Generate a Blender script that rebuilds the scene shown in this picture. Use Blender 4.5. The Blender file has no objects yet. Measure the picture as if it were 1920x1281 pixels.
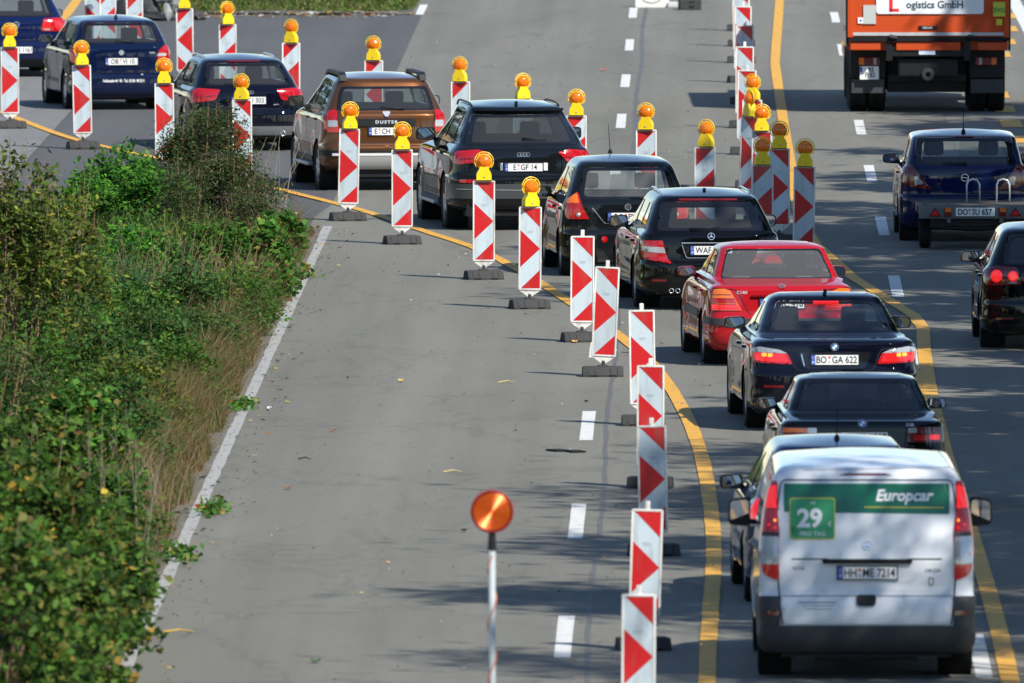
import bpy, bmesh, math, random
import numpy as np
from mathutils import Matrix, Vector
from mathutils.geometry import delaunay_2d_cdt

rad = math.radians
rng = np.random.default_rng(7)
random.seed(7)
scene = bpy.context.scene
COL = scene.collection

# ------------------------------------------------------------ camera, sky, sun, exposure
cam_data = bpy.data.cameras.new('camera')
cam_data.sensor_width = 36.0
cam_data.lens = 35500.0 / 1920 * 36.0
cam_data.clip_start = 2.0
cam_data.clip_end = 6000.0
cam_data.dof.use_dof = True
cam_data.dof.focus_distance = 238.0
cam_data.dof.aperture_fstop = 8.0
cam = bpy.data.objects.new('camera', cam_data)
cam.location = (0, 0, 11.09)
cam.rotation_euler = (rad(90 - 2.80), 0, rad(0.5643))
COL.objects.link(cam)
scene.camera = cam

SUN_DIR = Vector((0.66, -0.78, 1.0)).normalized()          # towards the sun
world = bpy.data.worlds.new('World')
scene.world = world
world.use_nodes = True
wn = world.node_tree
sky = wn.nodes.new('ShaderNodeTexSky')
sky.sky_type = 'NISHITA'
sky.sun_disc = False
sky.sun_elevation = math.asin(SUN_DIR.z)
sky.sun_rotation = math.atan2(SUN_DIR.x, SUN_DIR.y)
sky.air_density = 1.0
sky.dust_density = 0.0
sky.ozone_density = 3.0
sky.altitude = 300
wn.links.new(sky.outputs[0], wn.nodes['Background'].inputs[0])
wn.nodes['Background'].inputs[1].default_value = 0.118

sun_data = bpy.data.lights.new('sun', 'SUN')
sun_data.energy = 4.8
sun_data.angle = rad(0.5)
sun_data.color = (1.0, 0.955, 0.88)
sun = bpy.data.objects.new('sun', sun_data)
sun.rotation_euler = SUN_DIR.to_track_quat('Z', 'Y').to_euler()
sun.location = (60, -70, 90)
COL.objects.link(sun)

scene.view_settings.view_transform = 'Standard'
scene.view_settings.look = 'None'
scene.view_settings.gamma = 1.0
scene.view_settings.use_curve_mapping = False
scene.view_settings.exposure = 0.48

# ------------------------------------------------------------ materials
MATS = {}

def nodes_of(name):
    m = bpy.data.materials.new(name)
    m.use_nodes = True
    return m, m.node_tree, m.node_tree.nodes['Principled BSDF']

def mat(name, color, rough=0.5, metal=0.0, coat=0.0, emit=None, estr=0.0, trans=0.0, spec=0.5, vary=0.0, vscale=8.0, bump=0.0, ior=1.45):
    if name in MATS:
        return MATS[name]
    m, nt, b = nodes_of(name)
    b.inputs['Base Color'].default_value = (*color, 1)
    b.inputs['Roughness'].default_value = rough
    b.inputs['Metallic'].default_value = metal
    b.inputs['Coat Weight'].default_value = coat
    b.inputs['Coat Roughness'].default_value = 0.04
    b.inputs['Transmission Weight'].default_value = trans
    b.inputs['Specular IOR Level'].default_value = spec
    b.inputs['IOR'].default_value = ior
    if emit:
        b.inputs['Emission Color'].default_value = (*emit, 1)
        b.inputs['Emission Strength'].default_value = estr
    if vary > 0 or bump > 0:
        tc = nt.nodes.new('ShaderNodeTexCoord')
        n = nt.nodes.new('ShaderNodeTexNoise')
        n.inputs['Scale'].default_value = vscale
        n.inputs['Detail'].default_value = 6
        nt.links.new(tc.outputs['Object'], n.inputs['Vector'])
        if vary > 0:
            mx = nt.nodes.new('ShaderNodeMix')
            mx.data_type = 'RGBA'
            mx.inputs['A'].default_value = (*[c * (1 - vary) for c in color], 1)
            mx.inputs['B'].default_value = (*[min(1, c * (1 + vary) + vary * 0.01) for c in color], 1)
            nt.links.new(n.outputs['Fac'], mx.inputs['Factor'])
            nt.links.new(mx.outputs['Result'], b.inputs['Base Color'])
            mr = nt.nodes.new('ShaderNodeMapRange')
            mr.inputs['To Min'].default_value = max(0, rough - vary * 0.25)
            mr.inputs['To Max'].default_value = min(1, rough + vary * 0.25)
            nt.links.new(n.outputs['Fac'], mr.inputs['Value'])
            nt.links.new(mr.outputs['Result'], b.inputs['Roughness'])
        if bump > 0:
            bp = nt.nodes.new('ShaderNodeBump')
            bp.inputs['Strength'].default_value = bump
            bp.inputs['Distance'].default_value = 0.01
            nt.links.new(n.outputs['Fac'], bp.inputs['Height'])
            nt.links.new(bp.outputs['Normal'], b.inputs['Normal'])
    MATS[name] = m
    return m

def paint(name, color, metal=0.0, rough=0.32, dirt=0.10):
    """Car lacquer: coloured base under a clear coat, with a film of road dust near the ground."""
    if name in MATS:
        return MATS[name]
    m, nt, b = nodes_of(name)
    b.inputs['Metallic'].default_value = metal
    b.inputs['Coat Weight'].default_value = 1.0
    b.inputs['Coat Roughness'].default_value = 0.02
    b.inputs['Coat IOR'].default_value = 1.40
    b.inputs['Specular IOR Level'].default_value = 0.0
    tc = nt.nodes.new('ShaderNodeTexCoord')
    sep = nt.nodes.new('ShaderNodeSeparateXYZ')
    nt.links.new(tc.outputs['Object'], sep.inputs[0])
    n = nt.nodes.new('ShaderNodeTexNoise')
    n.inputs['Scale'].default_value = 5
    n.inputs['Detail'].default_value = 7
    nt.links.new(tc.outputs['Object'], n.inputs['Vector'])
    mr = nt.nodes.new('ShaderNodeMapRange')
    mr.inputs['From Min'].default_value = 0.75
    mr.inputs['From Max'].default_value = 0.15
    mr.inputs['To Min'].default_value = 0.0
    mr.inputs['To Max'].default_value = 0.9
    nt.links.new(sep.outputs['Z'], mr.inputs['Value'])
    mu = nt.nodes.new('ShaderNodeMath'); mu.operation = 'MULTIPLY'
    nt.links.new(mr.outputs['Result'], mu.inputs[0]); nt.links.new(n.outputs['Fac'], mu.inputs[1])
    m2 = nt.nodes.new('ShaderNodeMath'); m2.operation = 'MULTIPLY'; m2.inputs[1].default_value = dirt * 1.6
    nt.links.new(mu.outputs[0], m2.inputs[0])
    mx = nt.nodes.new('ShaderNodeMix'); mx.data_type = 'RGBA'
    mx.inputs['A'].default_value = (*color, 1)
    mx.inputs['B'].default_value = (0.07, 0.066, 0.058, 1)
    nt.links.new(m2.outputs[0], mx.inputs['Factor'])
    nt.links.new(mx.outputs['Result'], b.inputs['Base Color'])
    r2 = nt.nodes.new('ShaderNodeMapRange')
    r2.inputs['To Min'].default_value = rough
    r2.inputs['To Max'].default_value = 0.8
    nt.links.new(m2.outputs[0], r2.inputs['Value'])
    nt.links.new(r2.outputs['Result'], b.inputs['Roughness'])
    c2 = nt.nodes.new('ShaderNodeMapRange')
    c2.inputs['To Min'].default_value = 1.0
    c2.inputs['To Max'].default_value = 0.2
    nt.links.new(m2.outputs[0], c2.inputs['Value'])
    nt.links.new(c2.outputs['Result'], b.inputs['Coat Weight'])
    MATS[name] = m
    return m

def glass_mat(name, tint, refl=1.0, dust_sheen=0.045):
    if name in MATS:
        return MATS[name]
    m = bpy.data.materials.new(name)
    m.use_nodes = True
    nt = m.node_tree
    nt.nodes.clear()
    out = nt.nodes.new('ShaderNodeOutputMaterial')
    tr = nt.nodes.new('ShaderNodeBsdfTransparent'); tr.inputs[0].default_value = (*tint, 1)
    gl = nt.nodes.new('ShaderNodeBsdfGlossy'); gl.inputs['Roughness'].default_value = 0.02
    gl.inputs[0].default_value = (refl, refl, refl, 1)
    fr = nt.nodes.new('ShaderNodeFresnel')
    geo = nt.nodes.new('ShaderNodeNewGeometry')          # a pane reflects alike from inside and outside
    io = nt.nodes.new('ShaderNodeMapRange'); io.inputs['To Min'].default_value = 1.62; io.inputs['To Max'].default_value = 1 / 1.62
    nt.links.new(geo.outputs['Backfacing'], io.inputs['Value']); nt.links.new(io.outputs['Result'], fr.inputs[0])
    mx = nt.nodes.new('ShaderNodeMixShader')
    nt.links.new(fr.outputs[0], mx.inputs[0]); nt.links.new(tr.outputs[0], mx.inputs[1]); nt.links.new(gl.outputs[0], mx.inputs[2])
    last = mx
    if dust_sheen > 0:  # pale veil for dust, also standing in for sky reflected on the pane
        df = nt.nodes.new('ShaderNodeBsdfDiffuse'); df.inputs[0].default_value = (0.5, 0.5, 0.48, 1)
        m2 = nt.nodes.new('ShaderNodeMixShader'); m2.inputs[0].default_value = dust_sheen
        nt.links.new(mx.outputs[0], m2.inputs[1]); nt.links.new(df.outputs[0], m2.inputs[2])
        last = m2
    nt.links.new(last.outputs[0], out.inputs[0])
    MATS[name] = m
    return m

def asphalt(name, base, tone=(1, 1, 1), contrast=0.16, streak=0.12, crack=True):
    m, nt, b = nodes_of(name)
    L = nt.links
    tc = nt.nodes.new('ShaderNodeTexCoord')
    def noise(scale, detail, mscale=None, rough=0.6, dist=0.0):
        n = nt.nodes.new('ShaderNodeTexNoise')
        n.inputs['Scale'].default_value = scale; n.inputs['Detail'].default_value = detail
        n.inputs['Roughness'].default_value = rough; n.inputs['Distortion'].default_value = dist
        if mscale:
            mp = nt.nodes.new('ShaderNodeMapping'); mp.inputs['Scale'].default_value = mscale
            L.new(tc.outputs['Object'], mp.inputs[0]); L.new(mp.outputs[0], n.inputs['Vector'])
        else:
            L.new(tc.outputs['Object'], n.inputs['Vector'])
        return n.outputs['Fac']
    def mapr(v, a, b_, c, d):
        r = nt.nodes.new('ShaderNodeMapRange')
        for i, x in zip(('From Min', 'From Max', 'To Min', 'To Max'), (a, b_, c, d)):
            r.inputs[i].default_value = x
        L.new(v, r.inputs['Value']); return r.outputs['Result']
    def mul(a, c):
        x = nt.nodes.new('ShaderNodeMath'); x.operation = 'MULTIPLY'; L.new(a, x.inputs[0]); L.new(c, x.inputs[1]); return x.outputs[0]
    speck = mapr(noise(60, 3, (1, 0.22, 1), 0.8), 0.28, 0.72, 1 - contrast * 1.5, 1 + contrast * 1.5)
    chip = mapr(noise(42, 2, (1, 0.30, 1), 0.5), 0.70, 0.76, 1.0, 1.5)
    pit = mapr(noise(37, 2, (1.1, 0.26, 1), 0.5), 0.24, 0.30, 0.60, 1.0)
    stain = mapr(noise(0.9, 4, (1, 0.10, 1), 0.7, 1.5), 0.58, 0.70, 1.0, 0.86)
    grit = mapr(noise(16, 5, (1, 0.2, 1), 0.8), 0.3, 0.7, 1 - contrast * 0.5, 1 + contrast * 0.5)
    patch = mapr(noise(0.5, 5, (1, 0.12, 1), 0.6, 0.6), 0.3, 0.7, 0.90, 1.09)
    track = mapr(noise(1.3, 3, (1, 0.012, 1), 0.55), 0.3, 0.7, 1 - streak, 1 + streak)
    v = mul(mul(speck, grit), mul(patch, track)); v = mul(v, mul(chip, mul(pit, stain)))
    if crack:
        vo = nt.nodes.new('ShaderNodeTexVoronoi'); vo.feature = 'DISTANCE_TO_EDGE'; vo.inputs['Scale'].default_value = 0.35
        mp = nt.nodes.new('ShaderNodeMapping'); mp.inputs['Scale'].default_value = (1, 0.35, 1)
        n = nt.nodes.new('ShaderNodeTexNoise'); n.inputs['Scale'].default_value = 1.5; n.inputs['Detail'].default_value = 6
        mx = nt.nodes.new('ShaderNodeMix'); mx.data_type = 'RGBA'; mx.blend_type = 'LINEAR_LIGHT'; mx.inputs['Factor'].default_value = 0.35
        L.new(tc.outputs['Object'], mp.inputs[0]); L.new(mp.outputs[0], mx.inputs['A'])
        L.new(tc.outputs['Object'], n.inputs['Vector']); L.new(n.outputs['Color'], mx.inputs['B'])
        L.new(mx.outputs['Result'], vo.inputs['Vector'])
        cr = mapr(vo.outputs['Distance'], 0.0, 0.012, 0.80, 1.0)
        v = mul(v, cr)
    cm = nt.nodes.new('ShaderNodeMix'); cm.data_type = 'RGBA'; cm.blend_type = 'MULTIPLY'; cm.inputs['Factor'].default_value = 1
    cm.inputs['A'].default_value = (base * tone[0], base * tone[1], base * tone[2], 1)
    L.new(v, cm.inputs['B'])
    L.new(cm.outputs['Result'], b.inputs['Base Color'])
    b.inputs['Roughness'].default_value = 0.85
    b.inputs['Specular IOR Level'].default_value = 0.3
    bp = nt.nodes.new('ShaderNodeBump'); bp.inputs['Strength'].default_value = 0.5; bp.inputs['Distance'].default_value = 0.006
    L.new(noise(70, 3), bp.inputs['Height']); L.new(bp.outputs['Normal'], b.inputs['Normal'])
    MATS[name] = m
    return m

def marking(name, color, wear=0.35):
    m, nt, b = nodes_of(name)
    L = nt.links
    tc = nt.nodes.new('ShaderNodeTexCoord')
    mp = nt.nodes.new('ShaderNodeMapping'); mp.inputs['Scale'].default_value = (1, 0.3, 1)
    L.new(tc.outputs['Object'], mp.inputs[0])
    n = nt.nodes.new('ShaderNodeTexNoise'); n.inputs['Scale'].default_value = 9; n.inputs['Detail'].default_value = 8; n.inputs['Roughness'].default_value = 0.75
    L.new(mp.outputs[0], n.inputs['Vector'])
    r = nt.nodes.new('ShaderNodeMapRange')
    r.inputs['From Min'].default_value = 0.52; r.inputs['From Max'].default_value = 0.75; r.inputs['To Max'].default_value = wear * 2
    L.new(n.outputs['Fac'], r.inputs['Value'])
    mx = nt.nodes.new('ShaderNodeMix'); mx.data_type = 'RGBA'
    mx.inputs['A'].default_value = (*color, 1); mx.inputs['B'].default_value = (0.13, 0.13, 0.125, 1)
    L.new(r.outputs['Result'], mx.inputs['Factor']); L.new(mx.outputs['Result'], b.inputs['Base Color'])
    b.inputs['Roughness'].default_value = 0.7
    MATS[name] = m
    return m

def leaf_mat(name, trans=0.38, rough=0.6):
    if name in MATS:
        return MATS[name]
    m, nt, b = nodes_of(name)
    L = nt.links
    at = nt.nodes.new('ShaderNodeAttribute'); at.attribute_name = 'tint'
    L.new(at.outputs['Color'], b.inputs['Base Color'])
    b.inputs['Roughness'].default_value = rough
    b.inputs['Specular IOR Level'].default_value = 0.18
    tl = nt.nodes.new('ShaderNodeBsdfTranslucent')
    L.new(at.outputs['Color'], tl.inputs[0])
    mx = nt.nodes.new('ShaderNodeMixShader'); mx.inputs[0].default_value = trans
    out = nt.nodes['Material Output']
    L.new(b.outputs[0], mx.inputs[1]); L.new(tl.outputs[0], mx.inputs[2]); L.new(mx.outputs[0], out.inputs[0])
    MATS[name] = m
    return m

BLACK = mat('black plastic', (0.008, 0.008, 0.009), 0.5, spec=0.35, vary=0.3)
TRIM = mat('gloss black trim', (0.008, 0.008, 0.01), 0.12, coat=0.5)
DARK = mat('dark cavity', (0.006, 0.006, 0.007), 0.9)
RUBBER = mat('tyre rubber', (0.008, 0.008, 0.0085), 0.8, spec=0.3, vary=0.35, vscale=20)
ALLOY = mat('wheel alloy', (0.45, 0.46, 0.48), 0.3, 0.9)
CHROME = mat('chrome', (0.75, 0.76, 0.78), 0.22, 0.85)
MIRROR = mat('mirror glass', (0.80, 0.84, 0.9), 0.02, 1.0)
WHITE = mat('white plate', (0.78, 0.78, 0.76), 0.4)
INK = mat('black lettering', (0.01, 0.01, 0.012), 0.5)
WINK = mat('white lettering', (0.8, 0.8, 0.8), 0.5)
EUBLUE = mat('euro band blue', (0.015, 0.07, 0.42), 0.4)
RED_L = mat('red lamp lens', (0.36, 0.004, 0.008), 0.15, coat=1.0, emit=(1, 0.01, 0.01), estr=0.04)
RED_D = mat('dark red lamp lens', (0.14, 0.003, 0.005), 0.12, coat=1.0)
RED_ON = mat('lit red lamp', (0.5, 0.006, 0.008), 0.15, coat=1.0, emit=(1.0, 0.02, 0.015), estr=0.55)
AMBER_ON = mat('lit amber glow', (0.8, 0.2, 0.02), 0.2, emit=(1.0, 0.25, 0.03), estr=1.6)
AMBER_L = mat('amber lamp lens', (0.75, 0.16, 0.01), 0.15, coat=1.0)
CLEAR_L = mat('clear lamp lens', (0.42, 0.43, 0.44), 0.12, 0.3, coat=1.0)
SEAT = mat('seat cloth', (0.032, 0.033, 0.037), 0.9, vary=0.3)
SILVER = mat('silver lettering', (0.62, 0.63, 0.65), 0.3, 0.25)
GREY_PL = mat('grey plastic', (0.034, 0.036, 0.039), 0.55, vary=0.25)
STEEL = mat('galvanised steel', (0.33, 0.34, 0.35), 0.45, 0.7, vary=0.2)

# ------------------------------------------------------------ mesh helpers
def link(o, parent=None):
    COL.objects.link(o)
    if parent is not None:
        o.parent = parent
    return o

def mk(name, verts, faces, m, parent=None, smooth=False, angle=None, normals=None):
    me = bpy.data.meshes.new(name)
    me.from_pydata([tuple(v) for v in verts], [], [tuple(f) for f in faces])
    me.materials.append(m)
    if smooth or angle:
        me.polygons.foreach_set('use_smooth', [True] * len(me.polygons))
    if angle:
        me.set_sharp_from_angle(angle=rad(angle))
    me.update()
    if normals is not None:
        me.normals_split_custom_set_from_vertices([tuple(n) for n in normals])
    return link(bpy.data.objects.new(name, me), parent)

def empty(name, loc, rz=0.0, label=None, cat=None, group=None):
    o = bpy.data.objects.new(name, None)
    o.empty_display_size = 0.3
    o.location = loc; o.rotation_euler = (0, 0, rz)
    COL.objects.link(o)
    tag(o, label, cat, group)
    return o

def tag(o, label=None, cat=None, group=None, kind=None):
    if label: o['label'] = label
    if cat: o['category'] = cat
    if group: o['group'] = group
    if kind: o['kind'] = kind
    return o

class MB:
    """collects shapes that make up one mesh"""
    def __init__(s): s.v = []; s.f = []
    def add(s, V, Fc):
        k = len(s.v); s.v += [tuple(p) for p in V]; s.f += [tuple(i + k for i in f) for f in Fc]; return s
    def box(s, c, d, rot=None, bevel=0.0):
        if bevel > 0:
            bm = bmesh.new(); bmesh.ops.create_cube(bm, size=1)
            bmesh.ops.scale(bm, vec=d, verts=bm.verts)
            bmesh.ops.bevel(bm, geom=bm.edges[:], offset=bevel, segments=2, affect='EDGES', profile=0.6)
            V = [v.co.copy() for v in bm.verts]; Fc = [[v.index for v in f.verts] for f in bm.faces]; bm.free()
        else:
            V = [Vector((x * d[0] / 2, y * d[1] / 2, z * d[2] / 2)) for x in (-1, 1) for y in (-1, 1) for z in (-1, 1)]
            Fc = [(0, 1, 3, 2), (4, 6, 7, 5), (0, 4, 5, 1), (2, 3, 7, 6), (0, 2, 6, 4), (1, 5, 7, 3)]
        if rot is not None: V = [rot @ v for v in V]
        return s.add([v + Vector(c) for v in V], Fc)
    def tube(s, pts, r, n=8, closed=False, caps=True):
        pts = [Vector(p) for p in pts]; V = []; Fc = []
        rr = r if isinstance(r, (list, tuple)) else [r] * len(pts)
        ref = Vector((0, 0, 1))
        for i, p in enumerate(pts):
            a = pts[(i - 1) % len(pts)] if (i > 0 or closed) else p
            c = pts[(i + 1) % len(pts)] if (i < len(pts) - 1 or closed) else p
            t = (c - a).normalized()
            u = t.cross(ref)
            if u.length < 0.05: u = t.cross(Vector((0, 1, 0)))
            u.normalize(); w = t.cross(u)
            V += [p + (u * math.cos(2 * math.pi * k / n) + w * math.sin(2 * math.pi * k / n)) * rr[i] for k in range(n)]
        m = len(pts)
        for i in range(m if closed else m - 1):
            j = (i + 1) % m
            for k in range(n):
                Fc.append((i * n + k, i * n + (k + 1) % n, j * n + (k + 1) % n, j * n + k))
        if caps and not closed:
            Fc.append(tuple(range(n))[::-1]); Fc.append(tuple((m - 1) * n + k for k in range(n)))
        return s.add(V, Fc)
    def lathe(s, prof, c=(0, 0, 0), axis='z', n=24, a0=0, a1=360):
        V = []; Fc = []; full = abs(a1 - a0 - 360) < 1e-6; m = n if full else n + 1
        for k in range(m):
            a = rad(a0 + (a1 - a0) * k / n); ca, sa = math.cos(a), math.sin(a)
            for (r, h) in prof:
                if axis == 'z': p = (r * ca, r * sa, h)
                elif axis == 'x': p = (h, r * ca, r * sa)
                else: p = (r * ca, h, r * sa)
                V.append(Vector(p) + Vector(c))
        q = len(prof)
        for k in range(n):
            j = (k + 1) % m
            for i in range(q - 1):
                Fc.append((k * q + i, j * q + i, j * q + i + 1, k * q + i + 1))
        return s.add(V, Fc)
    def prism(s, poly, y0, y1, plane='xz'):
        """a 2D outline given thickness; plane xz is extruded along y, xy along z, yz along x"""
        n = len(poly)
        def P(a, b, h): return {'xz': (a, h, b), 'xy': (a, b, h), 'yz': (h, a, b)}[plane]
        V = [P(a, b, y0) for a, b in poly] + [P(a, b, y1) for a, b in poly]
        Fc = [tuple(range(n)), tuple(range(2 * n - 1, n - 1, -1))] + [(i, i + n, (i + 1) % n + n, (i + 1) % n) for i in range(n)]
        return s.add(V, Fc)
    def xf(s, M):
        s.v = [tuple(M @ Vector(p)) for p in s.v]; return s
    def build(s, name, m, parent=None, smooth=False, angle=None):
        o = mk(name, s.v, s.f, m, parent, smooth, angle)
        bm = bmesh.new(); bm.from_mesh(o.data); bmesh.ops.recalc_face_normals(bm, faces=bm.faces); bm.to_mesh(o.data); bm.free()
        return o

def round_poly(P, r, seg=4):
    out = []; n = len(P)
    for i in range(n):
        a, b, c = Vector(P[i - 1]), Vector(P[i]), Vector(P[(i + 1) % n])
        la, lc = (a - b).length, (c - b).length
        rr = r[i] if isinstance(r, (list, tuple)) else r
        d = min(rr, la * 0.45, lc * 0.45)
        if d < 1e-4: out.append((b.x, b.y)); continue
        p0 = b + (a - b).normalized() * d; p2 = b + (c - b).normalized() * d
        for k in range(seg + 1):
            t = k / seg; q = p0 * (1 - t) ** 2 + b * 2 * t * (1 - t) + p2 * t * t
            out.append((q.x, q.y))
    return out

_txt = {}
def text_shape(s, h, narrow=1.0, bold=0.0, shear=0.0, space=1.0):
    """flat lettering of cap height h, centred on the origin in the xz plane facing -y"""
    key = (s, h, narrow, bold, shear, space)
    if key in _txt: return _txt[key]
    cu = bpy.data.curves.new('lettering', 'FONT'); cu.body = s; cu.size = h / 0.70
    cu.align_x = 'CENTER'; cu.align_y = 'CENTER'; cu.offset = bold * h; cu.shear = shear; cu.resolution_u = 3
    cu.space_character = space
    o = bpy.data.objects.new('lettering_tmp', cu); COL.objects.link(o)
    bpy.context.view_layer.update()
    me = bpy.data.meshes.new_from_object(o.evaluated_get(bpy.context.evaluated_depsgraph_get()))
    V = np.array([v.co[:] for v in me.vertices]) if len(me.vertices) else np.zeros((0, 3))
    Fc = [tuple(p.vertices) for p in me.polygons]
    bpy.data.objects.remove(o); bpy.data.curves.remove(cu); bpy.data.meshes.remove(me)
    if len(V):
        V[:, 0] -= (V[:, 0].max() + V[:, 0].min()) / 2; V[:, 1] -= (V[:, 1].max() + V[:, 1].min()) / 2
    V2 = [(x * narrow, 0.0, y) for x, y, _ in V]
    _txt[key] = (V2, Fc)
    return _txt[key]

def text_obj(s, h, M, m, parent, name='lettering', **k):
    V, Fc = text_shape(s, h, **k)
    mb = MB().add(V, Fc); mb.xf(M)
    return mk(name, mb.v, mb.f, m, parent)

# ------------------------------------------------------------ ground, carriageways, markings
def sheet(name, poly, z, m, kind='structure', parent=None):
    o = mk(name, [(x, y, z) for x, y in poly], [tuple(range(len(poly)))], m, parent)
    if kind: o['kind'] = kind
    return o

def grid_sheet(name, x0, x1, y0, y1, nx, ny, z, m, amp=0.0):
    V = [(x0 + (x1 - x0) * i / nx, y0 + (y1 - y0) * j / ny, z + (amp * (random.random() - 0.5) if 0 < i < nx and 0 < j < ny else 0)) for j in range(ny + 1) for i in range(nx + 1)]
    Fc = [(j * (nx + 1) + i, j * (nx + 1) + i + 1, (j + 1) * (nx + 1) + i + 1, (j + 1) * (nx + 1) + i) for j in range(ny) for i in range(nx)]
    o = mk(name, V, Fc, m, smooth=True); o['kind'] = 'structure'; return o

SOIL = mat('soil and verge', (0.075, 0.068, 0.045), 0.95, vary=0.45, vscale=2.0, bump=0.6)
ASPH = asphalt('grey asphalt', 0.156, (1.01, 0.985, 0.83))
ASPH_L = asphalt('pale asphalt', 0.175, (1.0, 0.99, 0.95), contrast=0.10)
ASPH_D = asphalt('dark asphalt', 0.082, (1.0, 1.0, 1.0), contrast=0.12, crack=False)
TAR = mat('tar joint', (0.10, 0.10, 0.097), 0.7, vary=0.3)
MWHITE = marking('white road marking', (0.60, 0.60, 0.57), 0.30)
MWORN = marking('worn white road marking', (0.33, 0.33, 0.31), 0.75)
MYEL = marking('yellow road marking', (0.62, 0.32, 0.03), 0.48)

sheet('ground', [(-1500, -800), (1500, -800), (1500, 3500), (-1500, 3500)], -0.06, SOIL)
sheet('road', [(-5.32, 40), (10.4, 40), (10.4, 900), (-5.32, 900)], 0.0, ASPH)
sheet('road', [(-24.0, 40), (-10.02, 40), (-10.02, 900), (-24.0, 900)], 0.0, ASPH_L)
sheet('median_crossover', [(-10.02, 258), (-5.32, 258), (-5.32, 351.2), (-10.02, 351.2)], -0.004, ASPH_D)
sheet('median_strip', [(-10.02, 40), (-5.32, 40), (-5.32, 258), (-10.02, 258)], -0.02, SOIL)
sheet('median_strip', [(-10.02, 351.2), (-5.32, 351.2), (-5.32, 900), (-10.02, 900)], -0.004, SOIL)
# the wedge of newer dark asphalt laid over the edge of the old lane
sheet('asphalt_patch', [(-5.32, 262), (-5.16, 266), (-5.10, 300), (-5.12, 350), (-5.32, 351.2)], 0.004, ASPH_D)

def strip(name, pts, w, z, m, label=None, wob=0.0):
    V = []; Fc = []
    P = [Vector((x, y)) for x, y in pts]
    for i, p in enumerate(P):
        t = (P[min(i + 1, len(P) - 1)] - P[max(i - 1, 0)]).normalized(); n = Vector((t.y, -t.x))
        ww = (w[i] if isinstance(w, list) else w) / 2
        a = p + n * (ww + wob * (random.random() - 0.5)); b = p - n * (ww + wob * (random.random() - 0.5))
        V += [(a.x, a.y, z), (b.x, b.y, z)]
        if i: k = 2 * i; Fc.append((k - 2, k, k + 1, k - 1))
    o = mk(name, V, Fc, m); o['kind'] = 'structure'
    return o

def smooth_pts(pts, n=8):
    P = [Vector(p) for p in pts]; out = []
    for i in range(len(P) - 1):
        p0 = P[max(i - 1, 0)]; p1 = P[i]; p2 = P[i + 1]; p3 = P[min(i + 2, len(P) - 1)]
        for k in range(n):
            t = k / n
            q = 0.5 * ((2 * p1) + (p2 - p0) * t + (2 * p0 - 5 * p1 + 4 * p2 - p3) * t * t + (3 * p1 - 3 * p2 - p0 + p3) * t ** 3)
            out.append((q.x, q.y))
    out.append(tuple(P[-1])); return out

def line_y(x, y0, y1, step=1.5): 
    n = max(1, int((y1 - y0) / step)); return [(x, y0 + (y1 - y0) * i / n) for i in range(n + 1)]

# solid edge line, broken lane lines
strip('edge_line', line_y(-5.075, 120, 259.0, 0.7), 0.125, 0.004, MWORN, wob=0.014)
for k in range(14):
    y0 = 150.8 + 18 * k
    strip('lane_dash', line_y(-1.215, y0, y0 + 6), 0.15, 0.004, MWHITE, wob=0.006)
for k in range(14):
    y0 = 148.2 + 18 * k
    strip('lane_dash', line_y(2.52, y0, y0 + 6), 0.15, 0.004, MWHITE, wob=0.006)
strip('lane_dash', line_y(-5.17, 350.5, 356.5), 0.15, 0.008, MWHITE, wob=0.006)
strip('lane_dash', line_y(-5.17, 368.5, 374.5), 0.15, 0.008, MWHITE, wob=0.006)
strip('edge_line', line_y(5.98, 120, 480), 0.25, 0.004, MWHITE, wob=0.006)
strip('edge_line', line_y(-10.5, 120, 262), 0.15, 0.004, MWORN, wob=0.02)
# long tar joint in the asphalt
strip('tar_joint', [(-0.99 + 0.008 * math.sin(i * 1.7) + 0.02 * math.sin(i * 0.23), 120 + i * 1.2) for i in range(230)], [0.035 + 0.05 * abs(math.sin(i * 0.9)) * (1 if i > 130 else 0.4) for i in range(230)], 0.003, TAR)
strip('tar_joint', [(3.9 + 0.008 * math.sin(i * 1.3), 120 + i * 1.2) for i in range(230)], 0.02, 0.003, TAR)
# yellow temporary lines
yl = [(-11.771, 304.86), (-11.066, 300.90), (-9.563, 290.03), (-7.763, 281.13), (-6.848, 276.20), (-6.041, 271.44), (-5.019, 265.93), (-4.517, 262.91), (-3.692, 257.07), (-2.902, 251.49), (-2.235, 244.45), (-1.669, 237.51), (-0.960, 228.14), (-0.505, 220.46), (-0.198, 212.12), (-0.012, 204.39), (0.088, 197.21), (0.148, 187.77), (0.143, 180.85), (0.114, 175.19), (0.075, 165.23), (0.040, 154.48)]
strip('yellow_line', smooth_pts(yl), 0.155, 0.012, MYEL, wob=0.008)
yr_ = [(1.856, 421.23), (1.545, 359.65), (1.417, 340.95), (1.311, 324.09), (1.321, 311.27), (1.335, 294.93), (1.379, 272.45), (1.406, 261.57), (1.575, 253.15), (1.995, 243.43), (2.352, 237.84), (2.649, 233.32), (2.731, 230.18), (2.680, 224.26), (2.636, 214.47), (2.641, 202.31), (2.695, 191.46), (2.735, 180.87), (2.747, 172.90), (2.738, 165.25), (2.731, 154.51)]
strip('yellow_line', [q for a, b in zip(yr_[:-1], yr_[1:]) for q in [a, ((a[0] + b[0]) / 2, (a[1] + b[1]) / 2)]] + [yr_[-1]], 0.165, 0.012, MYEL, wob=0.008)
strip('yellow_line', smooth_pts([(2.218, 237.84), (2.361, 230.85), (2.460, 223.24), (2.582, 215.05), (2.628, 210.45)]), 0.12, 0.008, MYEL, wob=0.008)
strip('yellow_line', smooth_pts([(-11.850, 336.44), (-11.710, 348.68), (-11.762, 355.61), (-11.864, 366.21), (-12.001, 380.38)]), 0.19, 0.008, MYEL, wob=0.008)
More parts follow.
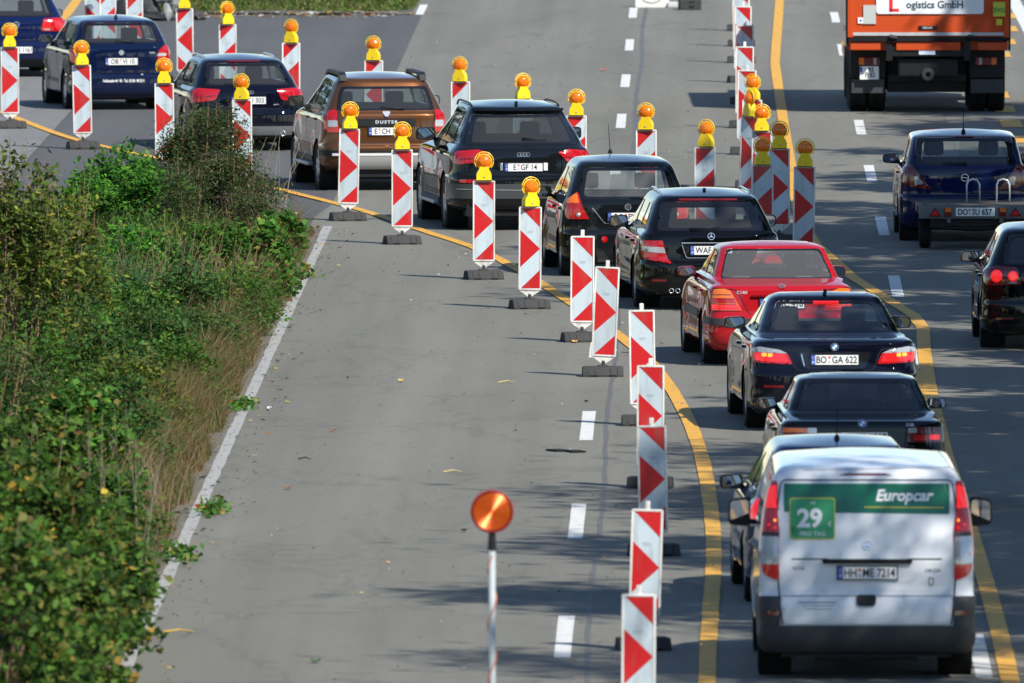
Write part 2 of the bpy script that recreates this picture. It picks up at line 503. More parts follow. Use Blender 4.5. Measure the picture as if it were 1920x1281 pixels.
for px, py in [(4.9, 277.5 + 6.35 * k) for k in range(7)] + [(5.05, 322.3), (5.25, 328.8), (5.45, 335.5), (5.6, 342.5), (5.7, 350.0)]:
    strip('yellow_block', [(px, py - 1.45), (px, py + 1.45)], 0.33, 0.008, MYEL)

# wide rumpled margin of dirt and gravel beside the edge line
DIRT = mat('dry dirt', (0.13, 0.11, 0.085), 0.95, vary=0.5, vscale=14)
strip('dirt_margin', [(-5.27 + 0.07 * math.sin(i * 2.1) + 0.05 * math.sin(i * 0.7), 120 + i * 0.9) for i in range(155)], 0.30, 0.002, DIRT, wob=0.16)
strip('dirt_margin', [(-10.0 + i * 0.24, 351.2 + 0.3 * math.sin(i * 1.9)) for i in range(20)], 1.6, 0.002, DIRT, wob=0.8)

# ------------------------------------------------------------ guide beacons
def board_mat(name, color, rough, coat=0.0, dirt=0.5):
    m, nt, b = nodes_of(name); L = nt.links
    b.inputs['Roughness'].default_value = rough; b.inputs['Coat Weight'].default_value = coat
    tc = nt.nodes.new('ShaderNodeTexCoord'); oi = nt.nodes.new('ShaderNodeObjectInfo')
    ml = nt.nodes.new('ShaderNodeMath'); ml.operation = 'MULTIPLY'; ml.inputs[1].default_value = 57.0; L.new(oi.outputs['Random'], ml.inputs[0])
    def noise(sc, ms, det=5):
        mp = nt.nodes.new('ShaderNodeMapping'); mp.inputs['Scale'].default_value = ms
        n = nt.nodes.new('ShaderNodeTexNoise'); n.noise_dimensions = '4D'; n.inputs['Scale'].default_value = sc; n.inputs['Detail'].default_value = det; n.inputs['Roughness'].default_value = 0.7
        L.new(tc.outputs['Object'], mp.inputs[0]); L.new(mp.outputs[0], n.inputs['Vector']); L.new(ml.outputs[0], n.inputs['W']); return n.outputs['Fac']
    def mapr(v, a, b_, c, d):
        r = nt.nodes.new('ShaderNodeMapRange')
        for i, x in zip(('From Min', 'From Max', 'To Min', 'To Max'), (a, b_, c, d)): r.inputs[i].default_value = x
        L.new(v, r.inputs['Value']); return r.outputs['Result']
    def mx(f, A, B):
        q = nt.nodes.new('ShaderNodeMix'); q.data_type = 'RGBA'; L.new(f, q.inputs['Factor'])
        for k, v in (('A', A), ('B', B)):
            if isinstance(v, tuple): q.inputs[k].default_value = (*v, 1)
            else: L.new(v, q.inputs[k])
        return q.outputs['Result']
    c = mx(oi.outputs['Random'], tuple(x * 0.90 for x in color), tuple(min(1, x * 1.06) for x in color))
    c = mx(mapr(noise(9, (1, 1, 0.22)), 0.50, 0.75, 0.0, dirt), c, (0.16, 0.14, 0.11))
    c = mx(mapr(noise(30, (1, 1, 1.6), 3), 0.64, 0.70, 0.0, dirt * 0.9), c, (0.10, 0.085, 0.07))
    L.new(c, b.inputs['Base Color']); MATS[name] = m; return m

B_WHITE = board_mat('beacon frame white', (0.74, 0.72, 0.66), 0.45, 0.0, 0.75)
B_FILM = board_mat('white reflective sheeting', (0.50, 0.58, 0.62), 0.35, 0.1, 0.5)
B_RED = board_mat('red reflective sheeting', (0.52, 0.009, 0.011), 0.35, 0.1, 0.4)
B_FOOT = mat('recycled rubber foot', (0.034, 0.034, 0.033), 0.8, vary=0.4, vscale=18, bump=0.5)
B_YEL = mat('lamp housing yellow', (0.86, 0.60, 0.010), 0.4, vary=0.10, vscale=14)
B_RING = mat('lamp guard ring', (0.85, 0.55, 0.02), 0.4)
B_INK = mat('grey print', (0.30, 0.34, 0.36), 0.5)

def amber_lens(name):
    m, nt, b = nodes_of(name); L = nt.links
    tc = nt.nodes.new('ShaderNodeTexCoord')
    vo = nt.nodes.new('ShaderNodeTexVoronoi'); vo.inputs['Scale'].default_value = 34
    L.new(tc.outputs['Object'], vo.inputs['Vector'])
    bp = nt.nodes.new('ShaderNodeBump'); bp.inputs['Strength'].default_value = 0.6; bp.inputs['Distance'].default_value = 0.008
    L.new(vo.outputs['Distance'], bp.inputs['Height']); L.new(bp.outputs['Normal'], b.inputs['Normal'])
    b.inputs['Base Color'].default_value = (0.90, 0.27, 0.004, 1)
    b.inputs['Roughness'].default_value = 0.18
    b.inputs['Coat Weight'].default_value = 0.8
    b.inputs['Subsurface Weight'].default_value = 0.4
    b.inputs['Subsurface Radius'].default_value = (0.06, 0.02, 0.004)
    tl = nt.nodes.new('ShaderNodeBsdfTranslucent'); tl.inputs[0].default_value = (1.0, 0.36, 0.01, 1)
    mx = nt.nodes.new('ShaderNodeMixShader'); mx.inputs[0].default_value = 0.35
    L.new(b.outputs[0], mx.inputs[1]); L.new(tl.outputs[0], mx.inputs[2]); L.new(mx.outputs[0], nt.nodes['Material Output'].inputs[0])
    return m
B_AMBER = amber_lens('amber lamp dome')

def panel_outline(g=0.0):
    w = 0.1425 - g; z0 = 0.235 + g; z1 = 1.27 - g
    return w, z0, z1

def beacon_meshes():
    out = {}
    w, z0, z1 = panel_outline()
    # plate with a raised rim and the tapering lower end
    mb = MB()
    outer = round_poly([(-w, z1), (w, z1), (w, z0), (0.028, 0.155), (-0.028, 0.155), (-w, z0)], [0.02, 0.02, 0.01, 0.008, 0.008, 0.01], 3)
    mb.prism(outer, -0.012, 0.016)
    for (a, b, c, d) in ((-w, -w + 0.019, z0, z1), (w - 0.019, w, z0, z1)):
        mb.box(((a + b) / 2, -0.016, (c + d) / 2), (b - a, 0.012, d - c - 0.012), bevel=0.003)
    for z in (z0 + 0.008, z1 - 0.009):
        mb.box((0, -0.016, z), (2 * w - 0.01, 0.012, 0.018), bevel=0.003)
    mb.box((0, -0.016, 0.195), (0.016, 0.006, 0.016))
    mb.box((0, -0.002, 0.215), (0.16, 0.02, 0.004))
    out['panel'] = mb
    fw, f0, f1 = w - 0.0195, z0 + 0.0175, z1 - 0.0185
    fh = f1 - f0
    out['film'] = MB().prism([(-fw, f0), (fw, f0), (fw, f1), (-fw, f1)], -0.0150, -0.011)
    reds = []
    y0, y1 = -0.0172, -0.0151
    g = 0.006
    reds.append(MB().prism([(-fw + 0.012, f1 - g * .3), (fw - 0.004, f1 - g * .3), (fw - 0.004, f1 - 0.232 * fh)][::-1], y0, y1))
    reds.append(MB().prism([(-fw + 0.001, f1 - 0.272 * fh), (fw - 0.006, f1 - 0.498 * fh), (fw - 0.006, f1 - 0.510 * fh), (-fw + 0.001, f1 - 0.735 * fh)][::-1], y0, y1))
    reds.append(MB().prism([(fw - 0.004, f1 - 0.772 * fh), (-fw + 0.012, f0 + 0.003), (fw - 0.004, f0 + 0.003)], y0, y1))
    out['stripe'] = reds
    pr = MB()
    for k, (ww, zz) in enumerate(((0.075, 0), (0.085, -0.012), (0.05, -0.024))):
        pr.box((0.0, -0.0157, f1 - 0.285 * fh + zz), (ww, 0.0012, 0.004))
    out['print'] = pr
    out['stem'] = MB().box((0, 0.002, 0.125), (0.045, 0.03, 0.11), bevel=0.004)
    # rubber foot: bevelled trapezoid with grip recesses
    ft = MB(); L = 0.235
    prof = [(-0.17, 0.0), (-0.17, 0.025), (-0.10, 0.118), (0.10, 0.118), (0.17, 0.025), (0.17, 0.0)]
    V = []; Fc = []
    for x, s in ((-L, 0.94), (-L + 0.03, 1), (L - 0.03, 1), (L, 0.94)):
        V += [(x, a * s, b * s) for a, b in prof]
    for k in range(3):
        for i in range(6):
            Fc.append((k * 6 + i, k * 6 + (i + 1) % 6, (k + 1) * 6 + (i + 1) % 6, (k + 1) * 6 + i))
    Fc += [tuple(range(6)), tuple(range(18, 24))[::-1]]
    ft.add(V, Fc)
    for x in (-0.17, -0.09, 0.09, 0.17):
        ft.box((x, -0.137, 0.072), (0.012, 0.012, 0.085), Matrix.Rotation(rad(-37), 3, 'X'))
    ft.box((0, 0, 0.122), (0.12, 0.10, 0.02), bevel=0.006)
    out['foot'] = ft
    out['slot'] = MB().box((-0.11, -0.171, 0.012), (0.09, 0.006, 0.024))
    out['slot2'] = MB().box((0.11, -0.171, 0.012), (0.09, 0.006, 0.024))
    out['peg'] = MB().box((0, 0, 1.30), (0.045, 0.022, 0.09), bevel=0.008)
    # warning lamp
    h = MB()
    o1 = [(-0.095, 1.285), (0.095, 1.285), (0.098, 1.335), (0.088, 1.375), (0.062, 1.415), (0.058, 1.45), (-0.058, 1.45), (-0.062, 1.415), (-0.088, 1.375), (-0.098, 1.335)]
    h.prism(o1, -0.055, 0.055)
    h.prism([(-0.10, 1.268), (0.10, 1.268), (0.10, 1.287), (-0.10, 1.287)], -0.058, 0.058)
    out['housing'] = h
    out['gasket'] = MB().box((0, 0, 1.272), (0.203, 0.120, 0.010))
    out['bolt'] = MB().lathe([(0, -0.064), (0.009, -0.062), (0.011, -0.055)], (0, 0, 1.315), 'y', 10)
    rg = MB(); c = 1.512
    rg.tube([(0.121 * math.cos(t), -0.004, c + 0.121 * math.sin(t) + 0.006) for t in [rad(-40 + 260 * k / 22) for k in range(23)]], 0.0075, 6)
    rg.tube([(0.098 * math.cos(t), 0.0, c + 0.098 * math.sin(t)) for t in [rad(360 * k / 28) for k in range(28)]], 0.008, 6, closed=True)
    for t in (55, 90, 125):
        a = rad(t); rg.tube([(0.104 * math.cos(a), -0.004, c + 0.104 * math.sin(a)), (0.118 * math.cos(a), -0.004, c + 0.006 + 0.118 * math.sin(a))], 0.005, 5)
    out['guard_ring'] = rg
    out['lens'] = MB().lathe([(0.0, -0.072), (0.03, -0.070), (0.062, -0.058), (0.083, -0.036), (0.093, -0.010), (0.093, 0.010), (0.086, 0.036), (0.062, 0.058), (0.03, 0.070), (0.0, 0.072)], (0, 0, c), 'y', 28)
    return out

def mesh_of(mb, name, m, angle=35):
    o = mb.build(name, m, None, angle=angle)
    me = o.data; bpy.data.objects.remove(o); return me

_bm = beacon_meshes()
BME = {
    'panel': mesh_of(_bm['panel'], 'panel', B_WHITE), 'film': mesh_of(_bm['film'], 'film', B_FILM),
    'stripe': [mesh_of(x, 'stripe', B_RED) for x in _bm['stripe']],
    'print': mesh_of(_bm['print'], 'print', B_INK), 'stem': mesh_of(_bm['stem'], 'stem', GREY_PL),
    'foot': mesh_of(_bm['foot'], 'foot', B_FOOT), 'slot': mesh_of(_bm['slot'], 'slot', DARK), 'slot2': mesh_of(_bm['slot2'], 'slot', DARK),
    'peg': mesh_of(_bm['peg'], 'peg', B_WHITE), 'housing': mesh_of(_bm['housing'], 'housing', B_YEL),
    'gasket': mesh_of(_bm['gasket'], 'gasket', BLACK), 'bolt': mesh_of(_bm['bolt'], 'bolt', STEEL),
    'guard_ring': mesh_of(_bm['guard_ring'], 'guard_ring', B_RING), 'lens': mesh_of(_bm['lens'], 'lens', B_AMBER, 60),
}

def inst(name, me, parent):
    o = bpy.data.objects.new(name, me); COL.objects.link(o); o.parent = parent; return o

_lr = random.Random(3)
def beacon(xy, right, lamp, lean, turn, label, foot_turn=14, peg=True):
    """one guide beacon; lean in degrees to the right, turn in degrees about the vertical"""
    t = empty('guide_beacon', (xy[0], xy[1], 0), rad(foot_turn), label, 'guide beacon', 'red and white guide beacons')
    ft = inst('foot', BME['foot'], t); inst('slot', BME['slot'], ft); inst('slot', BME['slot2'], ft)
    rot = (rad(_lr.uniform(-1.6, 1.2)), rad(lean + _lr.uniform(-0.35, 0.35)), rad(turn + _lr.uniform(-3.5, 3.5) - foot_turn))
    pn = inst('panel', BME['panel'], t); pn.rotation_euler = rot
    inst('stem', BME['stem'], pn)
    s = 1 if right else -1
    fl = inst('film', BME['film'], pn)
    for me in BME['stripe']:
        o = inst('stripe', me, pn); o.scale = (s, 1, 1)
    inst('print', BME['print'], pn)
    if lamp:
        h = inst('warning_lamp', BME['housing'], t); h.rotation_euler = (rot[0], rot[1], rot[2] + rad(_lr.uniform(-28, 28)))
        for q in ('gasket', 'bolt', 'guard_ring', 'lens'): inst(q, BME[q], h)
    elif peg:
        inst('peg', BME['peg'], pn)
    return t

BEACONS = [
    # left row, arrows to the right
    ((-10.718, 294.59), 1, 1, -0.3, 0, 'guide beacon with lamp at the far left edge, in front of the blue hatchback'),
    ((-9.315, 286.44), 1, 1, -0.8, 0, 'lamp beacon before the left rear wheel of the dark blue hatchback with white writing'),
    ((-7.856, 278.54), 1, 1, -0.2, 0, 'lamp beacon rising from the bright green bush, left of the black estate'),
    ((-6.552, 271.99), 1, 1, -0.4, 0, 'lamp beacon half hidden by twigs in front of the black estate rear plate'),
    ((-4.834, 260.82), 1, 1, 1.0, 0, 'lamp beacon at the tip of the white edge line, before the brown off-roader rear'),
    ((-3.968, 253.42), 1, 1, 0.3, 0, 'lamp beacon between the brown off-roader and the large dark off-roader'),
    ((-2.758, 243.08), 1, 1, 0.5, 0, 'lamp beacon in front of the large dark off-roader, its number plate just to the right'),
    ((-2.097, 235.09), 1, 1, 0.2, 0, 'lamp beacon nearest the camera, left of the small black hatchback'),
    ((-1.395, 226.68), 1, 0, 0.3, 0, 'upright lampless beacon before the rear wheel of the small black hatchback'),
    ((-1.104, 218.49), 1, 0, 2.9, 0, 'lampless beacon leaning clearly to the right, a whole foot showing on the tar joint'),
    ((-0.605, 207.85), 1, 0, -0.9, 0, 'lampless beacon left of the red saloon, its lower right covered by the next one'),
    ((-0.497, 195.73), 1, 0, 0.0, 0, 'lampless beacon beside the bend of the yellow line, third from the bottom but two'),
    ((-0.431, 184.07), 1, 0, -1.3, 0, 'lampless beacon with its foot showing to the right, next to the streaky tree shadow'),
    ((-0.494, 169.95), 1, 0, 1.4, 0, 'second lampless beacon from the bottom edge, overlapping the one behind it'),
    ((-0.502, 157.65), 1, 0, 0.5, 0, 'nearest lampless beacon, cut off by the bottom edge of the picture'),
    # far row of the crossover, arrows to the left
    ((-10.378, 324.51), 1, 1, 0.0, -14, 'narrow looking beacon behind the roof of the blue hatchback, leftmost of three'),
    ((-10.105, 323.98), 0, 1, 0.0, 0, 'beacon behind the roof aerial of the dark blue hatchback, middle one of three'),
    ((-9.570, 321.34), 0, 1, 0.0, 0, 'beacon right of the roof aerial of the dark blue hatchback, beside the grey rubble'),
    ((-8.508, 313.91), 0, 1, -1.0, 0, 'lamp beacon standing right of the dark blue hatchback before the grass'),
    ((-7.594, 305.62), 0, 1, -0.5, 0, 'lamp beacon directly behind the roof of the black estate'),
    ((-6.384, 296.63), 0, 1, -0.4, 0, 'lamp beacon to the right of the black estate roof rail'),
    ((-4.950, 288.59), 0, 1, -0.3, 0, 'lamp beacon behind the roof of the brown off-roader'),
    ((-3.508, 279.37), 0, 1, 0.0, 0, 'lamp beacon in the gap between brown and large dark off-roaders'),
    ((-2.528, 272.22), 0, 1, 0.0, 0, 'lamp beacon behind the roof of the large dark off-roader'),
    ((-1.711, 265.79), 0, 1, -0.3, 0, 'lamp beacon right of the large dark off-roader roof'),
    ((-0.715, 260.51), 0, 1, 0.0, 0, 'lamp beacon behind the roof of the small black hatchback'),
    ((0.091, 254.28), 0, 1, 0.0, 0, 'lamp beacon behind the roof of the black estate with star badge'),
    ((0.838, 248.19), 0, 1, 0.2, 0, 'shaded left-arrow lamp beacon by the right mirror of the black estate'),
    # cluster and long row on the right of the closed lane
    ((1.085, 253.80), 1, 1, 0.2, 0, 'shaded lamp beacon partly behind the left-arrow one, yellow line at its right'),
    ((1.374, 247.72), 1, 1, 1.0, 0, 'rightmost lamp beacon, alone in the shade on the yellow line'),
    ((0.862, 260.01), 1, 1, 0.6, -20, 'shaded lamp beacon third from the front of the bunched right row'),
    ((0.679, 265.63), 1, 1, 2.4, -38, 'shaded beacon turned sideways with its lamp against the sunlit lamp behind'),
    ((0.771, 271.88), 1, 1, 0.3, -8, 'beacon with the only sunlit lamp of the bunched right row'),
    ((0.718, 284.26), 1, 0, 0.6, -10, 'lampless beacon just behind the lamp beacons of the right row'),
    ((0.720, 294.92), 1, 0, 0.0, 0, 'lampless beacon whose peg stands below the dark shaded panel'),
    ((0.745, 305.22), 1, 0, 0.0, 0, 'lampless beacon with lower half darkened by the truck shadow'),
    ((0.733, 315.00), 1, 0, 0.2, 0, 'lampless beacon of the far right row, whole face in the sun'),
    ((0.737, 324.62), 1, 0, -0.6, -6, 'lampless beacon near the top edge in the row beside the yellow line'),
    ((0.756, 333.14), 1, 0, 0.3, 0, 'lampless beacon at the top edge, second of the far right row from behind'),
    ((0.755, 341.53), 1, 0, 0.0, 0, 'farthest lampless beacon of which only the lower end shows at the top edge'),
]
for xy, r_, lamp, lean, turn, label in BEACONS:
    beacon(xy, r_, lamp, lean, turn, label, foot_turn=(14 if xy[0] < 0.2 and lamp and r_ else _lr.choice((10, 3, -4, 12))))

# round amber lamp on a white pole with a cable wound round it
pole = empty('lamp_post', (-1.62, 148.6, 0), 0, 'round amber signal lamp with red rim on a thin white pole wound with orange cable', 'signal lamp')
POLE_W = mat('white painted pole', (0.36, 0.40, 0.41), 0.5, vary=0.15)
pz = 2.24
MB().tube([(0, 0, 0), (0, 0, pz - 0.03)], 0.027, 12).build('pole', POLE_W, pole, smooth=True)
MB().box((0, 0, 0.06), (0.5, 0.5, 0.12), bevel=0.02).build('foot', B_FOOT, pole)
MB().tube([(0, 0, pz - 0.06), (0.0, 0, pz + 0.10)], [0.035, 0.026], 10).build('bracket', BLACK, pole)
cb = []
for i in range(190):
    t = i / 189; a = t * 2 * math.pi * 4.7 + 0.4
    cb.append((0.032 * math.cos(a), 0.032 * math.sin(a), 0.05 + t * (pz - 0.15)))
MB().tube(cb, 0.006, 5).build('cable', mat('orange cable', (0.55, 0.16, 0.07), 0.5), pole, smooth=True)
lc = pz + 0.245
lh = MB().lathe([(0, 0.07), (0.12, 0.065), (0.165, 0.03), (0.170, -0.03), (0.158, -0.045), (0.150, -0.03)], (0, 0, lc), 'y', 40).build('lamp_housing', mat('red lamp rim', (0.25, 0.010, 0.014), 0.45), pole, smooth=True)
def fluted(name):
    m, nt, b = nodes_of(name); b.inputs['Base Color'].default_value = (0.55, 0.085, 0.002, 1)
    b.inputs['Roughness'].default_value = 0.33; b.inputs['Metallic'].default_value = 0.45
    b.inputs['Coat Weight'].default_value = 0.2
    return m
gp = []
for k in range(26):
    rr = 0.146 * (1 - k / 26); base = -0.040 - 0.0 * (k / 26); gp += [(rr, base), (rr - 0.0028, base - 0.0017)]
ln = MB().lathe(gp + [(0.0, -0.041)], (0, 0, 0), 'y', 48).build('lens', fluted('fluted amber lens'), lh)
ln.data.polygons.foreach_set('use_smooth', [False] * len(ln.data.polygons))
ln.location = (0, 0, lc)

# ------------------------------------------------------------ vehicles: a body surface that parts are fitted to
def pchip(x, y, q):
    x = np.asarray(x, float); y = np.asarray(y, float)
    h = np.diff(x); d = np.diff(y) / h; m = np.zeros(len(x)); m[0] = d[0]; m[-1] = d[-1]
    for i in range(1, len(x) - 1):
        if d[i - 1] * d[i] > 0:
            w1 = 2 * h[i] + h[i - 1]; w2 = h[i] + 2 * h[i - 1]; m[i] = (w1 + w2) / (w1 / d[i - 1] + w2 / d[i])
    k = np.clip(np.searchsorted(x, q) - 1, 0, len(x) - 2)
    t = (q - x[k]) / h[k]; t2 = t * t; t3 = t2 * t
    return (2 * t3 - 3 * t2 + 1) * y[k] + (t3 - 2 * t2 + t) * h[k] * m[k] + (-2 * t3 + 3 * t2) * y[k + 1] + (t3 - t2) * h[k] * m[k + 1]

class Shell:
    def __init__(s, rows, nr=5.0, nf=3.2, wheels=(), arch=0.36, roof_arc=0.03):
        A = np.array(rows, float)
        v = np.concatenate([[0], np.cumsum(np.sqrt(np.diff(A[:, 0]) ** 2 + np.diff(A[:, 1]) ** 2 + np.diff(A[:, 2]) ** 2))])
        s.V = v[-1]; s.tv = np.linspace(0, s.V, 500)
        s.T = np.stack([pchip(v, A[:, i], s.tv) for i in range(6)], 1)
        s.W = A[:, 1].max(); s.nr = nr; s.nf = nf; s.wheels = wheels; s.arch = arch
        s.zlo = A[0, 0]; s.zhi = A[-1, 0]; s.roof_arc = roof_arc; s.zb = 0.9 if len(A) < 1 else A[-4, 0]
        L0 = float(np.mean(A[:, 4]))
        def quad(n, L):
            th = np.linspace(0, math.pi / 2, 2000)
            fx = np.sin(th) ** (2 / n); fy = np.cos(th) ** (2 / n); fx[0] = 0; fy[-1] = 0
            a = np.concatenate([[0], np.cumsum(np.hypot(np.diff(fx * s.W), np.diff(fy * L)))])
            return fx, fy, a / a[-1], a[-1]
        s.fx, s.fy, s.t, s.Uc = quad(nr, L0)
        s.gx, s.gy, s.gt, s.Uf = quad(nf, 0.9)
        s.S = max(1.5, float(np.mean(A[:, 3] - A[:, 2])) - 1.3)
        s.U = s.Uc + s.S + s.Uf
    def row(s, v):
        v = np.clip(v, 0, s.V)
        return [np.interp(v, s.tv, s.T[:, i]) for i in range(6)]
    def vz(s, z): return float(np.interp(z, s.T[:, 0], s.tv))
    def P(s, U, v, off=0.0):
        U = np.asarray(U, float); v = np.asarray(v, float)
        p = s._P(U, v)
        if np.ndim(off) == 0 and off == 0: return p
        return p + s.N(U, v) * (off if np.ndim(off) == 0 else np.asarray(off)[:, None])
    def _P(s, U, v):
        sg = np.where(U < 0, -1.0, 1.0); u = np.abs(U)
        u = np.where(u > s.U, 2 * s.U - u, u)
        z, hw, yr, yf, Lr, Lf = s.row(v)
        t = np.clip(u / s.Uc, 0, 1); k = np.clip((u - s.Uc) / s.S, 0, 1); w = np.clip((s.U - u) / s.Uf, 0, 1)
        yc = yr + Lr; yfc = yf - Lf
        x = np.where(u < s.Uc, hw * np.interp(t, s.t, s.fx), np.where(u < s.Uc + s.S, hw, hw * np.interp(w, s.gt, s.gx)))
        y = np.where(u < s.Uc, yr + Lr * (1 - np.interp(t, s.t, s.fy)), np.where(u < s.Uc + s.S, yc + (yfc - yc) * k, yf - Lf * (1 - np.interp(w, s.gt, s.gy))))
        fl = 0
        for wy in s.wheels:
            fl = fl + 0.022 * np.exp(-((y - wy) / 0.46) ** 4) * np.exp(-(np.maximum(z - 0.5, 0) / 0.22) ** 2)
        sq = -0.018 * np.exp(-((z - 0.50) / 0.12) ** 2) * (1 - np.minimum(1, sum(np.exp(-((y - wy) / 0.55) ** 4) for wy in s.wheels) if len(s.wheels) else 0))
        x = x + (fl + sq) * np.clip((x / np.maximum(hw, 0.01)), 0, 1) ** 6
        top = np.clip((z - s.zhi + 0.45) / 0.45, 0, 1) ** 2
        z = z + top * s.roof_arc * (1 - ((y - 1.1) / 1.5) ** 2) - 0.0
        return np.stack([x * sg, y, z], -1)
    def N(s, U, v):
        e = 0.003
        sg = np.where(U < 0, -1.0, 1.0); a = np.abs(U)
        a = np.clip(a, e, s.U - e); vv = np.clip(v, e, s.V - e)
        du = s._P(a + e, vv) - s._P(a - e, vv); dv = s._P(a, vv + e) - s._P(a, vv - e)
        n = np.cross(du, dv); n /= np.maximum(np.linalg.norm(n, axis=-1, keepdims=True), 1e-9)
        near = np.abs(U) < e * 1.5
        n[..., 0] = np.where(near, 0, n[..., 0]) * sg
        return n
    def r(s, x, z):
        v = s.vz(z); hw = s.row(v)[1]
        t = float(np.interp(min(abs(x) / hw, 1.0), s.fx, s.t))
        return (math.copysign(t * s.Uc, x) if x else 0.0, v)
    def sd(s, y, z, sign=1):
        v = s.vz(z); _, hw, yr, yf, Lr, Lf = s.row(v); yc = yr + Lr; yfc = yf - Lf
        if y < yc:
            q = 1 - (y - yr) / Lr
            t = float(np.interp(-max(0, min(1, q)), -s.fy, s.t)); return (sign * t * s.Uc, v)
        if y > yfc:
            q = 1 - (yf - y) / Lf
            t = float(np.interp(-max(0, min(1, q)), -s.gy, s.gt)); return (sign * (s.U - t * s.Uf), v)
        return (sign * (s.Uc + s.S * (y - yc) / (yfc - yc)), v)

def inside(pts, poly):
    x, y = pts[:, 0], pts[:, 1]; c = np.zeros(len(pts), bool); n = len(poly); j = n - 1
    for i in range(n):
        xi, yi = poly[i]; xj, yj = poly[j]
        if yi != yj:
            c ^= ((yi > y) != (yj > y)) & (x < (xj - xi) * (y - yi) / (yj - yi) + xi)
        j = i
    return c

def subdiv(poly, step):
    out = []
    for i in range(len(poly)):
        a = poly[i]; b = poly[(i + 1) % len(poly)]
        n = max(1, int(math.hypot(b[0] - a[0], b[1] - a[1]) / step + 0.5))
        out += [(a[0] + (b[0] - a[0]) * k / n, a[1] + (b[1] - a[1]) * k / n) for k in range(n)]
    return out

def tri_region(outer, holes, step, step_v=None):
    step_v = step_v or step
    loops = [subdiv(outer, step)] + [subdiv(h, step) for h in holes]
    co = []; ed = []
    for lp in loops:
        k = len(co); co += lp; ed += [(k + i, k + (i + 1) % len(lp)) for i in range(len(lp))]
    B = np.array(co); mn = B.min(0); mx = B.max(0)
    gx = np.arange(mn[0] + step / 2, mx[0], step); gy = np.arange(mn[1] + step_v / 2, mx[1], step_v)
    if len(gx) and len(gy):
        G = np.stack(np.meshgrid(gx, gy), -1).reshape(-1, 2)
        G = G[inside(G, loops[0])]
        for h in loops[1:]: G = G[~inside(G, h)]
        if len(G):
            keep = np.ones(len(G), bool)
            for i in range(0, len(G), 2000):
                d = np.hypot(G[i:i + 2000, None, 0] - B[None, :, 0], G[i:i + 2000, None, 1] - B[None, :, 1]).min(1)
                keep[i:i + 2000] = d > 0.35 * min(step, step_v)
            G = G[keep]; co = co + [tuple(g) for g in G]
    r = delaunay_2d_cdt([Vector(c) for c in co], ed, [], 0, 1e-6)
    V = np.array([tuple(p) for p in r[0]]); F = np.array([tuple(f) for f in r[2] if len(f) == 3])
    C = V[F].mean(1)
    ok = inside(C, loops[0])
    for h in loops[1:]: ok &= ~inside(C, h)
    F = F[ok]
    a = V[F[:, 1]] - V[F[:, 0]]; b = V[F[:, 2]] - V[F[:, 0]]
    flip = (a[:, 0] * b[:, 1] - a[:, 1] * b[:, 0]) < 0
    F[flip] = F[flip][:, ::-1]
    return V, F, loops

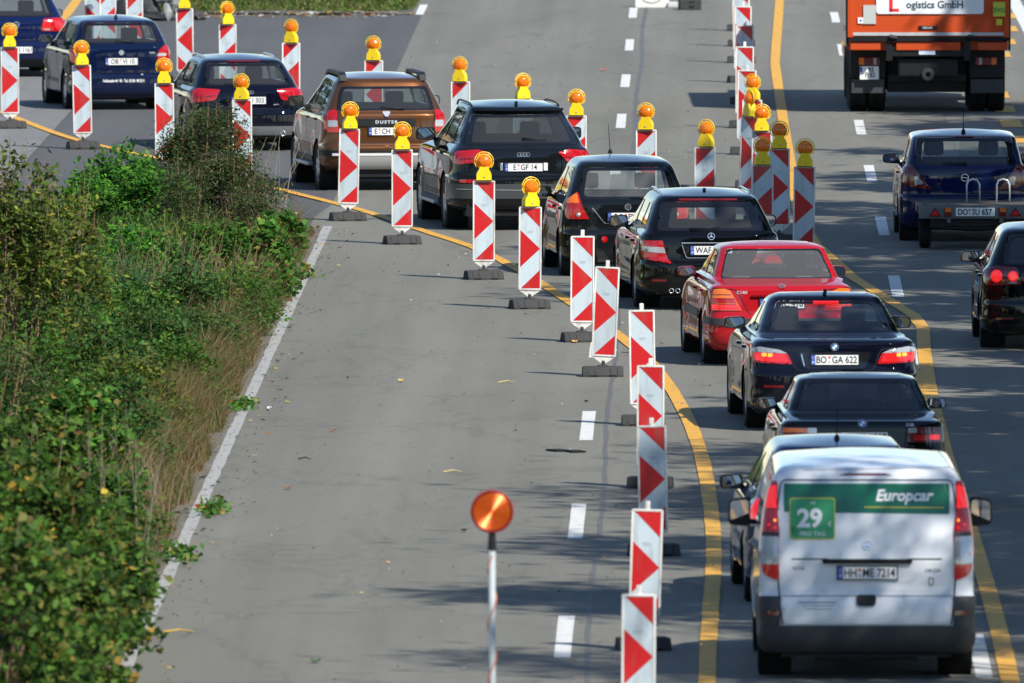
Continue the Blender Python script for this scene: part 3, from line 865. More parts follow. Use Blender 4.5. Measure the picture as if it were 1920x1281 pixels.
class Car:
    def __init__(s, name, label, cat, xy, heading, rows, paint_m, wheels=(0, 2.6), R=0.315, tw=0.205, nr=5.0, nf=3.2, group='cars in the queue', roof_arc=0.03):
        s.e = empty(name, (xy[0], xy[1], 0), rad(heading), label, cat, group)
        s.paint = paint_m; s.wy = wheels; s.R = R; s.tw = tw
        s.sh = Shell(rows, nr, nf, wheels, roof_arc=roof_arc)
        s.holes = []; s.rows = rows
    # authoring: ('r', x, z) on the rear, ('s', y, z) on the flank
    def uv(s, pts, sign=1):
        out = []
        for p in pts:
            if p[0] == 'r': q = s.sh.r(p[1], p[2]); out.append((q[0] * sign, q[1]))
            elif p[0] == 's': out.append(s.sh.sd(p[1], p[2], sign))
            else: out.append(p)
        return out
    def loop(s, pts, r=0.02, sign=1):
        dense = []
        n = len(pts)
        q = s.uv(pts, sign)
        return round_poly(q, r)
    def patch(s, name, pts, m, off=0.005, r=0.02, sides=(1,), holes=(), step=0.06, skirt=0.02, parent=None, label=None, hr=None):
        res = []
        for sg in sides:
            lp = s.loop(pts, r, sg); hl = [s.loop(h, r if hr is None else hr, sg) for h in holes]
            if sg < 0: lp = lp[::-1]; hl = [h[::-1] for h in hl]
            V, F, loops = tri_region(lp, hl, step)
            P = s.sh.P(V[:, 0], V[:, 1], off); verts = [tuple(p) for p in P]; faces = [tuple(f) for f in F]
            if skirt:
                for L in loops:
                    L = np.array(L); a = s.sh.P(L[:, 0], L[:, 1], off); b = s.sh.P(L[:, 0], L[:, 1], off - skirt)
                    k = len(verts); n = len(L)
                    verts += [tuple(p) for p in a] + [tuple(p) for p in b]
                    ar = sum(L[i - 1][0] * L[i][1] - L[i][0] * L[i - 1][1] for i in range(n)); ccw = ar > 0
                    hole = L is not loops[0] and not np.array_equal(L, np.array(loops[0]))
                    for i in range(n):
                        j = (i + 1) % n; f = (k + i, k + n + i, k + n + j, k + j)
                        if ccw == hole: f = f[::-1]
                        faces.append(f)
            o = mk(name, verts, faces, m, parent if parent is not None else s.e, smooth=True)
            if label: o['label'] = label
            res.append(o)
        return res if len(res) > 1 else res[0]
    def ribbon(s, name, pts, w, m, off=0.002, closed=False, r=0.03, sides=(1,), parent=None):
        """a thin strip following a line on the surface"""
        res = []
        for sg in sides:
            q = s.uv(pts, sg)
            if closed: q = round_poly(q, r); q = subdiv(q, 0.05); q.append(q[0])
            else:
                out = []
                qq = round_poly([(2 * q[0][0] - q[1][0], 2 * q[0][1] - q[1][1])] + q + [(2 * q[-1][0] - q[-2][0], 2 * q[-1][1] - q[-2][1])], [0] + [0] + [r] * (len(q) - 2) + [0, 0])[1:-1] if len(q) > 2 else q
                for a, b in zip(qq[:-1], qq[1:]):
                    n = max(1, int(math.hypot(b[0] - a[0], b[1] - a[1]) / 0.05)); out += [(a[0] + (b[0] - a[0]) * k / n, a[1] + (b[1] - a[1]) * k / n) for k in range(n)]
                q = out + [qq[-1]]
            Q = np.array(q); T = np.gradient(Q, axis=0); T /= np.maximum(np.linalg.norm(T, axis=1, keepdims=True), 1e-9)
            Nn = np.stack([-T[:, 1], T[:, 0]], 1) * w / 2
            A = Q + Nn; B = Q - Nn
            a = s.sh.P(A[:, 0], A[:, 1], off); b = s.sh.P(B[:, 0], B[:, 1], off)
            n = len(Q); res.append(mk(name, list(a) + list(b), [(i, n + i, n + i + 1, i + 1) for i in range(n - 1)], m, parent if parent is not None else s.e, smooth=True))
        return res if len(res) > 1 else res[0]
    def frame(s, pt, off=0.004, sign=1, upright=0.0):
        U, v = s.uv([pt], sign)[0]
        U0 = np.array([U]); v0 = np.array([v])
        p = Vector(s.sh.P(U0, v0, off)[0]); n = Vector(s.sh.N(U0, v0)[0])
        if upright: n.z *= (1 - upright); n.normalize()
        right = Vector((0, 0, 1)).cross(n); right.normalize(); up = n.cross(right)
        M = Matrix.Identity(4)
        M.col[0][:3] = right; M.col[1][:3] = -n; M.col[2][:3] = up; M.col[3][:3] = p
        return M       # local x to the right, -y outward, z up
    def text(s, t, pt, h, m=None, off=0.006, parent=None, name='lettering', upright=0.0, **k):
        return text_obj(t, h, s.frame(pt, off, upright=upright), m or SILVER, parent if parent is not None else s.e, name, **k)
    def plate(s, t, pt, off=0.012, two_line=None, w=0.52, h=0.11, glow=None, upright=0.5, parts=None):
        M = s.frame(pt, off, upright=upright)
        o = MB().prism(round_poly([(-w / 2, -h / 2), (w / 2, -h / 2), (w / 2, h / 2), (-w / 2, h / 2)], 0.01), -0.003, 0.006).xf(M).build('license_plate', WHITE, s.e)
        fr = MB()
        for x, z, a, b in ((0, -h / 2 - 0.004, w + 0.02, 0.01), (0, h / 2 + 0.004, w + 0.02, 0.01), (-w / 2 - 0.004, 0, 0.01, h), (w / 2 + 0.004, 0, 0.01, h)):
            fr.box((x, -0.001, z), (a, 0.012, b))
        fr.xf(M).build('plate_frame', BLACK, o)
        MB().box((-w / 2 + 0.024, -0.0042, 0), (0.044, 0.001, h - 0.006)).xf(M).build('euro_band', EUBLUE, o)
        st = MB(); 
        for k in range(12):
            a = k * math.pi / 6; st.box((-w / 2 + 0.024 + 0.013 * math.cos(a), -0.0052, 0.022 + 0.013 * math.sin(a)), (0.004, 0.0006, 0.004))
        st.xf(M).build('euro_stars', mat('star yellow', (0.8, 0.6, 0.05), 0.5), o)
        text_obj('D', 0.024, M @ Matrix.Translation((-w / 2 + 0.024, -0.0056, -0.026)), WINK, o, 'letter', bold=0.02)
        # lettering either side of the round seals
        a, b = t.split('*')
        hh = 0.074
        Va, _ = text_shape(a, hh, narrow=0.86, bold=0.028); Vb, _ = text_shape(b, hh, narrow=0.86, bold=0.028)
        wa = max(v[0] for v in Va) * 2; wb = max(v[0] for v in Vb) * 2
        total = wa + wb + 0.062
        free = w - 0.06; k = min(1.0, free / total * 0.97); nar = 0.86 * k
        total = (wa + wb) * k + 0.062 * k; x0 = -w / 2 + 0.05 + (free - total) / 2
        text_obj(a, hh, M @ Matrix.Translation((x0 + wa * k / 2, -0.0045, 0)), INK, o, 'lettering', narrow=nar, bold=0.028)
        text_obj(b, hh, M @ Matrix.Translation((x0 + wa * k + 0.062 * k + wb * k / 2, -0.0045, 0)), INK, o, 'lettering', narrow=nar, bold=0.028)
        sx = x0 + wa * k + 0.031 * k
        for dz, mm_, r_ in ((0.026, mat('red seal', (0.6, 0.1, 0.06), 0.5), 0.015), (-0.022, mat('silver seal', (0.5, 0.5, 0.5), 0.4), 0.017)):
            MB().lathe([(0, -0.0053), (r_, -0.0053), (r_, -0.004)], (sx, 0, dz), 'y', 14).xf(M).build('seal', mm_, o)
        return o
    # ---- the standard pieces
    def body(s, gl_rear, gl_side, windscreen, rear_glass=None, pillars=(), trim=None, glass=None, gap=0.045, side_r=0.05, rear_r=0.06, frit=True, crown=0.035, step=0.045, no_side=False):
        sh = s.sh; g = glass or glass_mat('tinted car glass', (0.70, 0.76, 0.74))
        holes = []
        if gl_rear: holes.append(s.loop(gl_rear, rear_r))
        sides = gl_side if isinstance(gl_side, dict) else {'band': gl_side, 'panes': []}
        if gl_side: holes.append(s.loop(sides['band'], side_r))
        if windscreen:
            zt_, zb_ = windscreen[0][2], windscreen[1][2]; windscreen = []
            for z_, ins in ((zt_, 0.90), (zb_, 0.93)):
                windscreen.append((sh.U - float(np.interp(ins, sh.gx, sh.gt)) * sh.Uf, sh.vz(z_)))
            windscreen += [(sh.U, sh.vz(zb_)), (sh.U, sh.vz(zt_))]
            wr = [0.06, 0.06, 0, 0]
            holes.append(s.loop(windscreen, wr))
        arcs = []
        for wy in s.wy:
            Ra = s.R + 0.045; c = []
            for k in range(25):
                a = rad(-20 + 220 * k / 24); y = wy + Ra * math.cos(a); z = max(s.R + Ra * math.sin(a), sh.zlo)
                q = s.sh.sd(y, z); c.append((q[0], q[1] if z > sh.zlo + 1e-4 else -0.02))
            arcs.append(c)
        V, F, _ = tri_region([(0, 0), (sh.U, 0), (sh.U, sh.V), (0, sh.V)], holes + arcs, step)
        ok = V[:, 1] > -1e-4
        F = F[ok[F].all(1)]
        P = sh.P(V[:, 0], V[:, 1]); N = sh.N(V[:, 0], V[:, 1])
        edge = (np.abs(V[:, 0]) < 1e-5) | (np.abs(V[:, 0] - sh.U) < 1e-5)
        n = len(V); idx = np.arange(n); mi = np.zeros(n, int); k = n; extra = []
        for i in range(n):
            if edge[i]: P[i, 0] = 0; N[i, 0] = 0; mi[i] = i
            else: mi[i] = k; extra.append(i); k += 1
        P2 = P[extra] * [-1, 1, 1]; N2 = N[extra] * [-1, 1, 1]
        N = N / np.maximum(np.linalg.norm(N, axis=1, keepdims=True), 1e-9); N2 = N2 / np.maximum(np.linalg.norm(N2, axis=1, keepdims=True), 1e-9)
        faces = [tuple(f) for f in F] + [tuple(mi[f][::-1]) for f in F]
        s.shell = mk('body', list(P) + list(P2), faces, s.paint, s.e, smooth=True, normals=list(N) + list(N2))
        # roof
        us = np.linspace(0, sh.U, 70); ss = np.linspace(1, 0, 12); E = sh.P(us, np.full(70, sh.V)); VV = []; FF = []
        for a in ss:
            for p in E:
                g_ = max(0.0, min(1.0, (p[1] - E[0][1]) / 0.75)); h_ = max(0.0, min(1.0, (E[-1][1] - p[1]) / 0.6))
                VV.append((p[0] * a, p[1], p[2] + crown * (1 - a * a) * (1 - (1 - g_) ** 2) * (1 - (1 - h_) ** 2)))
        m = 70
        for i in range(11):
            for j in range(69): FF.append((i * m + j, (i + 1) * m + j, (i + 1) * m + j + 1, i * m + j + 1))
        nn = len(VV); VV += [(-x, y, z) for x, y, z in VV]; FF += [tuple(nn + q for q in f[::-1]) for f in FF]
        bm = bmesh.new(); vs = [bm.verts.new(v) for v in VV]
        for f in FF:
            try: bm.faces.new([vs[q] for q in f])
            except ValueError: pass
        bmesh.ops.remove_doubles(bm, verts=bm.verts, dist=0.0008); bmesh.ops.recalc_face_normals(bm, faces=bm.faces)
        me = bpy.data.meshes.new('roof'); bm.to_mesh(me); bm.free(); me.materials.append(s.paint)
        me.polygons.foreach_set('use_smooth', [True] * len(me.polygons)); s.roof = link(bpy.data.objects.new('roof', me), s.e)
        up = sum(p.normal.z * p.area for p in me.polygons)
        if up < 0: me.flip_normals()
        # glazing
        if gl_rear:
            # shrink the pane inside the black border
            lp = np.array(s.loop(gl_rear, rear_r)); 
            rg = rear_glass or gl_rear
            full = [(abs(u) * (1 if u >= 0 else -1), v) for u, v in lp]
            s.win = s.patch('rear_window', gl_rear, g, off=-0.008, r=rear_r, skirt=0, step=0.08)
            s.patch('window_border', gl_rear, TRIM, off=-0.003, r=rear_r, holes=[rg], hr=0.07, skirt=0.012, step=0.08, parent=s.win)
        if gl_side:
            for sg in (1, -1):
                if sides['panes']:
                    s.patch('window_frame', sides['band'], TRIM, off=0.001, r=side_r, holes=sides['panes'], hr=0.03, sides=(sg,), step=0.1)
                for pn in (sides['panes'] or [sides['band']]):
                    s.patch('side_window', pn, g, off=-0.006, r=0.03, sides=(sg,), skirt=0, step=0.1)
        if windscreen:
            s.patch('windscreen', windscreen, glass_mat('windscreen glass', (0.82, 0.87, 0.85)), off=-0.006, r=wr, skirt=0, step=0.12, sides=(1, -1))
        # underbody, wheel arch liners, cabin floor
        yr = float(s.sh.T[:, 2].min()); yf = float(s.sh.T[:, 3].max()); W = s.sh.W
        MB().box((0, (yr + yf) / 2, 0.30), (2 * W - 0.42, yf - yr - 0.22, 0.20)).box((0, yr + 0.34, 0.26), (2 * W - 0.56, 0.34, 0.12)).box((0, yr + 0.46, 0.32), (0.9, 0.5, 0.30)).box((0, 0.0, 0.22), (1.2, 0.30, 0.16)).box((0.2, 1.5, 0.21), (0.5, 2.4, 0.10)).box((0, s.wy[1], 0.22), (1.2, 0.5, 0.14)).build('underbody', BLACK, s.e)  # low boxes added so the gap under the car stays dark
        for wy in s.wy:
            for sg in (1, -1):
                Ra = s.R + 0.055
                a = MB().lathe([(Ra, sg * (W - 0.012)), (Ra, sg * (W - 0.30)), (0.0, sg * (W - 0.305))], (0, wy, s.R), 'x', 20, 0, 360)
                a.build('wheel_arch', DARK, s.e, smooth=True)
                s.wheel(wy, sg)
    def wheel(s, wy, sg, spokes=5):
        R = s.R; x1 = s.sh.W - 0.006; x0 = x1 - s.tw; xm = (x0 + x1) / 2; hwid = s.tw / 2
        prof = [(R * 0.66, -hwid + 0.01), (R * 0.72, -hwid), (R * 0.92, -hwid), (R * 0.985, -hwid + 0.018), (R, -hwid + 0.045), (R, -0.035), (R - 0.008, -0.032), (R - 0.008, -0.026), (R, -0.022), (R, 0.022), (R - 0.008, 0.026), (R - 0.008, 0.032), (R, 0.035), (R, hwid - 0.045), (R * 0.985, hwid - 0.018), (R * 0.92, hwid), (R * 0.72, hwid), (R * 0.66, hwid - 0.01)]
        t = MB().lathe([(r, sg * (h)) for r, h in prof], (sg * xm, wy, R), 'x', 30).build('wheel', RUBBER, s.e, smooth=True, angle=40)
        rm = MB().lathe([(R * 0.67, sg * (hwid - 0.012)), (R * 0.62, sg * (hwid - 0.012)), (R * 0.60, sg * (hwid - 0.05)), (R * 0.60, -sg * hwid * 0.8)], (sg * xm, wy, R), 'x', 28)
        for k in range(spokes):
            a = 2 * math.pi * k / spokes
            rm.box((0, 0, 0), (0.02, 0.075, R * 0.56), None, 0.006)
            M = Matrix.Translation((sg * (xm + hwid - 0.025), wy, R)) @ Matrix.Rotation(a, 4, 'X') @ Matrix.Translation((0, 0, R * 0.33))
            q = len(rm.v); nb = 0
            # transform only the box just added
            cnt = s._last_box(rm)
            for i in range(q - cnt, q): rm.v[i] = tuple(M @ Vector(rm.v[i]))
        rm.lathe([(0, sg * 0.0), (0.06, 0), (0.07, -sg * 0.02)], (sg * (xm + hwid - 0.012), wy, R), 'x', 14)
        rm.build('rim', ALLOY, t, smooth=True, angle=35)
        MB().lathe([(0, 0), (R * 0.6, 0)], (sg * (xm + hwid - 0.08), wy, R), 'x', 16).build('brake_disc', DARK, t)
    def _last_box(s, mb):
        if not hasattr(Car, '_bn'):
            Car._bn = len(MB().box((0, 0, 0), (0.02, 0.075, 0.2), None, 0.006).v)
        return Car._bn
    def mirrors(s, y, z, w=0.23, h=0.15, m=None, reach=0.17, sides=(1, -1), tilt=0):
        hw = float(s.sh.row(s.sh.vz(z))[1])
        for sg in sides:
            x = sg * (hw + reach)
            mb = MB()
            prof = round_poly([(-w / 2, -h / 2), (w / 2, -h * 0.42), (w / 2, h * 0.42), (-w / 2, h / 2)] if sg > 0 else [(-w / 2, -h * 0.42), (w / 2, -h / 2), (w / 2, h / 2), (-w / 2, h * 0.42)], 0.05)
            n = len(prof); V = []; Fc = []
            for sc, yy in ((0.90, -0.075), (1.0, -0.06), (1.0, -0.02), (0.88, 0.03), (0.6, 0.065), (0.2, 0.08)):
                V += [(x + a * sc, y + yy, z + b * sc) for a, b in prof]
            for k in range(5):
                for i in range(n): Fc.append((k * n + i, k * n + (i + 1) % n, (k + 1) * n + (i + 1) % n, (k + 1) * n + i))
            Fc += [tuple(range(n))[::-1], tuple(5 * n + i for i in range(n))]
            mb.add(V, Fc); mb.tube([(sg * (hw - 0.03), y + 0.02, z - h * 0.35), (x - sg * w * 0.2, y + 0.0, z - h * 0.35)], 0.022, 8)
            o = mb.build('wing_mirror', m or s.paint, s.e, angle=50)
            gp = [(a * 0.84, b * 0.84) for a, b in prof]
            rot = Matrix.Rotation(sg * rad(-14), 4, 'Z') @ Matrix.Rotation(rad(6), 4, 'X')
            fr = MB().prism([(a * 0.93, b * 0.93) for a, b in prof], 0.0, 0.006).xf(Matrix.Translation((x, y - 0.082, z))); fr.build('mirror_rim', BLACK, o)
            gm = MB().prism(gp, 0, 0.002).xf(Matrix.Translation((x, y - 0.086, z)) @ Matrix.Rotation(sg * rad(-2), 4, 'Z') @ Matrix.Rotation(rad(5), 4, 'X'))
            gm.build('mirror_glass', MIRROR, o)
    def cabin(s, belt, yf_seat=1.35, yb=0.35, w=0.5, top=0.36, rear=True, rear_w=1.05, head_gap=0.0, col=None, rear_heads=2, shelf_y=(-0.35, 0.3), shelf_w=1.1, dash_y=2.1):
        col = col or SEAT
        for sg in (-1, 1):
            b = MB().box((sg * 0.37, yf_seat, belt - 0.33), (w, 0.14, 0.62), Matrix.Rotation(rad(-14), 3, 'X'), 0.05)
            o = b.build('seat', col, s.e, angle=40)
            hx = MB().box((sg * 0.37, yf_seat - 0.10, belt + top - 0.20), (0.27, 0.10, 0.20), Matrix.Rotation(rad(-6), 3, 'X'), 0.045)
            hx.tube([(sg * 0.37 - 0.06, yf_seat - 0.09, belt), (sg * 0.37 - 0.06, yf_seat - 0.1, belt + top - 0.2)], 0.007, 5)
            hx.tube([(sg * 0.37 + 0.06, yf_seat - 0.09, belt), (sg * 0.37 + 0.06, yf_seat - 0.1, belt + top - 0.2)], 0.007, 5)
            hx.build('headrest', col, o, angle=40)
        if rear:
            o = MB().box((0, yb, belt - 0.36), (rear_w + 0.15, 0.16, 0.55), Matrix.Rotation(rad(-16), 3, 'X'), 0.05).build('rear_bench', col, s.e, angle=40)
            for x in ((-0.38, 0.38) if rear_heads == 2 else (-0.38, 0, 0.38)):
                MB().box((x, yb - 0.09, belt - 0.03), (0.25, 0.09, 0.13), Matrix.Rotation(rad(-8), 3, 'X'), 0.04).build('headrest', col, o, angle=40)
        MB().box((0, sum(shelf_y) / 2, belt - 0.09), (shelf_w, shelf_y[1] - shelf_y[0], 0.03)).box((0, 1.0, 0.40), (1.25, 3.0, 0.04)).build('parcel_shelf', col, s.e)
        MB().box((0, dash_y, belt - 0.16), (1.25, 0.35, 0.18), None, 0.05).build('dashboard', BLACK, s.e)
        MB().box((0, dash_y - 0.55, belt + 0.36), (0.24, 0.02, 0.06), None, 0.01).build('rear_view_mirror', BLACK, s.e)
    def antenna(s, y, L=0.4, lean=-35, kind='whip', x=0.0):
        sh = s.sh; E = sh.P(np.linspace(0, sh.U, 200), np.full(200, sh.V)); i = int(np.argmin(np.abs(E[:, 1] - y)))
        z = E[i, 2] + 0.026
        if kind == 'fin':
            MB().prism([(y - 0.08, z - 0.02), (y + 0.10, z - 0.02), (y + 0.03, z + 0.01), (y - 0.06, z + 0.03)], x - 0.02, x + 0.02, 'yz').build('aerial', s.paint, s.e)
        else:
            a = rad(lean)
            MB().lathe([(0.03, -0.015), (0.026, 0.015), (0.012, 0.04), (0.0, 0.045)], (x, y, z), 'z', 10).tube([(x, y, z + 0.02), (x, y + L * math.sin(a), z + 0.02 + L * math.cos(a))], [0.006, 0.0035], 5).build('aerial', BLACK, s.e)
    def rails(s, y0, y1, x, m=None, h=0.045, zoff=-0.022, th=0.014, hz=None):
        sh = s.sh; zt = sh.zhi
        for sg in (1, -1):
            pts = []
            for k in range(17):
                t = k / 16; y = y0 + (y1 - y0) * t
                lift = h * 0.75 * min(1, 5 * t, 5 * (1 - t)) ** 0.8 if 0 < t < 1 else -0.035
                pts.append((sg * (x - 0.01 * abs(t - .5)), y, zt + zoff + sh.roof_arc * (1 - ((y - 1.1) / 1.5) ** 2) + lift))
            MB().tube(pts, th, 7).build('roof_rail', m or BLACK, s.e, smooth=True)
    def wiper(s, a, b, w=0.018):
        q0, q1 = s.uv([a, b]); Q = np.array([q0, q1]); P = s.sh.P(Q[:, 0], Q[:, 1], 0.022)
        p0, p1 = Vector(P[0]), Vector(P[1])
        o = MB().tube([p0 - Vector((0, -0.02, 0)), p0, p0.lerp(p1, 0.5), p1], [0.016, 0.014, 0.009, 0.006], 6).build('rear_wiper', BLACK, s.e, smooth=True)
    def doors(s, cuts, belt, low=0.27, m=None):
        m = m or DARK
        for y, yt in cuts:
            s.ribbon('door_gap', [('s', y, low), ('s', y, 0.55), ('s', yt, belt)], 0.009, m, sides=(1, -1))
    def handles(s, spots, m=None):
        for y, z in spots:
            for sg in (1, -1):
                s.patch('door_handle', [('s', y - 0.09, z - 0.016), ('s', y + 0.09, z - 0.016), ('s', y + 0.09, z + 0.016), ('s', y - 0.09, z + 0.016)], m or s.paint, off=0.026, r=0.015, sides=(sg,), skirt=0.026)
    def disc(s, name, pt, r, m, off=0.008, n=20, parent=None, th=0.01, ring=None):
        M = s.frame(pt, off)
        o = MB().lathe([(0, 0), (r, 0), (r, th)] if not ring else [(r - ring, 0), (r, 0), (r, th)], (0, 0, 0), 'y', n).xf(M).build(name, m, parent if parent is not None else s.e, angle=30)
        return o
    def exhaust(s, x, z, y, r=0.03, m=CHROME):
        MB().lathe([(r * 0.8, 0.20), (r * 0.8, 0.0), (r, 0.0), (r, 0.22)], (x, y, z), 'y', 14).build('exhaust', m, s.e, smooth=True)

def rows_of(W, H, yb, yf, zb, tail, belt, ybelt, hbelt, zg, yg, rw, ywb, ywt, hood=0.78, deck=None, Lr=0.55, Lg=0.42, z0=0.19, crown=0.035, shoulder=0.0, yroof=None, bump=0.045, Lf=0.9):
    """profile rows from bottom to top: z, half width, rear y, front y, rear corner length, front corner length"""
    h = W / 2
    R_ = [(z0, h - 0.075, yb + 0.11, yf - 0.14, Lr, Lf), (z0 + 0.07, h - 0.02, yb + 0.03, yf - 0.04, Lr, Lf), (z0 + 0.20, h, yb, yf, Lr, Lf),
          (zb - 0.05, h, yb + 0.004, yf - 0.01, Lr, Lf), (zb - 0.012, h - 0.002, yb + 0.012, yf - 0.02, Lr, Lf), (zb + 0.006, h - 0.004, yb + bump, yf - 0.03, Lr, Lf)]
    top = (deck[0] if deck else belt)
    zs = top - 0.13
    if zs > zb + 0.06:
        R_.append((zs, h - 0.012, tail, yf - 0.30, Lr, Lf))
    if deck:
        zd, yd = deck
        R_ += [(zd - 0.035, h - 0.03, tail + 0.01, yf - 0.75, Lr, Lf), (zd, h - 0.065, tail + 0.035, yf - 1.0, Lr, 0.85), (zd + 0.022, h - 0.11, tail + 0.16, ywb + 0.25, Lr, 0.8), (belt - 0.012, hbelt + 0.035, ybelt - 0.12, ywb + 0.08, Lg, 0.7)]
    else:
        R_ += [(belt - 0.045, h - 0.035 - shoulder * 0.3, (tail * 0.75 + ybelt * 0.25), ywb + 0.35, Lr * 0.95, 0.8)]
    R_ += [(belt, hbelt, ybelt, ywb, Lg, 0.6)]
    n = 3
    for k in range(1, n):
        t = k / n; R_.append((belt + (zg - belt) * t, hbelt + (rw + 0.03 - hbelt) * (t * 0.85 + 0.15 * t * t), ybelt + (yg - ybelt) * (t * 0.9 + 0.1 * t * t), ywb + (ywt - ywb) * t, Lg, 0.55))
    R_ += [(zg, rw + 0.03, yg, ywt, Lg, 0.5)]
    zt = H - crown - 0.03 - 0.012
    yr2 = yroof if yroof is not None else yg + 0.10
    R_ += [(zg + (zt - zg) * 0.6, rw - 0.005, yg + (yr2 - yg) * 0.35, ywt - 0.10, Lg, 0.5), (zt, rw - 0.055, yr2, ywt - 0.22, Lg, 0.45), (zt + 0.012, rw - 0.12, yr2 + 0.12, ywt - 0.38, Lg * 0.9, 0.4)]
    return R_

# ------------------------------------------------------------ the vehicles
def std_gap(c, pts, w=0.010, r=0.06, m=None): return c.ribbon('panel_gap', pts, w, m or DARK, closed=False, r=r)

P_NAVY = paint('dark blue lacquer', (0.003, 0.008, 0.034), 0.0)
P_BLUE = paint('blue lacquer', (0.004, 0.010, 0.052), 0.0)
P_BLACK = paint('black lacquer', (0.0025, 0.0028, 0.0034), 0.0)
P_BLACK2 = paint('grey black lacquer', (0.006, 0.0075, 0.009), 0.0)
P_INK = paint('blue black lacquer', (0.0028, 0.0035, 0.010), 0.0)
P_BROWN = paint('copper brown lacquer', (0.105, 0.044, 0.017), 0.45, 0.35, dirt=0.2)
P_RED = paint('red lacquer', (0.36, 0.008, 0.014), 0.0)
P_STEEL = paint('steel blue lacquer', (0.018, 0.042, 0.11), 0.2)
P_WHITE = paint('white lacquer', (0.72, 0.74, 0.76), 0.0, dirt=0.3)
G_DARK = glass_mat('dark privacy glass', (0.16, 0.19, 0.19))
G_MID = glass_mat('tinted car glass', (0.70, 0.76, 0.74))
G_CLEAR = glass_mat('clear car glass', (0.72, 0.78, 0.76), dust_sheen=0.04)

def r_(*p): return [('r', a, b) for a, b in p]
def sym(pts): return r_(*[(-x, z) for x, z in pts[::-1]]) if False else None

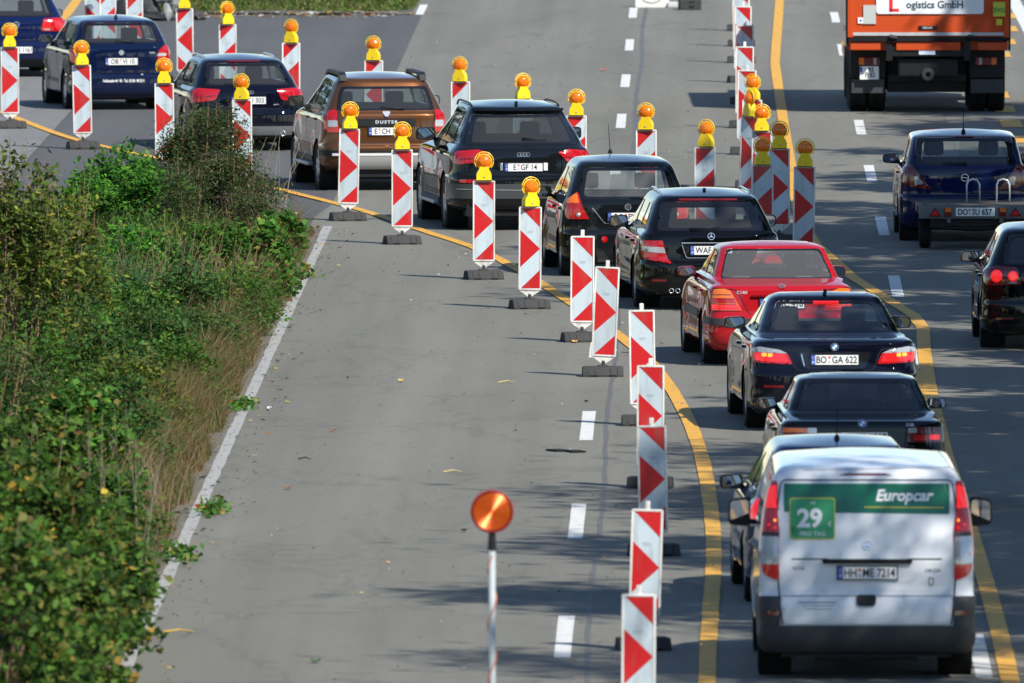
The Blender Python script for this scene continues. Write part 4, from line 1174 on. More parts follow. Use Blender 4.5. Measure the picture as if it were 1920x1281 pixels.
# ===== white panel van
def van():
    W = 1.90
    rows = [(0.24, 0.86, -0.93, 3.85, .42, .8), (0.32, .925, -1.00, 3.95, .42, .8), (0.45, .945, -1.02, 4.0, .42, .8), (0.68, .95, -1.01, 4.0, .42, .8), (0.74, .948, -0.985, 3.98, .42, .8), (0.755, .945, -0.955, 3.97, .42, .8),
            (1.05, .94, -0.95, 3.6, .42, .8), (1.20, .93, -0.93, 3.0, .42, .7), (1.45, .90, -0.89, 2.75, .42, .6), (1.70, .845, -0.83, 2.35, .42, .55), (1.77, .82, -0.80, 2.2, .42, .5), (1.83, .78, -0.74, 2.05, .42, .5), (1.862, .72, -0.62, 1.9, .40, .45), (1.872, .64, -0.45, 1.75, .38, .4)]
    c = Car('panel_van', 'white rental panel van with green band and 29 euro offer on its tailgate, nearest vehicle', 'van', (1.470, 166.86), 0.6, rows, P_WHITE, (0, 3.2), 0.335, 0.22, nr=9, roof_arc=0.012)
    c.body(None, {'band': [('s', 1.5, 1.22), ('s', 2.55, 1.22), ('s', 2.15, 1.66), ('s', 1.5, 1.68)], 'panes': [[('s', 1.55, 1.25), ('s', 2.5, 1.25), ('s', 2.12, 1.63), ('s', 1.55, 1.65)]]},
           [('f', 0, 1.68), ('f', 0, 1.24)], crown=0.045)
    X = 0.745
    # tailgate outline and pressings
    std_gap(c, r_((-X, 0.49), (-X, 1.755), (X, 1.755), (X, 0.49)), 0.014, 0.05)
    c.patch('tailgate', r_((-X + .012, 0.50), (X - .012, 0.50), (X - .012, 0.80), (-X + .012, 0.80)), P_WHITE, off=0.016, r=[0.06, 0.06, 0.005, 0.005], skirt=0.02)
    c.ribbon('panel_crease', r_((-0.66, 1.065), (-0.34, 1.065)), 0.012, GREY_PL, 0.003); c.ribbon('panel_crease', r_((0.36, 1.065), (0.66, 1.065)), 0.012, GREY_PL, 0.003)
    c.ribbon('panel_crease', r_((-X, 0.735), (X, 0.735)), 0.006, GREY_PL, 0.018)
    # black lower bumper wrapping both corners
    for sg in (1, -1):
        c.patch('bumper', [('r', 0.752, 0.30), ('s', -0.40, 0.30), ('s', -0.40, 0.735), ('r', 0.752, 0.735)], GREY_PL, off=0.012, r=0.01, sides=(sg,))
        c.patch('reflector', r_((0.77, 0.575), (0.885, 0.575), (0.885, 0.615), (0.77, 0.615)), RED_D, off=0.02, r=0.01, sides=(sg,))
    c.patch('bumper', r_((-0.9, 0.27), (0.9, 0.27), (0.9, 0.485), (-0.9, 0.485)), GREY_PL, off=0.03, r=0.02, skirt=0.04)
    c.patch('bumper', r_((-0.85, 0.20), (0.85, 0.20), (0.85, 0.30), (-0.85, 0.30)), BLACK, off=0.01, r=0.02, skirt=0.04)
    # lamps
    for sg in (1, -1):
        t = c.patch('tail_light', r_((0.765, 0.87), (0.90, 0.93), (0.925, 1.12), (0.905, 1.42), (0.845, 1.70), (0.775, 1.745), (0.762, 1.30)), RED_L, off=0.016, r=0.04, sides=(sg,), skirt=0.03)
        c.patch('reversing_lens', r_((0.772, 1.02), (0.915, 1.02), (0.912, 1.26), (0.768, 1.26)), CLEAR_L, off=0.022, r=0.025, sides=(sg,), parent=t)
        c.patch('lens_divider', r_((0.765, 1.262), (0.905, 1.262), (0.90, 1.30), (0.765, 1.30)), GREY_PL, off=0.021, r=0.008, sides=(sg,), parent=t)
        c.patch('brake_lens', r_((0.785, 1.50), (0.872, 1.50), (0.838, 1.68), (0.782, 1.71)), RED_ON, off=0.022, r=0.02, sides=(sg,), parent=t)
        c.patch('lens_divider', r_((0.765, 1.495), (0.88, 1.495), (0.88, 1.505), (0.765, 1.505)), RED_D, off=0.023, r=0.002, sides=(sg,), parent=t)
        for a, b in ((0.80, 1.40), (0.85, 1.36), (0.80, 1.335)):
            M = c.frame(('r', sg * a, b), 0.022); MB().lathe([(0, 0), (0.012, 0)], (0, 0, 0), 'y', 8).xf(M).build('bulb', AMBER_ON if b == 1.40 else RED_ON, t)
    # green band with the hire firm's lettering
    GREEN = mat('green foil', (0.0, 0.125, 0.055), 0.3, coat=0.5)
    LGREEN = mat('light green foil', (0.03, 0.29, 0.10), 0.35, coat=0.3)
    GOLD = mat('gold line', (0.55, 0.50, 0.05), 0.4)
    band = c.patch('green_band', r_((-X + .02, 1.475), (X - .02, 1.455), (X - .02, 1.725), (-X + .02, 1.725)), GREEN, off=0.003, r=0.004, skirt=0.003)
    c.text('Europcar', ('r', 0.335, 1.605), 0.098, WINK, off=0.007, parent=band, bold=0.05, shear=0.22, narrow=0.95)
    c.ribbon('gold_line', r_((-0.02, 1.517), (0.68, 1.512)), 0.010, GOLD, 0.006, parent=band)
    stick = c.patch('offer_sticker', r_((-0.675, 1.235), (-0.275, 1.235), (-0.275, 1.60), (-0.675, 1.60)), GOLD, off=0.007, r=0.03, skirt=0.004)
    c.patch('sticker_face', r_((-0.665, 1.245), (-0.285, 1.245), (-0.285, 1.59), (-0.665, 1.59)), LGREEN, off=0.0085, r=0.025, skirt=0.001, parent=stick)
    c.text('29', ('r', -0.50, 1.42), 0.155, WINK, off=0.012, parent=stick, bold=0.05)
    c.text('\u20ac', ('r', -0.325, 1.37), 0.04, WINK, off=0.012, parent=stick)
    c.text('AB', ('r', -0.475, 1.555), 0.028, WINK, off=0.012, parent=stick)
    c.text('PRO TAG', ('r', -0.475, 1.285), 0.038, WINK, off=0.012, parent=stick)
    # handle, badge, writing
    c.patch('handle_strip', r_((-0.39, 1.025), (0.40, 1.025), (0.40, 1.065), (-0.39, 1.065)), BLACK, off=0.035, r=0.018, skirt=0.04)
    b = c.disc('emblem', ('r', 0.0, 1.185), 0.042, CHROME, ring=0.006)
    for k in range(3):
        a = rad(90 + 120 * k); M = c.frame(('r', 0.0, 1.185), 0.010)
        MB().prism([(0.038 * math.cos(a), 0.038 * math.sin(a)), (0.008 * math.cos(a + 1.5), 0.008 * math.sin(a + 1.5)), (0.008 * math.cos(a - 1.5), 0.008 * math.sin(a - 1.5))], -0.002, 0.004).xf(M).build('emblem_star', CHROME, b)
    lz = 0.70
    c.patch('plate_recess', r_((-0.30, 0.86), (0.39, 0.86), (0.39, 1.02), (-0.30, 1.02)), P_WHITE, off=0.004, r=0.05, skirt=0.006)
    c.plate('HH*ME 7214', ('r', 0.005, 0.945), off=0.014)
    c.patch('lock_handle', r_((-0.085, 0.655), (0.075, 0.655), (0.085, 0.735), (-0.095, 0.735)), BLACK, off=0.035, r=0.03, skirt=0.04)
    c.text('VITO', ('r', -0.60, 0.985), 0.028, mat('dark chrome', (0.25, 0.25, 0.26), 0.25, 0.9), bold=0.03, space=1.2)
    c.text('110 CDI', ('r', 0.58, 0.965), 0.028, mat('dark chrome', (0.25, 0.25, 0.26), 0.25, 0.9), bold=0.03)
    c.patch('fuel_sticker', r_((0.545, 0.835), (0.585, 0.835), (0.585, 0.90), (0.545, 0.90)), INK, off=0.006, r=0.01, skirt=0.002)
    c.patch('fuel_sticker', r_((0.552, 0.842), (0.578, 0.842), (0.578, 0.893), (0.552, 0.893)), WHITE, off=0.008, r=0.006, skirt=0.002)
    for k, t in enumerate(('Mietwagen Transporter Vermietung', 'Reservierung an jeder Station', 'Fahrzeuge in ganz Europa')):
        c.ribbon('small_print', r_((-0.60 + 0.03 * k, 0.685 - 0.028 * k), (-0.27 - 0.02 * k, 0.685 - 0.028 * k)), 0.005, GREY_PL, 0.017)
    c.patch('brake_light', r_((-0.24, 1.795), (0.22, 1.795), (0.16, 1.81), (-0.18, 1.81)), RED_D, off=0.006, r=0.005, skirt=0.01)
    c.ribbon('roof_seam', [('r', -0.55, 1.84), ('s', 1.6, 1.868)], 0.012, GREY_PL, 0.002)
    c.ribbon('sliding_door_rail', [('s', -0.75, 1.10), ('s', 0.9, 1.10)], 0.02, GREY_PL, 0.004, sides=(1, -1))
    c.doors([(1.4, 1.45), (2.4, 2.4)], 1.2)
    c.mirrors(2.25, 1.30, 0.20, 0.27, BLACK, 0.16)
    MB().box((0, 3.0, 0.3), (1.3, 0.3, 0.2)).box((0, -0.3, 0.27), (1.25, 0.5, 0.22), None, 0.03).box((0, 0.8, 0.22), (1.2, 1.2, 0.16)).tube([(0.35, -0.75, 0.30), (0.35, -0.4, 0.33)], 0.035, 10).build('exhaust', STEEL, c.e)  # boxes around the pipe are added to darken the space under the van
    return c
van()

# ===== steel blue compact car mostly behind the van
def steel_hatch():
    rows = rows_of(1.76, 1.53, -0.82, 3.35, 0.60, -0.76, 0.98, -0.70, 0.80, 1.36, -0.42, 0.60, 2.35, 1.5, Lr=0.6, Lg=0.5)
    c = Car('hatchback_car', 'steel blue hatchback hidden behind the white van, only roof, left flank and mirror showing', 'car', (1.305, 177.18), 2.5, rows, P_STEEL, (0, 2.62), 0.31)
    c.body(r_((-0.60, 1.03), (0.60, 1.03), (0.50, 1.36), (-0.50, 1.36)), {'band': [('s', -0.15, 1.02), ('s', 1.85, 1.02), ('s', 1.25, 1.36), ('s', 0.15, 1.36)], 'panes': [[('s', 0.75, 1.04), ('s', 1.8, 1.04), ('s', 1.2, 1.34), ('s', 0.78, 1.34)], [('s', -0.08, 1.04), ('s', 0.68, 1.04), ('s', 0.70, 1.34), ('s', 0.2, 1.34)]]},
           [('s', 1.7, 1.36), ('s', 2.35, 1.02), (c.sh.U, c.sh.vz(0.995)), (c.sh.U, c.sh.vz(1.37))], rear_glass=r_((-0.54, 1.07), (0.54, 1.07), (0.45, 1.33), (-0.45, 1.33)))
    for sg in (1, -1):
        t = c.patch('tail_light', [('r', 0.60, 0.80), ('s', -0.58, 0.80), ('s', -0.54, 0.98), ('r', 0.68, 1.0)], RED_ON, off=0.012, r=0.03, sides=(sg,))
        c.patch('reversing_lens', [('r', 0.60, 0.73), ('s', -0.6, 0.73), ('s', -0.58, 0.79), ('r', 0.60, 0.79)], CLEAR_L, off=0.012, r=0.01, sides=(sg,), parent=t)
    c.doors([(0.72, 0.74), (1.75, 1.9)], 1.0); c.handles([(0.0, 0.86), (0.95, 0.86)])
    c.cabin(0.97); c.mirrors(1.75, 1.02, 0.22, 0.15, BLACK, 0.14); c.antenna(0.12, 0.30, -20)
    c.plate('BO*KL 481', ('r', 0, 0.75))
    std_gap(c, r_((-0.60, 0.60), (-0.60, 0.98), (0.60, 0.98), (0.60, 0.60)))
steel_hatch()

# ===== black compact saloon, second hand look (bmw e36 sized)
def roundel(c, z, r=0.041, x=0.0):
    b = c.disc('emblem', ('r', x, z), r, TRIM, off=0.010)
    M = c.frame(('r', x, z), 0.0125)
    BL = mat('emblem blue', (0.05, 0.25, 0.70), 0.3)
    for k in range(4):
        a0 = k * math.pi / 2
        pts = [(0, 0)] + [(r * 0.68 * math.cos(a0 + j * math.pi / 12), r * 0.68 * math.sin(a0 + j * math.pi / 12)) for j in range(7)]
        MB().prism(pts, -0.001, 0.001).xf(M).build('emblem_quarter', WHITE if k % 2 == 0 else BL, b)
    MB().lathe([(r * 0.94, -0.001), (r * 1.04, -0.001), (r * 1.04, 0.004)], (0, 0, 0), 'y', 20).xf(M).build('emblem_ring', CHROME, b)

def star(c, z, r=0.045, x=0.0):
    b = c.disc('emblem', ('r', x, z), r, CHROME, off=0.012, ring=0.007)
    M = c.frame(('r', x, z), 0.014)
    for k in range(3):
        a = rad(90 + 120 * k)
        MB().prism([(r * 0.92 * math.cos(a), r * 0.92 * math.sin(a)), (0.009 * math.cos(a + 1.57), 0.009 * math.sin(a + 1.57)), (0.009 * math.cos(a - 1.57), 0.009 * math.sin(a - 1.57))], -0.002, 0.004).xf(M).build('emblem_star', CHROME, b)

def rings(c, z, x=0.0, r=0.029):
    b = None
    for k in range(4):
        o = MB().lathe([(r - 0.006, 0), (r, -0.003), (r + 0.001, 0.003)], (0, 0, 0), 'y', 18).xf(c.frame(('r', x + (k - 1.5) * r * 1.38, z), 0.010 + 0.001 * (k % 2))).build('emblem_ring', CHROME, c.e)

def compact_saloon():
    rows = rows_of(1.70, 1.40, -0.92, 3.50, 0.62, -0.84, 1.02, -0.20, 0.735, 1.30, 0.32, 0.565, 2.15, 1.4, deck=(0.955, -0.8), Lr=0.42, Lg=0.42)
    c = Car('saloon_car', 'black three-box saloon with dark rear lamps and 318i lettering, behind the steel blue roof', 'car', (1.625, 191.45), 2.0, rows, P_BLACK, (0, 2.7), 0.30, nr=6)
    c.body(r_((-0.63, 1.04), (0.63, 1.04), (0.52, 1.30), (-0.52, 1.30)), {'band': [('s', 0.3, 1.03), ('s', 1.75, 1.03), ('s', 1.25, 1.29), ('s', 0.55, 1.29)], 'panes': [[('s', 0.95, 1.05), ('s', 1.7, 1.05), ('s', 1.22, 1.27), ('s', 0.97, 1.27)], [('s', 0.35, 1.05), ('s', 0.88, 1.05), ('s', 0.9, 1.27), ('s', 0.58, 1.27)]]},
           [('s', 1.6, 1.29), ('s', 2.1, 1.04), (c.sh.U, c.sh.vz(1.025)), (c.sh.U, c.sh.vz(1.30))], rear_glass=r_((-0.60, 1.05), (0.60, 1.05), (0.49, 1.285), (-0.49, 1.285)))
    for sg in (1, -1):
        t = c.patch('tail_light', [('r', 0.46, 0.75), ('r', 0.82, 0.75), ('r', 0.81, 0.90), ('r', 0.46, 0.90)], RED_D, off=0.012, r=0.012, sides=(sg,), step=0.03)
        c.patch('brake_lens', r_((0.52, 0.77), (0.78, 0.77), (0.78, 0.82), (0.52, 0.82)), RED_L, off=0.016, r=0.008, sides=(sg,), parent=t)
        c.patch('brake_lens', r_((0.68, 0.775), (0.77, 0.775), (0.77, 0.825), (0.68, 0.825)), RED_ON, off=0.019, r=0.012, sides=(sg,), parent=t)
        c.patch('turn_lens', r_((0.50, 0.85), (0.79, 0.85), (0.78, 0.892), (0.50, 0.892)), AMBER_L if sg < 0 else RED_D, off=0.016, r=0.008, sides=(sg,), parent=t)
        c.patch('reversing_lens', r_((0.46, 0.845), (0.55, 0.845), (0.55, 0.895), (0.46, 0.895)), CLEAR_L, off=0.017, r=0.008, sides=(sg,), parent=t)
    roundel(c, 0.935); c.text('318i', ('r', 0.48, 0.925), 0.034, bold=0.02)
    c.plate('BO*TX 318', ('r', 0, 0.80)); std_gap(c, r_((-0.80, 0.92), (-0.44, 0.90), (-0.42, 0.66), (0.42, 0.66), (0.44, 0.90), (0.80, 0.92)))
    c.patch('bumper_strip', [('s', -0.3, 0.50), ('r', 0.0, 0.50), ('r', 0.0, 0.57), ('s', -0.3, 0.57)], BLACK, off=0.012, r=0.0, sides=(1, -1))
    c.cabin(0.98, rear=True, shelf_y=(-0.15, 0.35)); c.mirrors(1.65, 1.02, 0.20, 0.12, None, 0.13)
    c.doors([(0.9, 0.92), (1.75, 1.8)], 1.0); c.handles([(0.35, 0.83), (1.15, 0.83)])
compact_saloon()

# ===== dark blue black executive saloon with brake lights on
def big_saloon():
    rows = rows_of(1.846, 1.468, -1.12, 3.72, 0.66, -1.03, 1.03, -0.30, 0.79, 1.335, 0.42, 0.60, 2.25, 1.5, deck=(0.985, -0.9), Lr=0.62, Lg=0.48)
    c = Car('saloon_car', 'blue-black executive saloon with bright brake lights and plate BO GA 622', 'car', (1.428, 207.65), 3.5, rows, P_INK, (0, 2.89), 0.325, 0.23, nr=4.6)
    c.body(r_((-0.66, 1.06), (0.66, 1.06), (0.53, 1.345), (-0.53, 1.345)), {'band': [('s', 0.25, 1.05), ('s', 2.0, 1.05), ('s', 1.35, 1.34), ('s', 0.62, 1.34)], 'panes': [[('s', 1.02, 1.07), ('s', 1.95, 1.07), ('s', 1.33, 1.32), ('s', 1.05, 1.32)], [('s', 0.32, 1.07), ('s', 0.95, 1.07), ('s', 0.98, 1.32), ('s', 0.64, 1.32)]]},
           [('s', 1.72, 1.335), ('s', 2.25, 1.06), (c.sh.U, c.sh.vz(1.035)), (c.sh.U, c.sh.vz(1.34))], rear_glass=r_((-0.62, 1.075), (0.62, 1.075), (0.49, 1.325), (-0.49, 1.325)), glass=G_CLEAR)
    for sg in (1, -1):
        t = c.patch('tail_light', [('r', 0.46, 0.735), ('r', 0.86, 0.755), ('s', -0.78, 0.82), ('s', -0.76, 0.90), ('r', 0.78, 0.915), ('r', 0.52, 0.865)], RED_L, off=0.014, r=0.03, sides=(sg,), step=0.04)
        c.patch('clear_lens', [('r', 0.515, 0.855), ('r', 0.86, 0.865), ('s', -0.76, 0.895), ('r', 0.80, 0.925), ('r', 0.60, 0.895)], CLEAR_L, off=0.018, r=0.015, sides=(sg,), step=0.03, parent=t)
        for a, b in ((0.70, 0.835), (0.76, 0.838)):
            c.patch('bulb_glow', r_((a - .024, b - .018), (a + .024, b - .018), (a + .024, b + .018), (a - .024, b + .018)), AMBER_ON, off=0.020, r=0.012, sides=(sg,), parent=t)
        c.patch('brake_lens', [('r', 0.50, 0.76), ('r', 0.85, 0.775), ('r', 0.86, 0.86), ('r', 0.55, 0.85)], RED_ON, off=0.016, r=0.02, sides=(sg,), parent=t, step=0.04)
        c.patch('reflector', r_((0.56, 0.485), (0.78, 0.485), (0.78, 0.51), (0.56, 0.51)), RED_D, off=0.006, r=0.01, sides=(sg,))
    c.patch('brake_light', r_((-0.14, 1.318), (0.14, 1.318), (0.14, 1.338), (-0.14, 1.338)), RED_ON, off=0.012, r=0.006)
    roundel(c, 0.925)
    # number plate recess
    c.patch('plate_recess', r_((-0.33, 0.69), (0.33, 0.69), (0.40, 0.87), (-0.40, 0.87)), TRIM, off=0.002, r=0.04, skirt=0.004)
    c.plate('BO*GA 622', ('r', 0, 0.785), off=0.014)
    c.ribbon('chrome_edge', r_((-0.335, 0.72), (-0.365, 0.85)), 0.012, CHROME, 0.008)
    std_gap(c, r_((-0.86, 0.93), (-0.50, 0.90), (-0.42, 0.67), (0.42, 0.67), (0.50, 0.90), (0.86, 0.93)), 0.012)
    std_gap(c, [('s', -0.45, 0.665), ('r', -0.45, 0.66), ('r', 0.45, 0.66)], 0.008) if False else None
    c.cabin(1.0, rear=True, shelf_y=(-0.2, 0.45), yb=0.55, yf_seat=1.5, dash_y=2.2); c.mirrors(1.85, 1.06, 0.24, 0.145, None, 0.15); c.antenna(0.62, kind='fin')
    c.doors([(0.98, 1.0), (1.95, 2.0)], 1.03); c.handles([(0.35, 0.87), (1.25, 0.87)]); c.exhaust(-0.52, 0.29, -1.10, 0.035)
    c.ribbon('panel_crease', [('s', -0.1, 0.86), ('s', 2.6, 0.86)], 0.006, DARK, 0.001, sides=(1, -1)) if False else None
big_saloon()

# ===== red saloon
def red_saloon():
    rows = rows_of(1.72, 1.42, -0.98, 3.50, 0.60, -0.91, 1.00, -0.28, 0.745, 1.315, 0.24, 0.575, 2.2, 1.4, deck=(0.935, -0.85), Lr=0.42, Lg=0.42)
    c = Car('saloon_car', 'red older saloon with orange and red rear lamps and C180 lettering', 'car', (0.899, 221.72), 5.0, rows, P_RED, (0, 2.69), 0.305, nr=5.5)
    c.body(r_((-0.665, 1.0), (0.665, 1.0), (0.545, 1.31), (-0.545, 1.31)), {'band': [('s', 0.25, 1.0), ('s', 1.8, 1.0), ('s', 1.3, 1.305), ('s', 0.5, 1.305)], 'panes': [[('s', 0.98, 1.02), ('s', 1.75, 1.02), ('s', 1.27, 1.285), ('s', 1.0, 1.285)], [('s', 0.30, 1.02), ('s', 0.91, 1.02), ('s', 0.93, 1.285), ('s', 0.53, 1.285)]]},
           [('s', 1.7, 1.305), ('s', 2.2, 1.02), (c.sh.U, c.sh.vz(1.005)), (c.sh.U, c.sh.vz(1.31))], rear_glass=r_((-0.645, 1.013), (0.645, 1.013), (0.53, 1.298), (-0.53, 1.298)), glass=glass_mat('clear older glass', (0.72, 0.74, 0.72), dust_sheen=0.12))
    for sg in (1, -1):
        t = c.patch('tail_light', [('r', 0.475, 0.655), ('r', 0.80, 0.655), ('s', -0.83, 0.66), ('s', -0.81, 0.90), ('r', 0.66, 0.905), ('r', 0.60, 0.88)], AMBER_L, off=0.012, r=[0.01, 0.0, 0.02, 0.03, 0.02, 0.02], sides=(sg,), step=0.035)
        c.patch('red_lens', [('r', 0.485, 0.662), ('r', 0.80, 0.662), ('s', -0.83, 0.665), ('s', -0.825, 0.72), ('r', 0.515, 0.72)], RED_ON, off=0.0155, r=0.006, sides=(sg,), step=0.035, parent=t)
        c.patch('amber_lens', [('r', 0.535, 0.745), ('r', 0.80, 0.745), ('s', -0.82, 0.745), ('s', -0.82, 0.80), ('r', 0.565, 0.80)], RED_L, off=0.0165, r=0.006, sides=(sg,), step=0.035, parent=t)
        for k in range(4):
            z = 0.675 + 0.055 * k; c.ribbon('lens_rib', [('r', 0.50 + 0.03 * k, z), ('r', 0.80, z)], 0.006, RED_D, 0.0175, sides=(sg,), parent=t)
    # black bumper strip, lower bumper
    for sg in (1, -1):
        c.patch('bumper_strip', [('r', 0.0, 0.485), ('s', -0.43, 0.485), ('s', -0.43, 0.565), ('r', 0.0, 0.565)], GREY_PL, off=0.018, r=0.0, sides=(sg,), skirt=0.02)
        c.patch('side_strip', [('s', 0.42, 0.50), ('s', 2.25, 0.50), ('s', 2.25, 0.60), ('s', 0.42, 0.60)], GREY_PL, off=0.012, r=0.01, sides=(sg,), skirt=0.012)
    star(c, 0.965 - 0.03); c.text('C180', ('r', -0.47, 0.865), 0.034, bold=0.02, space=1.25)
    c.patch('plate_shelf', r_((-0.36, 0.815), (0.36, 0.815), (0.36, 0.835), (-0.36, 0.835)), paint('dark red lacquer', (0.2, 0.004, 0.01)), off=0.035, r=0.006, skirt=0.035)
    c.plate('ME*RC 418', ('r', 0, 0.735), off=0.012)
    std_gap(c, r_((-0.80, 0.915), (-0.53, 0.90), (-0.37, 0.60), (0.37, 0.60), (0.53, 0.90), (0.80, 0.915)))
    c.cabin(0.97, rear=True, shelf_y=(-0.25, 0.3), col=mat('light grey seat', (0.12, 0.12, 0.125), 0.9))
    c.patch('brake_light', r_((-0.13, 1.21), (0.10, 1.21), (0.06, 1.275), (-0.07, 1.275)), RED_L, off=-0.05, r=0.02)
    # clothes and papers on the parcel shelf
    MB().box((-0.30, 0.0, 0.955), (0.30, 0.22, 0.07), Matrix.Rotation(0.1, 3, 'Z'), 0.02).build('paper_stack', WHITE, c.e)
    MB().box((0.12, 0.0, 0.94), (0.42, 0.24, 0.035), None, 0.01).build('paper_stack', WHITE, c.e)
    MB().box((-0.22, -0.10, 0.945), (0.30, 0.10, 0.05), None, 0.02).build('folded_vest', mat('orange vest', (0.8, 0.2, 0.03), 0.7), c.e)
    c.mirrors(1.72, 1.0, 0.20, 0.13, None, 0.15); c.doors([(0.95, 0.97), (1.85, 1.9)], 0.99); c.handles([(0.35, 0.84), (1.2, 0.84)])
red_saloon()

# ===== black estate with star badge
def star_estate():
    rows = rows_of(1.77, 1.47, -1.02, 3.62, 0.60, -0.95, 0.97, -0.90, 0.80, 1.31, -0.50, 0.625, 2.25, 1.5, Lr=0.60, Lg=0.50, yroof=-0.42, bump=0.05)
    c = Car('estate_car', 'black estate with star badge, roof rails and plate beginning WAF, beside the red saloon', 'car', (0.078, 235.67), 5.0, rows, P_BLACK, (0, 2.76), 0.315, nr=4.4)
    c.body(r_((-0.665, 0.985), (0.665, 0.985), (0.575, 1.33), (-0.575, 1.33)), {'band': [('s', -0.45, 1.0), ('s', 1.95, 1.0), ('s', 1.38, 1.31), ('s', -0.25, 1.31)], 'panes': [[('s', 1.02, 1.02), ('s', 1.9, 1.02), ('s', 1.35, 1.29), ('s', 1.05, 1.29)], [('s', 0.28, 1.02), ('s', 0.95, 1.02), ('s', 0.98, 1.29), ('s', 0.30, 1.29)], [('s', -0.38, 1.03), ('s', 0.20, 1.02), ('s', 0.22, 1.29), ('s', -0.20, 1.28)]]},
           [('s', 1.75, 1.31), ('s', 2.25, 1.0), (c.sh.U, c.sh.vz(0.985)), (c.sh.U, c.sh.vz(1.32))], rear_glass=r_((-0.53, 1.02), (0.53, 1.02), (0.46, 1.27), (-0.46, 1.27)), glass=G_MID)
    for sg in (1, -1):
        t = c.patch('tail_light', [('r', 0.50, 0.575), ('r', 0.84, 0.655), ('s', -0.74, 0.72), ('s', -0.72, 0.86), ('r', 0.60, 0.865), ('r', 0.56, 0.70)], RED_L, off=0.014, r=0.02, sides=(sg,), step=0.035)
        c.patch('clear_lens', [('r', 0.565, 0.705), ('r', 0.84, 0.735), ('r', 0.845, 0.795), ('r', 0.585, 0.78)], CLEAR_L, off=0.018, r=0.01, sides=(sg,), step=0.035, parent=t)
    c.patch('brake_light', r_((-0.36, 1.342), (0.36, 1.342), (0.36, 1.362), (-0.36, 1.362)), RED_D, off=0.012, r=0.006)
    star(c, 0.915)
    c.patch('plate_recess', r_((-0.30, 0.63), (0.30, 0.63), (0.37, 0.84), (-0.37, 0.84)), TRIM, off=0.002, r=0.03, skirt=0.004)
    c.ribbon('chrome_strip', r_((-0.37, 0.835), (0.37, 0.835)), 0.012, CHROME, 0.014)
    c.ribbon('chrome_strip', r_((-0.365, 0.82), (-0.31, 0.65), (0.31, 0.65), (0.365, 0.82)), 0.008, CHROME, 0.008)
    c.plate('WAF*SJ 92', ('r', 0, 0.745), off=0.014)
    std_gap(c, r_((-0.60, 0.90), (-0.47, 0.535), (0.47, 0.535), (0.60, 0.90)))
    c.wiper(('r', -0.25, 0.995), ('r', 0.12, 1.01)); c.rails(-0.20, 1.45, 0.555, CHROME, 0.05); c.antenna(0.1, kind='fin')
    c.patch('reflector', r_((0.56, 0.36), (0.74, 0.36), (0.74, 0.385), (0.56, 0.385)), RED_D, off=0.004, r=0.01, sides=(1, -1))
    c.exhaust(-0.50, 0.245, -1.02, 0.03); c.exhaust(-0.42, 0.245, -1.02, 0.03)
    c.cabin(0.96, rear=True, yb=0.25, shelf_y=(-0.7, 0.0)); c.mirrors(1.75, 1.0, 0.24, 0.16, None, 0.15)
    c.doors([(0.24, 0.25), (0.98, 1.0), (1.9, 1.95)], 0.99); c.handles([(0.35, 0.82), (1.22, 0.82)])
    c.ribbon('chrome_strip', [('s', -0.45, 0.992), ('s', 1.95, 0.992)], 0.010, CHROME, 0.003, sides=(1, -1))
star_estate()

